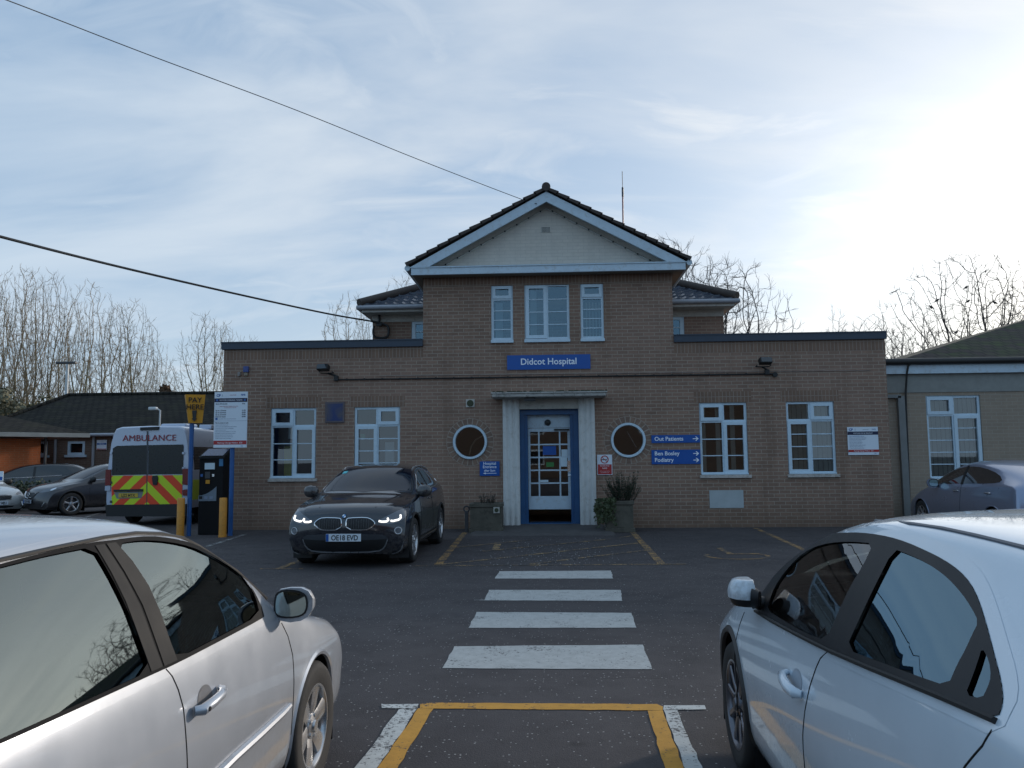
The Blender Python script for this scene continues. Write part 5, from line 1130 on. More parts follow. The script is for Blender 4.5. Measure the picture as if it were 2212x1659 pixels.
# ================================================================== vehicles
def bs(p, t):
    n = len(p); i = int(min(max(t, 0), n-1-1e-9)); f = t-i
    g_ = lambda k: p[k] if 0 <= k < n else (p[0]*2-p[min(n-1, -k)] if k < 0 else p[n-1]*2-p[max(0, 2*n-2-k)])
    a, b, c, d = g_(i-1), g_(i), g_(i+1), g_(i+2)
    f2, f3 = f*f, f*f*f
    return (a*(1-3*f+3*f2-f3)+b*(4-6*f2+3*f3)+c*(1+3*f+3*f2-3*f3)+d*f3)/6
def lerp_tab(tab, y):
    # tab sorted by y descending or ascending
    tab = sorted(tab)
    if y <= tab[0][0]: return tab[0][1]
    for (a, b), (c, d) in zip(tab, tab[1:]):
        if y <= c: return b+(d-b)*(y-a)/(c-a)
    return tab[-1][1]
def car_grid(S, su=8, sv=5):
    """right half control net -> dense grid of points (nu+1) x (2nv+1), left to right"""
    net = []
    for (y, z, wr, drop, c, k) in S['st']:
        Wm, wb, ws, zs = S['W']*k, S['wb']*k, S['ws']*k, S['zs']
        if 'zsill' in S: zs = lerp_tab(S['zsill'], y)
        zb = lerp_tab(S['belt'], y)
        wr_ = min(wr, wb-.01)
        zr = z-drop
        raw = [(0, z), (.45*wr_, z-.12*drop), (.82*wr_, z-.45*drop), (wr_, zr)]
        zb_ = min(zb, zr-.012)
        hh = zr-zb_
        raw += [(wr_+.10*(wb-wr_), zr-.10*hh-.004), (wr_+.5*(wb-wr_)+S.get('tum', .01), zr-.5*hh-.006), (wr_+.93*(wb-wr_), zb_+.09*hh-.002), (wb+.35*(Wm-wb), zb_-.035)]
        for fx, zz in ((1.0, S['zmid']), (1.0, S['zmid']-.12), (.992, .40), (.985, .30)): raw.append((Wm*fx if fx == 1. else Wm*fx, zz))
        raw += [(ws, zs), (ws-.10, zs-.03)]
        pts = []; zp = 99
        for i, (x, zz) in enumerate(raw):
            zz = min(zz, zp-.006) if i else zz
            if zz < zs-.04: zz = zs-.04
            zp = zz if i else zz+.0001
            pts.append(Vector((x, y-c*(x/S['W'])**2, zz)))
        net.append(pts)
    nr = len(net[0])
    # mirror rows for a smooth crown
    rows = [[Vector((-p.x, p.y, p.z)) for p in st[::-1]][:-1]+st for st in net]
    m = len(rows[0]); nu = (len(rows)-1)*su; nv = (m-1)*sv
    tmp = [[bs([rows[k][j] for k in range(len(rows))], i/su) for j in range(m)] for i in range(nu+1)]
    G = [[bs(tmp[i], j/sv) for j in range(nv+1)] for i in range(nu+1)]
    return G
class Car:
    def __init__(s, name, label, cat, S, loc, rz, paint, group=None, su=8, sv=5, holes=None, arch=None):
        s.S = S; s.root = thing(name, label, cat, loc, rz, group); s.M = Matrix.Translation(loc) @ Matrix.Rotation(rz, 4, 'Z'); s.Mi = s.M.inverted()
        s.G = car_grid(S, su, sv); G = s.G; nu, nv = len(G), len(G[0])
        vs = [p for r in G for p in r]; fs = [(i*nv+j, i*nv+j+1, (i+1)*nv+j+1, (i+1)*nv+j) for i in range(nu-1) for j in range(nv-1)]
        s.vs, s.fs = vs, fs
        s.bvh = BVHTree.FromPolygons(vs, fs)
        s.paint = paint; s.holes = holes or []
    def px(s, pts, off=0.):
        """trace photograph points onto the car's own surface -> local coordinates"""
        out = []; o = s.Mi @ Vector((0, 0, CAM_H))
        for p in pts:
            d = (s.Mi.to_3x3() @ ray(*p)).normalized(); h = s.bvh.ray_cast(o, d)
            if h[0] is None:      # just off the silhouette: nearest point of the body to the sight line
                best = None
                for k in range(160):
                    q = s.bvh.find_nearest(o+d*(.4+k*.05))
                    if best is None or q[3] < best[1]: best = (q[0], q[3])
                print('MISS', s.root.name, p, round(best[1], 3)); out.append(best[0])
            else: out.append(h[0])
        return out
    def body(s, side_holes=(), top_holes=()):
        wb = s.S['wbase']; ra = s.S['ra']; hub = s.S['hub']
        keep = []
        for f in s.fs:
            c = sum((s.vs[i] for i in f), Vector())/4
            if abs(c.x) > s.S['W']-.24:
                if any((c.y-yc)**2+(c.z-hub)**2 < ra*ra for yc in (0, -wb)) : continue
            if any(inpoly((c.y, c.z), h) for h in side_holes) and abs(c.x) > .35 : continue
            if c.z > .9 and any(inpoly((c.x, c.y), h) for h in top_holes): continue
            keep.append(f)
        b = mesh_obj('body', s.vs, keep, s.paint, s.root, True)
        bm = bmesh.new(); bm.from_mesh(b.data); bmesh.ops.delete(bm, geom=[v for v in bm.verts if not v.link_faces], context='VERTS'); bm.to_mesh(b.data); bm.free()
        b.data.set_sharp_from_angle(angle=R(60))
        s.bodyo = b
        # wheel wells, lips, underbody
        wl = MB()
        for sx in (-1, 1):
            for yc in (0, -wb):
                n = 20; xo, xi = sx*(s.S['W']-.03), sx*(s.S['W']-.32); pr = [(yc+(ra+.01)*math.cos(PI*k/n), hub+(ra+.01)*math.sin(PI*k/n)) for k in range(n+1)]; pr = [(yc+ra+.01, .12)]+pr+[(yc-ra-.01, .12)]
                k_ = len(pr); wl.add([(xo, a, b_) for a, b_ in pr]+[(xi, a, b_) for a, b_ in pr], [(i, i+1, i+1+k_, i+k_) for i in range(k_-1)]+[tuple(range(k_, 2*k_))])
        Wx = s.S['W']-.12; ya = s.S['st'][0][0]-.12; yb = s.S['st'][-1][0]+.12
        wl.box((-Wx, yb, .2), (Wx, -wb-ra, .24)); wl.box((-Wx, -wb+ra, .2), (Wx, -ra, .24)); wl.box((-Wx, ra, .2), (Wx, ya, .24)); wl.box((-Wx+.25, yb, .22), (Wx-.25, ya, .23))
        wl.obj('underbody', BLK, s.root, recalc=False)
    def surf(s, a, b, axis, sgn):
        if axis == 'x': o = Vector((sgn*3, a, b)); d = Vector((-sgn, 0, 0))
        elif axis == 'y': o = Vector((a, sgn*8-1, b)); d = Vector((0, -sgn, 0))
        else: o = Vector((a, b, 4)); d = Vector((0, 0, -1))
        h = s.bvh.ray_cast(o, d)
        if h[0] is None: return None
        n = h[1]
        if n.dot(d) > 0: n = -n
        return h[0], n
    def overlay(s, name, poly, axis, sgn, mat, off=.003, holes=(), grid=.04, parent=None, smooth=True, thick=0, raw=False):
        poly = resample(poly, grid)
        holes = [resample(h, grid) for h in holes]
        v, f = cdt(poly, holes, grid)
        out = []; last = None; nn = []
        for p in v:
            h = s.surf(p[0], p[1], axis, sgn)
            if h is None: h = last or (Vector((0, 0, 0)), Vector((0, 0, 1)))
            last = h; out.append(h[0]+h[1]*off); nn.append(h[1])
        ff = []
        for t in f:      # every face looks outwards
            fn = (out[t[1]]-out[t[0]]).cross(out[t[2]]-out[t[0]]); ff.append(t if fn.dot(nn[t[0]]) > 0 else t[::-1])
        f = ff
        if raw: return out, f
        o = mesh_obj(name, out, f, mat, parent or s.root, smooth)
        return o
    def strip(s, name, pts, axis, sgn, r, mat, off=.0, parent=None, n=6, closed=False, obj=True, mb=None, flat=None):
        pts = resample(pts if not closed else pts+[pts[0]], .03, closed=False); out = []
        for p in pts:
            h = s.surf(p[0], p[1], axis, sgn)
            if h: out.append(h[0]+h[1]*off)
        m_ = mb or MB(); m_.tube(out, r, n)
        if obj: return m_.obj(name, mat, parent or s.root, smooth=True, recalc=False)
def resample(poly, d, closed=True):
    out = []; n = len(poly)
    for i in range(n if closed else n-1):
        a = Vector(poly[i][:2]); b = Vector(poly[(i+1) % n][:2]); L = (b-a).length; k = max(1, int(math.ceil(L/d)))
        for j in range(k): q = a.lerp(b, j/k); out.append((q.x, q.y))
    if not closed: out.append(tuple(poly[-1][:2]))
    return out
def inflate(poly, d):
    n = len(poly); out = []; ar = sum(poly[i][0]*poly[(i+1) % n][1]-poly[(i+1) % n][0]*poly[i][1] for i in range(n)); sg = 1 if ar > 0 else -1
    for i in range(n):
        a = Vector(poly[i-1]); b = Vector(poly[i]); c = Vector(poly[(i+1) % n]); e1 = (b-a).normalized(); e2 = (c-b).normalized(); t = (e1+e2).normalized(); nn = Vector((t.y, -t.x))*sg
        out.append((b.x+nn.x*d, b.y+nn.y*d))
    return out
def smooth_poly(pts, it=2, closed=True):
    pts = [Vector(p[:2]) for p in pts]
    for _ in range(it):
        o = []; n = len(pts)
        for i in range(n if closed else n-1):
            a, b = pts[i], pts[(i+1) % n]; o += [a*.75+b*.25, a*.25+b*.75]
        if not closed: o = [pts[0]]+o+[pts[-1]]
        pts = o
    return [(p.x, p.y) for p in pts]
TYRE = pm('tyre_rubber', (.022, .021, .021), .8, .25, 8, bmp=.2); ALLOY = pm('alloy_silver', (.52, .52, .53), .28, .05, metal=.85); ALLOYD = pm('alloy_dark', (.16, .16, .18), .3, .05, metal=.8); DISC = pm('brake_disc', (.12, .11, .11), .5, .2, metal=.6)
def wheel(car, x, y, r, rim, nsp, alloy, w=.19, spw=.36, style='broad'):
    sgn = 1 if x > 0 else -1
    e = bpy.data.objects.new('wheel', None); COL.objects.link(e); e.parent = car.root; e.location = (x, y, r); e.empty_display_size = .1
    if sgn < 0: e.rotation_euler = (0, 0, PI)
    # outer face at local +x = 0
    m_ = MB(); m_.lathe([(-w, rim), (-w, r*.93), (-w+.02, r*.985), (-w+.05, r), (-.05, r), (-.02, r*.985), (0.0, r*.93), (.004, r*.87), (-.0, rim+.02), (-.008, rim)], 48, 'x'); 
    for k in range(3): pass
    m_.obj('tyre', TYRE, e, smooth=True)
    m_ = MB(); m_.lathe([(-w, rim-.012), (-.03, rim-.018), (-.012, rim-.012), (-.004, rim-.004), (-.004, rim+.006), (-.012, rim+.008)], 48, 'x'); m_.obj('rim', alloy, e, smooth=True)
    m_ = MB(); m_.lathe([(-.085, .001), (-.085, rim*.78), (-.095, rim*.8)], 32, 'x'); m_.lathe([(-w*.9, .0), (-w*.9, rim-.01)], 24, 'x'); m_.obj('brake_disc', DISC, e)
    m_ = MB(); m_.lathe([(-.05, rim*.34), (-.018, rim*.30), (-.012, rim*.2), (-.010, rim*.16), (-.004, rim*.14), (-.004, .001)], 24, 'x')
    for k in range(nsp):
        a = 2*PI*(k+.25)/nsp; ca, sa = math.cos(a), math.sin(a)
        if style == 'broad': prof = [(rim*.16, .030), (rim*.5, .040), (rim*.97, .052)]
        elif style == 'thin': prof = [(rim*.16, .020), (rim*.5, .016), (rim*.97, .020)]
        else: prof = [(rim*.16, .026), (rim*.5, .022), (rim*.97, .030)]
        ring = []
        for rr_, hw_ in prof:
            xx = -.026 if rr_ < rim*.3 else (-.016 if rr_ < rim*.7 else -.010)
            for (dx_, dt) in ((xx-.028, -hw_), (xx-.006, -hw_), (xx, -hw_*.6), (xx, hw_*.6), (xx-.006, hw_), (xx-.028, hw_)):
                ring.append((dx_, rr_*ca-dt*sa, rr_*sa+dt*ca))
        for q in range(2):
            m_.add(ring[q*6:q*6+12], [(i, i+1, i+7, i+6) for i in range(5)])
        if style == 'split':
            pass
    m_.obj('spokes', alloy, e, smooth=True)
    m_ = MB(); m_.lathe([(-.006, .030), (.0, .026), (.001, .001)], 16, 'x')
    for k in range(5): a = 2*PI*k/5; m_.cyl((-.03, .05*math.cos(a), .05*math.sin(a)), (-.009, .05*math.cos(a), .05*math.sin(a)), .009, 8)
    m_.obj('hub_cap', DKGREY if alloy is ALLOYD else alloy, e, smooth=True)
    return e
def arch_lip(car, r_add, rad, mat, name='wheel_arch', zlow=.2, off=0.002):
    for sx in (-1, 1):
        for yc in (0, -car.S['wbase']):
            ra = car.S['ra']+r_add; pts = []
            for k in range(41):
                a = R(-25)+R(230)*k/40; y, z = yc+ra*math.cos(a), car.S['hub']+ra*math.sin(a)
                if z > zlow: pts.append((y, z))
            car.strip(name, pts, 'x', sx, rad, mat, off)
def carpaint(name, col, metal, rough, flake=.0, coat=1.):
    if name in MC: return MC[name]
    m, t, b = nt(name); MC[name] = m; o_ = objc(t)
    n = nz(t, 5, 4, .6, o_); c = mx(t, mr(t, n, .3, .7), tuple(x*.96 for x in col), col)
    # dust towards the sills
    sp = nd(t, 'ShaderNodeSeparateXYZ'); t.links.new(o_, sp.inputs[0]); n2 = nz(t, 14, 6, .7, o_)
    du = mt(t, 'MULTIPLY', mr(t, sp.outputs[2], .62, .2, 0, .5), mr(t, n2, .35, .65)); c = mx(t, du, c, (.16, .14, .12))
    t.links.new(c, b.inputs['Base Color']); b.inputs['Metallic'].default_value = metal; b.inputs['Roughness'].default_value = rough
    t.links.new(mt(t, 'ADD', mt(t, 'MULTIPLY', du, .5), mr(t, n, .3, .7, rough-.03, rough+.03)), b.inputs['Roughness'])
    b.inputs['Coat Weight'].default_value = coat; t.links.new(mr(t, n2, .4, .7, .03, .09), b.inputs['Coat Roughness'])
    if flake:
        v = nd(t, 'ShaderNodeTexVoronoi'); v.inputs['Scale'].default_value = 700; t.links.new(o_, v.inputs['Vector']); bump(t, b, v.outputs['Color'], flake, .0005)
    return m
def plate(par, txt, loc, rz, col, size=(.52, .11), tilt=0., euro=True):
    e = bpy.data.objects.new('number_plate', None); COL.objects.link(e); e.parent = par; e.location = loc; e.rotation_euler = (tilt, 0, rz)
    m_ = MB(); m_.box((-size[0]/2, -.006, -size[1]/2), (size[0]/2, .004, size[1]/2), bev=.002); m_.obj('plate', col, e)
    if euro: m_ = MB(); m_.box((-size[0]/2+.003, -.008, -size[1]/2+.003), (-size[0]/2+.042, -.0062, size[1]/2-.003)); m_.obj('blue_band', SIGNBLUE, e)
    text(txt, size[1]*.95, BLK, e, (.018 if euro else 0, -.0075, -size[1]*.33), align='CENTER', bold=.002, sx=.86)
    return e
PLW = pm('plate_white', (.66, .72, .78), .4, .03); PLY = pm('plate_yellow', (.62, .42, .05), .4, .05)
def mirror(car, x, y, z, mat, sgn, folded=False, glass_back=True, sc=1.0):
    e = bpy.data.objects.new('wing_mirror', None); COL.objects.link(e); e.parent = car.root; e.location = (x, y, z); e.scale = (sc, sc, sc)
    # shell: rounded housing built from elliptical sections across x; glass faces -y
    m_ = MB(); n = 20
    secs = [(0.0, .050, .055, 0), (.03, .085, .075, 0), (.09, .095, .085, .0), (.15, .090, .083, .004), (.19, .070, .068, .006), (.215, .030, .035, .008)]
    base = len(m_.v)
    for (xx, hz_, dy, dz_) in secs:
        for k in range(n):
            a = 2*PI*k/n; cz_ = math.sin(a); cy_ = math.cos(a)
            yy = dy*max(cy_, 0)**.8 if cy_ > 0 else -.012
            zz = hz_*math.copysign(abs(cz_)**.75, cz_)+dz_
            m_.v.append(Vector((sgn*(xx+.03), yy, zz)))
    for i in range(len(secs)-1):
        for k in range(n): m_.f.append((i*n+k, i*n+(k+1) % n, (i+1)*n+(k+1) % n, (i+1)*n+k)); m_.m.append(0)
    m_.f.append(tuple(range(n))); m_.m.append(0); m_.f.append(tuple(range((len(secs)-1)*n, len(secs)*n))); m_.m.append(0)
    m_.obj('shell', mat, e, smooth=True)
    m_ = MB(); g0 = smooth_poly([(.045, -.065), (.19, -.06), (.215, .0), (.195, .068), (.05, .075), (.035, .0)], 2)
    m_.prism([(sgn*a, b) for a, b in g0], -.016, -.013); m_.obj('mirror_glass', pm('mirror_glass', (.42, .50, .48), .02, .01, metal=1.), e)
    m_ = MB(); g1 = [((a-.125)*1.12+.125, b*1.15) for a, b in g0]; v_, f_ = cdt(g1, [g0]); m_.add([(sgn*p[0], -.0165, p[1]) for p in v_], f_); m_.obj('mirror_rim', BLK, e, recalc=False)
    m_ = MB(); m_.tube([(sgn*-.03, .03, -.055), (sgn*.03, .03, -.05), (sgn*.08, .035, -.04)], [.032, .028, .02], 10); m_.obj('mirror_stalk', BLK, e, smooth=True)
    if folded: e.rotation_euler = (0, 0, folded)
    return e
SEATM = pm('seat_fabric', (.055, .055, .055), .9, .2, 20)
def interior(car, y0, wheel_side, W=.55, seatx=.36, col=SEATM):
    """two front seats, rear bench, dashboard and steering wheel; y0 = front seat base"""
    for sx in (-1, 1):
        m_ = MB(); m_.box((sx*seatx-.24, y0-.28, .42), (sx*seatx+.24, y0+.25, .60), bev=.05)
        q = MB(); q.box((-.24, -.06, 0), (.24, .07, .60), bev=.05); c_, s_ = math.cos(R(-16)), math.sin(R(-16))
        q.box((-.13, -.05, .64), (.13, .05, .82), bev=.04)
        q.v = [Vector((v.x+sx*seatx, y0-.26+v.y*c_+v.z*s_, .52+v.z*c_-v.y*s_)) for v in q.v]; m_.add(q.v, q.f); m_.obj('front_seat', col, car.root, smooth=True)
    m_ = MB(); m_.box((-.62, y0-1.35, .42), (.62, y0-.8, .62), bev=.06); m_.box((-.62, y0-1.5, .5), (.62, y0-1.3, 1.02), bev=.06)
    for x in (-.4, 0, .4): m_.box((x-.12, y0-1.5, 1.0), (x+.12, y0-1.4, 1.15), bev=.03)
    m_.obj('rear_seat', col, car.root, smooth=True)
    m_ = MB(); m_.box((-W-.12, y0+.55, .62), (W+.12, y0+1.05, .90), bev=.06); m_.obj('dashboard', DKGREY, car.root, smooth=True)
    m_ = MB(); cx_ = wheel_side*seatx; ring = [(cx_+.18*math.cos(2*PI*k/28), y0+.42+.07*math.sin(2*PI*k/28), .84+.17*math.sin(2*PI*k/28)) for k in range(29)]; m_.tube(ring, .016, 8, cap=False)
    m_.tube([(cx_, y0+.42, .84), (cx_, y0+.6, .78)], .03, 8)
    for a in (0, PI, -PI/2): m_.tube([(cx_, y0+.42, .84), (cx_+.18*math.cos(a), y0+.42+.07*math.sin(a), .84+.17*math.sin(a))], .014, 6)
    m_.obj('steering_wheel', BLK, car.root, smooth=True)
    # cabin floor and door cards hide the empty shell
    m_ = MB(); yb = -car.S['wbase']-.5; W_ = car.S['wb']-.05
    m_.box((-W_, yb, .30), (W_, y0+1.1, .33)); m_.box((-W_-.01, yb, .3), (-W_+.03, y0+1.0, .86)); m_.box((W_-.03, yb, .3), (W_+.01, y0+1.0, .86)); m_.obj('cabin_floor', DKGREY, car.root)
# ------------------------------------------------------------------ silver hatchback (near left)
SIL = carpaint('silver_paint', (.47, .50, .55), .45, .36, .03)
S = dict(W=.825, wb=.775, ws=.775, zs=.20, zmid=.66, wbase=2.46, ra=.345, hub=.305, tum=.012,
         belt=[(-4, .955), (-2, .955), (-.6, .94), (-.2, .93), (.2, .86), (.5, .78), (.85, .70)],
         st=[(.72, .20, .6, .0, .16, .84), (.80, .32, .6, .0, .18, .88), (.82, .48, .62, .0, .20, .92), (.80, .62, .62, .01, .22, .93), (.70, .735, .60, .02, .22, .95), (.50, .81, .60, .04, .18, .97), (.20, .88, .60, .05, .13, 1.), (-.05, .94, .62, .05, .12, 1.), (-.20, .985, .71, .05, .16, 1.),
             (-.42, 1.125, .715, .05, .17, 1.), (-.68, 1.265, .69, .055, .17, 1.), (-.93, 1.37, .655, .06, .14, 1.), (-1.15, 1.425, .625, .065, .07, 1.), (-1.6, 1.443, .60, .06, .0, 1.), (-2.1, 1.443, .585, .068, 0, 1.), (-2.6, 1.42, .555, .08, -.03, .99), (-2.95, 1.38, .53, .08, -.10, .975), (-3.08, 1.24, .54, .07, -.12, .965), (-3.20, 1.0, .58, .04, -.14, .96), (-3.27, .8, .6, .0, -.16, .95), (-3.32, .55, .6, .0, -.16, .93), (-3.28, .25, .6, 0, -.15, .90), (-3.2, .2, .6, 0, -.15, .88)])
AY = 3.95
car = Car('silver_car', 'silver hatchback parked at the left foreground facing the hospital', 'car', S, (-2.075+.025*AY, AY, 0), -.025, SIL, 'cars parked in the near bays', su=26, sv=10)
SILCAR = car
def ext(pts): return [(p.y, p.z) for p in pts]
gF = ext(car.px([(250, 1176), (300, 1168), (344, 1169), (390, 1176), (430, 1189), (481, 1216), (532, 1253), (550, 1290), (560, 1328), (470, 1377), (380, 1424), (366, 1385), (347, 1330), (320, 1268), (285, 1215)]))
gR = ext(car.px([(200, 1182), (120, 1197), (40, 1216), (-60, 1243), (-150, 1272), (-160, 1664), (-60, 1622), (0, 1597), (100, 1552), (220, 1497), (322, 1450), (300, 1385), (270, 1310), (235, 1240)]))
dlo = ext(car.px([(572, 1330), (545, 1246), (487, 1209), (433, 1181), (390, 1168), (344, 1160), (296, 1160), (240, 1168), (196, 1173), (120, 1189), (40, 1208), (-60, 1236), (-165, 1266), (-175, 1680), (-60, 1632), (0, 1607), (100, 1562), (220, 1507), (322, 1460), (380, 1434), (470, 1387), (562, 1338)]))
gF, gR, dlo = [smooth_poly(p, 1) for p in (gF, gR, dlo)]
wsc = [(-.55, -1.03), (0, -.92), (.55, -1.03), (.62, -.56), (.60, -.44), (0, -.30), (-.60, -.44), (-.62, -.56)]
ty_ = lambda l: l
car.body([dlo], [wsc])
for sx in (1, -1):
    car.overlay('window_border', inflate(dlo, .028), 'x', sx, SIL, .0006, [dlo], .03)
    car.overlay('window_surround', dlo, 'x', sx, pm('seal_black', (.010, .010, .011), .7, .1, spec=.12), .0035, [gF, gR], .05)
    car.overlay('front_side_window', gF, 'x', sx, CARGLASS, -.004, (), .08); car.overlay('rear_side_window', gR, 'x', sx, CARGLASS, -.004, (), .08)
car.overlay('windscreen', [(a*1.04, b) for a, b in wsc], 'z', 1, CARGLASS, -.002, (), .08)
# B pillar trims (two satin strips)
PIL = pm('satin_pillar', (.020, .020, .021), .6, .1, spec=.15)
for a in ([(203, 1180), (222, 1177), (262, 1238), (300, 1310), (328, 1388), (348, 1441), (324, 1452), (300, 1385), (268, 1300), (236, 1236)], [(227, 1176), (247, 1173), (283, 1213), (318, 1266), (345, 1328), (364, 1385), (380, 1427), (352, 1440), (333, 1385), (305, 1308), (266, 1236)]):
    car.overlay('door_pillar_trim', ext(car.px(a)), 'x', 1, PIL, .006, (), .06)
# drip rail
rail = car.px([(-180, 1255), (-60, 1226), (0, 1211), (110, 1186), (220, 1163), (290, 1153), (344, 1154), (395, 1163), (430, 1178), (516, 1226), (584, 1284)])
m_ = MB(); m_.tube([p+Vector((.004, 0, .002)) for p in rail if p], .007, 6); m_.obj('roof_rail', BLK, car.root, smooth=True)
GAPM = pm('panel_gap', (.006, .006, .006), .8, .1)
def gap(car, pts, name='panel_gap', r=.0032, sx=1): car.strip(name, ext([p for p in car.px(pts) if p]), 'x', sx, r, GAPM, -.0008)
gap(car, [(608, 1346), (622, 1375), (632, 1415), (634, 1500), (627, 1600), (622, 1700)]); gap(car, [(358, 1445), (372, 1461), (385, 1490), (396, 1530), (402, 1600), (404, 1700)])
# belt rubber line
# side moulding
car_m = car.px([(624, 1524), (606, 1543), (560, 1586), (500, 1640), (465, 1675), (400, 1735)])
m_ = MB(); m_.tube([p+Vector((.004, 0, 0)) for p in car_m], [.012, .016, .017, .017, .017, .017], 8); m_.obj('side_moulding', SIL, car.root, smooth=True)
# door handle; shade of its recess painted as a flat darker disc
hc = car.px([(443, 1511)])[0]; a_, b_ = hc.y, hc.z
pz = [(a_+.055*math.cos(2*PI*k/24), b_+.048*math.sin(2*PI*k/24)) for k in range(24)]
car.overlay('handle_recess_shade', pz, 'x', 1, pm('silver_recess_shade', (.22, .22, .23), .35, .05, metal=.5), .0015, (), .02)
hx0 = hc.x; m_ = MB(); m_.tube([(hx0+.012, a_-.10, b_-.008), (hx0+.034, a_-.085, b_-.008), (hx0+.040, a_-.03, b_-.002), (hx0+.040, a_+.04, b_+.004), (hx0+.028, a_+.085, b_+.010), (hx0+.006, a_+.10, b_+.012)], [.016, .019, .018, .016, .014, .010], 12); HD = m_.obj('door_handle', SIL, car.root, smooth=True)
m_ = MB(); m_.cyl((hx0+.05, a_-.075, b_-.007), (hx0+.0545, a_-.075, b_-.007), .008, 12); m_.obj('key_hole', BLK, HD)
mm = car.px([(598, 1335)])[0]
mirror(car, mm.x-.040, mm.y+.02, mm.z+.055, SIL, 1, sc=.80)
for sx in (1, -1):
    for yc in (0, -S['wbase']): wheel(car, sx*(S['W']-.005), yc, S['hub'], .19, 6, ALLOY, style='broad')
arch_lip(car, .0, .014, SIL, off=-.004)
interior(car, -1.25, 1)
# headlights, mostly unseen from here
for sx in (-1, 1): car.overlay('headlight', [(sx*.42, .60), (sx*.70, .62), (sx*.68, .74), (sx*.44, .72)], 'y', 1, pm('headlight_lens', (.45, .48, .5), .08, .05, metal=.6), .004, (), .05)
# ------------------------------------------------------------------ white hatchback (near right)
WHP = carpaint('white_car_paint', (.64, .72, .79), .0, .25, 0)
S = dict(W=.885, wb=.83, ws=.83, zs=.20, zmid=.66, wbase=2.60, ra=.365, hub=.315, tum=.01,
         belt=[(-4, 1.04), (-2.6, 1.03), (-1.5, .98), (-.6, .93), (-.2, .91), (.2, .84), (.5, .78), (.95, .66)],
         st=[(.80, .20, .6, .0, .22, .84), (.90, .32, .6, .0, .26, .87), (.92, .46, .62, .0, .28, .90), (.88, .58, .62, .01, .30, .92), (.78, .69, .62, .02, .28, .95), (.55, .80, .64, .04, .24, .97), (.25, .88, .66, .05, .18, 1.), (.0, .94, .68, .05, .14, 1.), (-.12, .975, .76, .05, .20, 1.),
             (-.42, 1.135, .775, .05, .22, 1.), (-.78, 1.285, .735, .06, .20, 1.), (-1.10, 1.378, .69, .06, .15, 1.), (-1.4, 1.415, .655, .055, .07, 1.), (-1.8, 1.425, .62, .05, .0, 1.), (-2.3, 1.405, .59, .05, -.02, 1.), (-2.8, 1.365, .57, .055, -.06, .99), (-3.15, 1.32, .54, .08, -.12, .98), (-3.32, 1.20, .55, .07, -.14, .97), (-3.42, 1.02, .60, .04, -.16, .965), (-3.46, .85, .62, .0, -.18, .95), (-3.5, .55, .62, .0, -.18, .94), (-3.46, .25, .6, 0, -.16, .90), (-3.4, .2, .6, 0, -.15, .88)])
AY = 4.25
car = Car('white_car', 'white hatchback parked at the right foreground facing the hospital', 'car', S, (.80+.885+.025*AY+.015, AY, 0), -.025, WHP, 'cars parked in the near bays', su=26, sv=10)
WHCAR = car
def zc(x, y): return ((1740+x/2.5134)/1.1573, (1260+y/2.5134)/1.1573)
def ex(l): return smooth_poly(ext([p for p in car.px([zc(*q) for q in l]) if p]), 1)
gF = ex([(468, 600), (500, 520), (560, 430), (640, 340), (720, 285), (800, 255), (900, 240), (1010, 240), (1120, 250), (1060, 380), (975, 520), (900, 680), (825, 860), (700, 815), (560, 735), (450, 665)])
gR = ex([(1248, 285), (1330, 315), (1420, 355), (1520, 415), (1600, 480), (1680, 570), (1740, 660), (1783, 745), (1740, 830), (1700, 920), (1650, 1010), (1590, 1150), (1400, 1085), (1150, 990), (950, 915), (1030, 730), (1120, 540)])
qg = ex([(1805, 905), (1850, 990), (1862, 1090), (1840, 1160), (1805, 1228), (1700, 1205), (1745, 1090), (1780, 990)])
dlo = ex([(395, 480), (470, 405), (560, 325), (660, 262), (760, 218), (860, 192), (980, 180), (1100, 187), (1220, 208), (1330, 242), (1450, 295), (1560, 350), (1660, 420), (1730, 500), (1780, 600), (1830, 760), (1880, 950), (1925, 1120), (1938, 1250), (1902, 1355), (1750, 1285), (1550, 1200), (1300, 1100), (1100, 1020), (860, 918), (650, 815), (480, 725), (370, 660), (380, 560)])
wsc = [(-.60, -1.22), (0, -1.06), (.60, -1.22), (.68, -.60), (.66, -.42), (0, -.22), (-.66, -.42), (-.68, -.60)]
car.body([dlo], [wsc])
PLB = pm('pillar_black', (.014, .016, .019), .4, .1, spec=.3)
for sx in (-1, 1):
    car.overlay('window_border', inflate(dlo, .034), 'x', sx, WHP, .0012, [dlo], .03)
    car.overlay('window_surround', dlo, 'x', sx, PLB, .0035, [gF, gR, qg], .05)
    for nm, g_ in (('front_side_window', gF), ('rear_side_window', gR), ('quarter_window', qg)): car.overlay(nm, g_, 'x', sx, CARGLASSF if nm == 'front_side_window' else DARKCARGLASS, -.004, (), .08)
car.overlay('windscreen', [(a*1.04, b) for a, b in wsc], 'z', 1, CARGLASS, -.002, (), .08)
def gapc(l, r=.0032): car.strip('panel_gap', ext([p for p in car.px([zc(*q) for q in l]) if p]), 'x', -1, r, GAPM, -.0008)
gapc([(305, 680), (275, 760), (250, 870), (243, 980), (258, 1150), (290, 1380), (310, 1560), (340, 1650)]); gapc([(836, 922), (812, 942), (783, 968), (755, 1030), (715, 1150), (685, 1300), (672, 1450), (676, 1560), (686, 1680)]); gapc([(1862, 1420), (1800, 1520), (1690, 1650), (1650, 1720)])
gapc([(1205, 215), (1100, 350), (1010, 520), (930, 700), (862, 905)], .003)
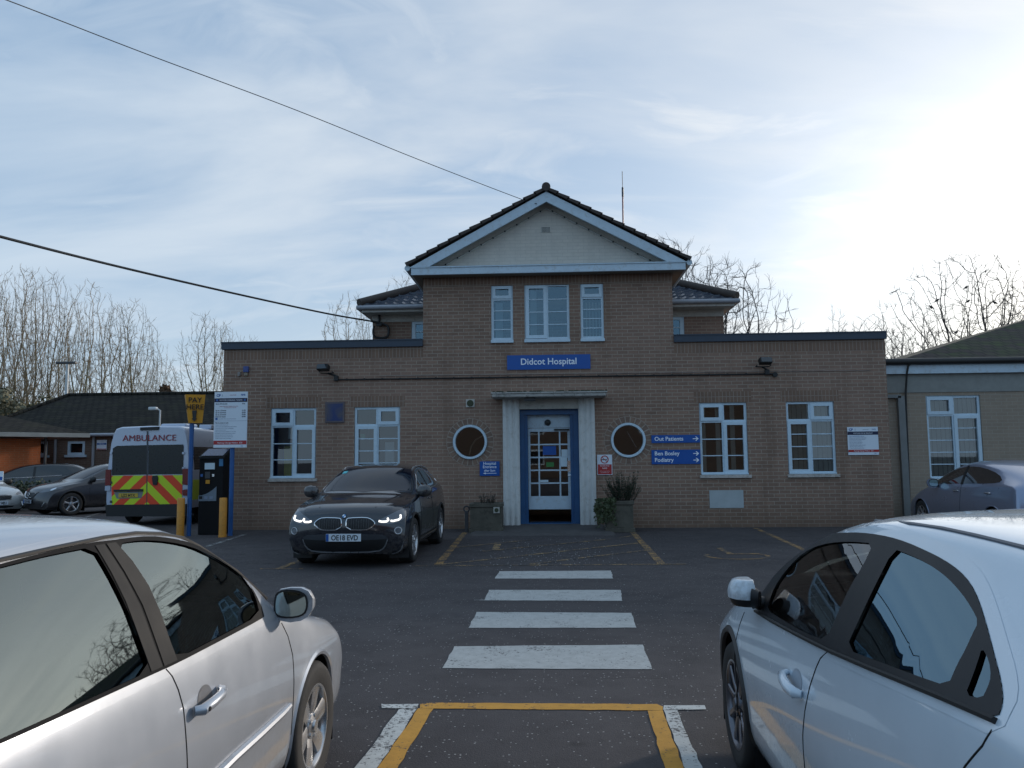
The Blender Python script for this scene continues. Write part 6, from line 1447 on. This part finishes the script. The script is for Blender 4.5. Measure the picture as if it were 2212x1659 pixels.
m_ = MB(); sill = [car.px([zc(*q)])[0] for q in ((380, 672), (480, 735), (650, 825), (860, 928), (1100, 1030), (1300, 1110), (1550, 1212), (1750, 1297), (1895, 1360))]; m_.tube([p+Vector((-.006, 0, 0)) for p in sill], .008, 6); m_.obj('belt_moulding', RUB, car.root, smooth=True)
# roof ditch line
m_ = MB(); rl = [p for p in (car.px([zc(*q)])[0] for q in ((1130, 105), (1350, 125), (1550, 155), (1750, 198), (2050, 272), (2250, 330))) if p]; m_.tube([p+Vector((0, 0, -.002)) for p in rl], .009, 6); m_.obj('roof_ditch', pm('roof_ditch_grey', (.10, .11, .13), .5, .1), car.root, smooth=True)
hc = car.px([zc(625, 1125)])[0]; a_, b_ = hc.y, hc.z
car.overlay('handle_recess_shade', [(a_-.015+.065*math.cos(2*PI*k/24), b_+.012+.042*math.sin(2*PI*k/24)) for k in range(24)], 'x', -1, pm('white_recess_shade', (.36, .40, .45), .3, .05), .0012, (), .02)  # darker copy of the body colour paints the shade of the handle recess
hx0 = hc.x; m_ = MB(); m_.tube([(hx0-.004, a_+.10, b_+.014), (hx0-.030, a_+.075, b_+.012), (hx0-.040, a_+.02, b_+.006), (hx0-.040, a_-.05, b_-.004), (hx0-.030, a_-.09, b_-.010), (hx0-.008, a_-.105, b_-.012)], [.012, .016, .018, .020, .021, .014], 12); m_.obj('door_handle', WHP, car.root, smooth=True)
# folded mirror: painted cap outwards, dark lower half
mp_ = car.px([zc(400, 640)])[0]
e = bpy.data.objects.new('wing_mirror', None); COL.objects.link(e); e.parent = car.root; e.location = (mp_.x-.065, mp_.y-.04, mp_.z+.068); e.scale = (.66, .66, .66)
def ellip(m_, c, r_, zlo, zhi, n=24, k=12, pw=1.0):
    base = len(m_.v)
    for i in range(k+1):
        t_ = zlo+(zhi-zlo)*i/k; rr_ = math.sqrt(max(0, 1-t_*t_))
        for j in range(n): a = 2*PI*j/n; m_.v.append(Vector((c[0]+r_[0]*rr_*math.cos(a), c[1]+r_[1]*rr_*math.sin(a), c[2]+r_[2]*t_)))
    for i in range(k):
        for j in range(n): m_.f.append((base+i*n+j, base+i*n+(j+1) % n, base+(i+1)*n+(j+1) % n, base+(i+1)*n+j)); m_.m.append(0)
m_ = MB(); ellip(m_, (0, 0, 0), (.13, .14, .13), -.25, 1); m_.v = [Vector((min(v.x, .03), v.y, min(v.z, .095))) for v in m_.v]; m_.obj('shell', WHP, e, smooth=True)
m_ = MB(); ellip(m_, (0, 0, -.0), (.125, .135, .13), -1, -.24); m_.v = [Vector((min(v.x, .035), v.y, max(v.z, -.085))) for v in m_.v]; m_.obj('lower_shell', BLK, e, smooth=True)
m_ = MB(); m_.tube([(.12, .0, -.08), (.04, .0, -.06)], [.05, .045], 12); m_.tube([(.02, -.10, -.02), (.06, -.12, -.02)], [.075, .05], 14); m_.obj('mirror_stalk', BLK, e, smooth=True)
for sx in (1, -1):
    for yc in (0, -S['wbase']): wheel(car, sx*(S['W']-.015), yc, S['hub'], .215, 9, ALLOYD, style='thin')
arch_lip(car, .012, .020, BLK, off=-.006)
interior(car, -1.45, 1, col=pm('light_seat_fabric', (.16, .17, .15), .9, .2, 20))
car.overlay('fuel_flap', circ(-2.62, .84, .09, 24), 'x', -1, pm('flap_grey', (.55, .60, .66), .3, .05), .002, (), .03)
for sx in (-1, 1): car.overlay('headlight', [(sx*.42, .60), (sx*.74, .64), (sx*.72, .76), (sx*.44, .70)], 'y', 1, pm('headlight_lens', (.45, .48, .5), .08, .05, metal=.6), .004, (), .05)
# ------------------------------------------------------------------ black SUV facing out
BKP = carpaint('black_paint', (.006, .008, .016), .0, .2, 0)
S = dict(W=.912, wb=.85, ws=.85, zs=.24, zmid=.74, wbase=2.67, ra=.40, hub=.345, tum=.012,
         belt=[(-4, 1.10), (-2.6, 1.07), (-1.5, 1.03), (-.6, 1.0), (-.2, .99), (.3, .95), (.6, .88), (.9, .74)],
         st=[(.72, .22, .6, .0, .16, .84), (.80, .34, .64, .0, .17, .90), (.83, .50, .66, .0, .19, .95), (.83, .66, .66, .0, .21, .96), (.80, .79, .66, .01, .24, .96), (.70, .895, .66, .02, .24, .97), (.48, .955, .68, .03, .20, .99), (.15, 1.00, .70, .035, .15, 1.), (-.15, 1.035, .72, .04, .13, 1.), (-.32, 1.06, .76, .04, .18, 1.),
             (-.60, 1.20, .755, .05, .20, 1.), (-.92, 1.35, .70, .055, .20, 1.), (-1.20, 1.455, .64, .06, .15, 1.), (-1.45, 1.50, .61, .065, .07, 1.), (-1.9, 1.53, .60, .07, .0, 1.), (-2.4, 1.52, .60, .07, .0, 1.), (-2.9, 1.47, .58, .07, -.06, .99), (-3.15, 1.40, .56, .07, -.10, .98), (-3.32, 1.22, .6, .06, -.12, .97), (-3.42, 1.02, .62, .03, -.14, .97), (-3.50, .80, .64, .0, -.14, .96), (-3.52, .50, .64, .0, -.14, .94), (-3.46, .24, .6, 0, -.12, .90)])
cxy = at(742, 1160, 11.5)
car = Car('black_suv', 'black SUV with lit headlights parked in front of the left windows', 'car', S, (cxy.x+.01, 12.33, 0), PI-R(.8), BKP, su=7, sv=5); car.root['group'] = 'cars by the hospital wall'
car.body()
for sx in (-1, 1):
    F = car.overlay('side_window', smooth_poly([(-.62, 1.05), (-1.05, 1.24), (-1.35, 1.36), (-1.8, 1.40), (-2.4, 1.39), (-2.9, 1.30), (-3.05, 1.18), (-2.7, 1.11), (-1.6, 1.07)], 1), 'x', sx, DGLASS, .003, (), .06)
    car.strip('window_trim', smooth_poly([(-.62, 1.05), (-1.05, 1.24), (-1.35, 1.36), (-1.8, 1.40), (-2.4, 1.39), (-2.9, 1.30), (-3.05, 1.18), (-2.7, 1.11), (-1.6, 1.07)], 1), 'x', sx, .007, CHROME if sx else CHROME, .003, closed=True)
    car.overlay('door_pillar_trim', [(-1.62, 1.06), (-1.72, 1.06), (-1.76, 1.40), (-1.66, 1.40)], 'x', sx, BLK, .005, (), .05)
    car.strip('panel_gap', [(-.62, 1.04), (-.55, .9), (-.52, .6), (-.55, .4)], 'x', sx, .004, GAPM, .0); car.strip('panel_gap', [(-1.66, 1.04), (-1.68, .8), (-1.7, .42)], 'x', sx, .004, GAPM, .0)
    m_ = MB(); h_ = car.surf(-1.5, .93, 'x', sx)[0]; m_.tube([(h_.x-sx*.005, -1.40, .92), (h_.x+sx*.035, -1.45, .925), (h_.x+sx*.035, -1.56, .93), (h_.x-sx*.005, -1.60, .93)], .013, 8); m_.obj('door_handle', BKP, car.root, smooth=True)
    # lower cladding and roof rails
    car.overlay('sill_cladding', [(-.42, .22), (-2.25, .22), (-2.25, .36), (-.42, .36)], 'x', sx, RUB, .006, (), .1)
    m_ = MB(); pr = [(-1.30, 1.44), (-1.42, 1.505), (-1.9, 1.545), (-2.5, 1.535), (-2.85, 1.47)]; m_.tube([car.surf(sx*.60, a, 'z', 1)[0]+Vector((0, 0, .022 if -2.8 < a < -1.4 else .004)) for a, b in smooth_poly(pr, 2, False)], .014, 8); m_.obj('roof_rail', pm('satin_aluminium', (.7, .71, .73), .3, .03, metal=.9), car.root, smooth=True)
    mirror(car, sx*.80, -.62, 1.07, BKP, sx, sc=1.08)
    for yc in (0, -S['wbase']): wheel(car, sx*(S['W']-.01), yc, S['hub'], .235, 5, ALLOY, w=.22, style='mid')
arch_lip(car, .012, .022, RUB, off=-.004)
car.overlay('windscreen', [(-.60, -1.30), (0, -1.17), (.60, -1.30), (.70, -.62), (.68, -.50), (0, -.33), (-.68, -.50), (-.70, -.62)], 'z', 1, pm('windscreen_dark', (.006, .010, .020), .07, .1, spec=.35), .003, (), .07)
car.overlay('tax_disc', [(.47, -1.15), (.55, -1.17), (.56, -1.07), (.48, -1.05)], 'z', 1, pm('sticker_cyan', (.10, .50, .55), .5, .05), .006, (), .1)
car.overlay('bonnet_shut_line', [(-.66, -.30), (.66, -.30), (.66, -.29), (-.66, -.29)], 'z', 1, GAPM, .002, (), .05)
for sx in (-1, 1): m_ = MB(); pts = [car.surf(sx*a, b, 'z', 1)[0]+Vector((0, 0, .002)) for a, b in ((.42, .62), (.50, .3), (.56, 0), (.60, -.3))]; m_.tube(pts, .006, 6); m_.obj('bonnet_crease', BKP, car.root, smooth=True)
# front face
HLG = pm('headlamp_housing', (.10, .11, .13), .08, .1, coat=1.); m, t, b = nt('daytime_light'); b.inputs['Emission Color'].default_value = (1, .96, .88, 1); b.inputs['Emission Strength'].default_value = 1.3; b.inputs['Base Color'].default_value = (.8, .8, .8, 1); DRL = m
for sx in (-1, 1):
    hl = smooth_poly([(sx*.475, .675), (sx*.58, .640), (sx*.72, .650), (sx*.84, .70), (sx*.875, .78), (sx*.865, .86), (sx*.78, .845), (sx*.66, .785), (sx*.54, .725)], 1)
    hd = car.overlay('headlight', hl, 'y', 1, HLG, .004, (), .03)
    for pts in ([(sx*.50, .692), (sx*.54, .680), (sx*.61, .680), (sx*.635, .70), (sx*.62, .73)], [(sx*.665, .69), (sx*.70, .685), (sx*.775, .70), (sx*.80, .725), (sx*.79, .765)]):
        car.strip('light_ring', pts, 'y', 1, .015, DRL, .008, parent=hd)
    kg = [(sx*.035, .575), (sx*.32, .565), (sx*.40, .60), (sx*.46, .655), (sx*.40, .715), (sx*.32, .745), (sx*.075, .74), (sx*.035, .72)]
    kg = smooth_poly(kg, 1); gr = car.overlay('grille', kg, 'y', 1, BLK, .004, (), .04); car.strip('grille_surround', kg, 'y', 1, .010, CHROME, .006, parent=gr, closed=True)
    mb_ = MB()
    for k in range(9):
        xx = sx*(.075+.036*k)
        if inpoly((xx, .64), kg): car.strip('slat', [(xx, .59), (xx, .72)], 'y', 1, .005, DKGREY, .007, mb=mb_, obj=False)
    mb_.obj('grille_slats', DKGREY, gr)
    fg = circ(sx*.775, .545, .048, 20); fo = car.overlay('fog_light', fg, 'y', 1, pm('foglamp', (.10, .11, .13), .12, .1, metal=.3), .006, (), .03); car.strip('fog_ring', fg, 'y', 1, .008, ALLOY, .006, parent=fo, closed=True)
low = smooth_poly([(-.58, .44), (.58, .44), (.62, .40), (.58, .32), (.48, .255), (-.48, .255), (-.58, .32), (-.62, .40)], 1)
lo = car.overlay('lower_intake', low, 'y', 1, pm('intake_black', (.008, .008, .009), .6, .1), .005, (), .05)
car.strip('intake_trim', smooth_poly([(-.63, .43), (-.59, .31), (-.48, .245), (0, .24), (.48, .245), (.59, .31), (.63, .43)], 1, False), 'y', 1, .010, pm('satin_silver_trim', (.35, .36, .38), .3, .05, metal=.8), .006, parent=lo)
car.overlay('bumper_insert', smooth_poly([(-.54, .51), (.54, .51), (.63, .46), (.62, .42), (-.62, .42), (-.63, .46)], 1), 'y', 1, pm('bumper_grey', (.035, .038, .045), .5, .1), .008, (), .05)
h_ = car.surf(0, .46, 'y', 1)[0]; plate(car.root, 'OE18 EVD', (0, h_.y+.014, .460), PI, PLW)
bd = car.surf(0, .765, 'y', 1)[0]; m_ = MB(); m_.lathe([(0, .037), (.008, .036), (.010, .030)], 24, 'y'); bo = m_.obj('badge', BLK, car.root); bo.location = bd+Vector((0, .0, 0)); bo.rotation_euler = (R(28), 0, 0)
for k in range(4):
    m_ = MB(); m_.prism([(0, 0)]+[(.028*math.cos(PI/2*k+PI/2*j/6), .028*math.sin(PI/2*k+PI/2*j/6)) for j in range(7)], .0105, .012); m_.obj('badge_quarter', (LETTER, pm('badge_blue', (.05, .22, .50), .3, .05))[k % 2], bo)
# ------------------------------------------------------------------ pale blue hybrid at the right
BLP = carpaint('blue_grey_paint', (.27, .31, .42), .6, .3, .04)
S = dict(W=.865, wb=.80, ws=.82, zs=.20, zmid=.66, wbase=2.70, ra=.35, hub=.31, tum=.02,
         belt=[(-4, 1.04), (-2.8, 1.02), (-1.5, .97), (-.6, .93), (-.1, .90), (.3, .80), (.9, .62)],
         st=[(.82, .20, .6, .0, .25, .84), (.90, .34, .6, .0, .28, .88), (.90, .48, .62, .0, .30, .92), (.82, .62, .62, .01, .30, .94), (.60, .75, .62, .02, .24, .97), (.25, .88, .64, .04, .16, 1.), (.0, .96, .68, .05, .14, 1.), (-.25, 1.06, .72, .06, .18, 1.), (-.6, 1.22, .70, .07, .18, 1.), (-1.0, 1.37, .64, .08, .14, 1.), (-1.35, 1.45, .61, .085, .06, 1.), (-1.7, 1.485, .60, .09, 0, 1.), (-2.1, 1.47, .59, .09, 0, 1.), (-2.6, 1.39, .57, .09, -.03, .99), (-3.1, 1.25, .55, .08, -.08, .98), (-3.4, 1.13, .56, .05, -.10, .97), (-3.5, .95, .6, 0, -.12, .96), (-3.55, .55, .6, 0, -.12, .94), (-3.5, .22, .6, 0, -.1, .9)])
fw = gp(1990, 1112, .31)
car = Car('blue_grey_car', 'blue grey hatchback behind the white car roof at the right edge', 'car', S, (fw.x+.86, fw.y, 0), 0, BLP, 'cars by the hospital wall', su=9, sv=6); car.body()
for sx in (-1, 1):
    sw = smooth_poly([(-.42, 1.0), (-.75, 1.15), (-1.15, 1.29), (-1.6, 1.35), (-2.1, 1.33), (-2.6, 1.22), (-2.85, 1.09), (-2.6, 1.05), (-1.6, 1.02), (-.9, .985)], 1)
    car.overlay('side_window', sw, 'x', sx, DGLASS, .003, (), .06)
    mirror(car, sx*.78, -.70, 1.0, BLK if 0 else BLP, sx)
    for yc in (0, -S['wbase']): wheel(car, sx*(S['W']-.01), yc, S['hub'], .195, 7, ALLOY, style='mid')
for sx in (-1, 1): car.overlay('door_pillar_trim', [(-1.55, 1.0), (-1.64, 1.0), (-1.60, 1.36), (-1.52, 1.36)], 'x', sx, BLK, .006, (), .05)
car.strip('panel_gap', [(-1.6, 1.0), (-1.62, .7), (-1.6, .35)], 'x', -1, .004, GAPM, 0)
for yh in (-1.45, -2.55): hc = car.surf(yh, .88, 'x', -1)[0]; m_ = MB(); m_.tube([(hc.x, hc.y-.09, hc.z), (hc.x-.03, hc.y-.05, hc.z), (hc.x-.03, hc.y+.05, hc.z), (hc.x, hc.y+.09, hc.z)], .014, 8); m_.obj('door_handle', ALLOY, car.root, smooth=True)
car.overlay('windscreen', [(-.56, -1.2), (0, -1.06), (.56, -1.2), (.66, -.35), (0, -.05), (-.66, -.35)], 'z', 1, DGLASS, .003, (), .08)
arch_lip(car, .0, .012, BLP, off=-.003)
# ------------------------------------------------------------------ dark grey hatchback at the left
GRP = carpaint('dark_grey_paint', (.035, .033, .038), .3, .3, 0)
S = dict(W=.90, wb=.83, ws=.84, zs=.24, zmid=.72, wbase=2.64, ra=.385, hub=.34, tum=.012,
         belt=[(-4, 1.12), (-2.6, 1.08), (-1.5, 1.02), (-.6, .98), (-.2, .97), (.3, .90), (.6, .83), (.9, .70)],
         st=[(.76, .22, .6, .0, .20, .84), (.84, .36, .64, .0, .22, .90), (.85, .52, .66, .0, .24, .94), (.82, .68, .66, .01, .26, .96), (.72, .82, .66, .02, .25, .97), (.45, .92, .67, .03, .20, .99), (.1, .99, .69, .04, .15, 1.), (-.15, 1.03, .74, .04, .18, 1.), (-.55, 1.22, .74, .05, .2, 1.), (-.95, 1.40, .68, .06, .18, 1.), (-1.3, 1.51, .63, .07, .1, 1.), (-1.8, 1.57, .61, .07, .0, 1.), (-2.5, 1.565, .61, .07, .0, 1.), (-3.1, 1.48, .59, .07, -.06, .98), (-3.35, 1.25, .6, .06, -.12, .97), (-3.45, .95, .62, .03, -.14, .96), (-3.5, .5, .64, .0, -.14, .94), (-3.45, .24, .6, 0, -.12, .90)])
fw = gp(155, 1089, .34)
def place(fw, rz, S, sx): # wheel centre on the outer side -> car origin
    off = Matrix.Rotation(rz, 3, 'Z') @ Vector((sx*S['W'], 0, 0)); return (fw.x-off.x, fw.y-off.y, 0)
rz = PI-R(33)
car = Car('dark_grey_car', 'dark grey hatchback parked at an angle left of the ambulance', 'car', S, place(fw, rz, S, -1), rz, GRP, 'cars in the far left parking area', su=7, sv=5); car.body()
CYS = pm('sticker_cyan', (.10, .50, .55), .5, .05)
def simple_front(car, g=None, hl=None, plate_txt='', gz=.62, tint=DGLASS):
    for sx in (-1, 1):
        sw = smooth_poly([(-.60, 1.04), (-1.0, 1.24), (-1.35, 1.40), (-1.8, 1.45), (-2.5, 1.44), (-2.95, 1.36), (-2.9, 1.2), (-2.5, 1.12), (-1.5, 1.07)], 1)
        if car.S['st'][11][1] < 1.5: sw = [(a, .93+(b-1.04)*.88) for a, b in sw]
        f_ = car.overlay('side_window', sw, 'x', sx, tint, .003, (), .06); car.overlay('door_pillar_trim', [(-1.60, 1.02), (-1.68, 1.02), (-1.70, 1.44), (-1.62, 1.44)], 'x', sx, BLK, .005, (), .06)
        car.strip('window_trim', [(-.6, car.S['belt'][3][1]+.055), (-1.5, car.S['belt'][2][1]+.05), (-2.5, car.S['belt'][1][1]+.04)], 'x', sx, .010, CHROME, .003)
        car.strip('panel_gap', [(-.55, .98), (-.50, .6), (-.55, .4)], 'x', sx, .004, GAPM, .0); car.strip('panel_gap', [(-1.64, .98), (-1.66, .42)], 'x', sx, .004, GAPM, .0)
        mirror(car, sx*.78, -.62, car.S['belt'][3][1]+.08, BLK, sx)
        for yc in (0, -car.S['wbase']): wheel(car, sx*(car.S['W']-.01), yc, car.S['hub'], .22, 5, ALLOY, style='mid')
    car.overlay('windscreen', [(-.58, -1.32), (0, -1.2), (.58, -1.32), (.68, -.42), (0, -.2), (-.68, -.42)], 'z', 1, pm('windscreen_dark', (.006, .010, .020), .07, .1, spec=.35), .003, (), .08)
simple_front(car)
car.overlay('tax_disc', [(.46, -1.0), (.56, -1.02), (.58, -.9), (.48, -.88)], 'z', 1, CYS, .006, (), .1)
for sx in (-1, 1):
    hl = smooth_poly([(sx*.46, .70), (sx*.62, .70), (sx*.80, .75), (sx*.86, .82), (sx*.80, .86), (sx*.62, .80), (sx*.48, .75)], 1); h_ = car.overlay('headlight', hl, 'y', 1, HLG, .004, (), .04); car.overlay('lens_reflector', circ(sx*.76, .795, .04, 14), 'y', 1, CHROME, .008, (), .04, parent=h_)
    car.strip('bumper_trim', [(sx*.62, .30), (sx*.74, .42)], 'y', 1, .018, ALLOY, .004)
car.overlay('grille', smooth_poly([(-.40, .70), (.40, .70), (.26, .50), (-.26, .50)], 1), 'y', 1, BLK, .004, (), .05); car.strip('grille_trim', [(-.40, .72), (-.20, .56), (0, .53), (.20, .56), (.40, .72)], 'y', 1, .014, CHROME, .006)
bd = car.surf(0, .64, 'y', 1)[0]; m_ = MB(); m_.tube([(.05*math.cos(2*PI*k/16), .012, .05*math.sin(2*PI*k/16)) for k in range(17)], .009, 6, cap=False); bo = m_.obj('badge', CHROME, car.root); bo.location = bd
h_ = car.surf(0, .45, 'y', 1)[0]; plate(car.root, 'FL14 VKE', (0, h_.y+.02, .44), PI, pm('plate_dirty', (.30, .32, .36), .5, .05)); arch_lip(car, .01, .018, RUB, off=-.003)
# second dark car behind it
BK2 = carpaint('near_black_paint', (.02, .021, .024), .2, .3, 0)
fw = gp(62, 1068, .31); rz = PI-R(50)
p_ = at(90, 1035, 28.3)
car = Car('black_hatchback', 'black hatchback mostly hidden behind the dark grey car at the left', 'car', S, (p_.x-1.3, 27.0, 0), PI-R(62), BK2, 'cars in the far left parking area', su=6, sv=4); car.body(); simple_front(car)
car.overlay('grille', [(-.40, .70), (.40, .70), (.3, .50), (-.3, .50)], 'y', 1, GAPM, .004, (), .06)
# white car at the far left edge
WH2 = carpaint('off_white_paint', (.62, .63, .62), .0, .3, 0)
S2_ = dict(S); S2_['st'] = [(y, z*.93 if z > .3 else z, w_*.96, d_, c_, k_) for y, z, w_, d_, c_, k_ in S['st']]; S2_['belt'] = [(a, b*.93) for a, b in S['belt']]; S2_['W'] = .86; S2_['wb'] = .80; S2_['ws'] = .81
rz = PI+R(60); p_ = gp(10, 1116)
car = Car('white_saloon', 'white car with a chrome barred grille cut by the left photo edge', 'car', S2_, (p_.x-.85, p_.y+.30, 0), rz, WH2, 'cars in the far left parking area', su=7, sv=5); car.body(); simple_front(car)
gz_ = smooth_poly([(-.42, .64), (.42, .64), (.36, .48), (-.36, .48)], 1); car.overlay('grille', gz_, 'y', 1, BLK, .004, (), .05)
for k in range(4): car.strip('grille_bar', [(-.38, .50+.038*k), (.38, .50+.038*k)], 'y', 1, .007, CHROME, .007)
car.overlay('lower_intake', smooth_poly([(-.5, .32), (.5, .32), (.42, .25), (-.42, .25)], 1), 'y', 1, BLK, .004, (), .05); car.strip('intake_trim', [(-.4, .285), (.4, .285)], 'y', 1, .008, CHROME, .008)
for sx in (-1, 1): car.overlay('headlight', smooth_poly([(sx*.50, .62), (sx*.78, .64), (sx*.84, .74), (sx*.60, .70)], 1), 'y', 1, HLG, .004, (), .05)
h_ = car.surf(0, .41, 'y', 1)[0]; plate(car.root, 'EW67 MJU', (0, h_.y+.02, .40), PI, PLW)
# ------------------------------------------------------------------ ambulance van
AMB = carpaint('ambulance_white', (.50, .56, .68), .0, .3, 0)
ya = 19.4; xr_ = at(410, 1050, ya).x; xl_ = at(229, 1050, ya).x; Wd = (xr_-xl_); hw = Wd/2
am = thing('ambulance', 'white ambulance van seen from behind with red and yellow chevrons', 'ambulance', ((xl_+xr_)/2, ya, 0), R(-.8))
zt_ = at(320, 921, ya).z
# body loft: rounded section (x,z) swept along y, slight tumblehome
def sec(y, sc=1., zs=1., inset=0.):
    pts = [(hw*.97, .42), (hw, .60), (hw, 1.15), (hw*.985, 1.5), (hw*.93, 2.05), (hw*.88, zt_*zs-.16), (hw*.82, zt_*zs-.045), (hw*.70, zt_*zs-.005), (0, zt_*zs+.015)]
    pts = pts+[(-x, z) for x, z in pts[:-1][::-1]]
    return [Vector((x*sc, y, z)) for x, z in pts]
m_ = MB(); secs = [sec(.0, .985, .985), sec(.03, .997, .996), sec(.08), sec(3.9), sec(4.5, .97, .93), sec(5.0, .95, .66), sec(5.6, .9, .5)]
n_ = len(secs[0]); 
for s_ in secs: m_.v += s_
for i in range(len(secs)-1):
    for k in range(n_-1): m_.f.append((i*n_+k, i*n_+k+1, (i+1)*n_+k+1, (i+1)*n_+k)); m_.m.append(0)
m_.f.append(tuple(range(n_))); m_.m.append(0); m_.f.append(tuple(range((len(secs)-1)*n_, len(secs)*n_))[::-1]); m_.m.append(0)
m_.obj('body', AMB, am, smooth=True)
def za(x, y): q = A(*z2(x, y), ya); return (q[0]-am.location.x, q[1])
def apanel(name, pts, mat, y0=-.006, th=.006): q = MB(); q.prism([za(*p) for p in pts], y0-th, y0); return q.obj(name, mat, am)
FILM = pm('privacy_film', (.014, .016, .017), .28, .2)
gl_ = apanel('rear_window', [(165, 715), (205, 690), (505, 682), (505, 972), (155, 980)], FILM, -.004); apanel('rear_window', [(519, 682), (865, 676), (870, 700), (862, 968), (517, 972)], FILM, -.004)
# chevron doors: painted stripes rising to the centre seam
m, t, b = nt('chevron_livery'); o_ = objc(t); sp = nd(t, 'ShaderNodeSeparateXYZ'); t.links.new(o_, sp.inputs[0])
xc = za(512, 1100)[0]; ax_ = mt(t, 'ABSOLUTE', mt(t, 'SUBTRACT', sp.outputs[0], xc)); k_ = mt(t, 'ADD', mt(t, 'MULTIPLY', ax_, .95), sp.outputs[2]); fr_ = mt(t, 'FRACT', mt(t, 'DIVIDE', mt(t, 'ADD', k_, .16), .50)); st_ = mt(t, 'GREATER_THAN', fr_, .5)
t.links.new(mx(t, st_, (.62, .80, .02), (.85, .07, .015)), b.inputs['Base Color']); b.inputs['Roughness'].default_value = .4
# retroreflective film: emission switched off
b.inputs['Emission Strength'].default_value = 0
m_ = MB(); 
for pts in ([(152, 985), (500, 982), (500, 1268), (155, 1275)], [(508, 982), (860, 978), (852, 1262), (506, 1268)]): m_.prism([za(*p) for p in pts], -.014, -.006)
m_.obj('chevron_panel', m, am)
apanel('door_seam', [(504, 545), (518, 545), (508, 1270), (500, 1270)], DKGREY, -.0142, .002)
apanel('brake_light', [(440, 508), (628, 500), (622, 532), (442, 538)], BLK, .03, .06); apanel('bumper', [(100, 1272), (905, 1262), (895, 1385), (110, 1385)], BLK, -.0, .06)
apanel('rear_light', [(100, 925), (150, 925), (148, 1080), (92, 1080)], pm('tail_red', (.18, .015, .015), .25, .1), -.004, .03); apanel('rear_light', [(862, 915), (918, 915), (922, 1075), (862, 1070)], pm('tail_red', (.18, .015, .015), .25, .1), -.004, .03)
apanel('indicator', [(94, 1085), (146, 1085), (140, 1135), (90, 1130)], pm('lens_clear', (.45, .5, .6), .2, .05), -.004, .028); apanel('indicator', [(864, 1075), (922, 1080), (918, 1115), (866, 1122)], pm('lens_clear', (.45, .5, .6), .2, .05), -.004, .028)
apanel('lower_light', [(864, 1125), (918, 1120), (905, 1180), (864, 1180)], pm('tail_red', (.18, .015, .015), .25, .1), -.004, .026)
apanel('handle', [(566, 985), (612, 982), (620, 1010), (608, 1075), (572, 1075), (560, 1010)], BLK, -.014, .03); apanel('plate_light', [(178, 1122), (470, 1115), (468, 1138), (180, 1142)], BLK, -.014, .03)
apanel('plate_recess', [(178, 1146), (470, 1140), (452, 1205), (205, 1212)], pm('recess_grey', (.22, .25, .24), .5, .1), -.0145, .003)
p_ = za(322, 1178); plate(am, 'LJ22 MTX', (p_[0], -.024, p_[1]), 0, PLY, size=(.50, .105), euro=False)
TR = pm('livery_red', (.30, .02, .03), .4, .05); a_ = za(262, 638); b_ = za(795, 612); c_ = za(528, 634)
def blk_text(s_, h_, x, z, y, w_tot, rot=(PI/2, 0, 0)):
    o = text(s_, h_, TR, am, (x, y, z), rot, bold=0., ext=.002); wd = max(v.co.x for v in o.data.vertices)-min(v.co.x for v in o.data.vertices); o.scale = (w_tot/wd, 1, 1); return o
blk_text('AMBULANCE', .215, a_[0], a_[1]-.012, -.016, b_[0]-a_[0])
sd_ = text('PATIENT TRANSPORT', .17, TR, am, (hw*.93+.012, 1.75, 2.08), (PI/2, 0, PI/2), bold=.004); sd_.rotation_euler = (R(90-8), 0, PI/2)
m_ = MB(); m_.prismx([(.25, 1.25), (.25, 1.95), (3.3, 1.95), (3.3, 1.25)], hw*.96, hw*.985+.006); m_.obj('side_window', DGLASS, am)
m_ = MB(); m_.prismx([(.1, .62), (.1, 1.12), (.9, 1.12), (.9, .62)], hw-.01, hw+.006); m_.obj('side_livery', pm('livery_yellow', (.50, .62, .03), .4, .05), am)
m_ = MB(); m_.box((-.35, 1.2, zt_), (.35, 1.9, zt_+.12), bev=.04); m_.box((hw-.55, 1.6, zt_-.02), (hw-.2, 2.3, zt_+.10), bev=.02); m_.obj('roof_unit', AMB, am)
class _V: pass
vv = _V(); vv.root = am
for sx in (-1, 1):
    for yc in (1.1, 4.6): wheel(vv, sx*(hw-.03), yc, .34, .20, 6, ALLOYD, w=.22)
for zz in (750, 900, 1040, 1230):
    for xx in (150, 868): apanel('hinge', [(xx-10, zz), (xx+12, zz), (xx+12, zz+22), (xx-10, zz+22)], DKGREY if zz > 1000 else AMB, -.012, .02)
m_ = MB(); m_.box((-hw+.15, .2, .25), (hw-.15, 5.3, .5)); m_.obj('chassis', BLK, am)
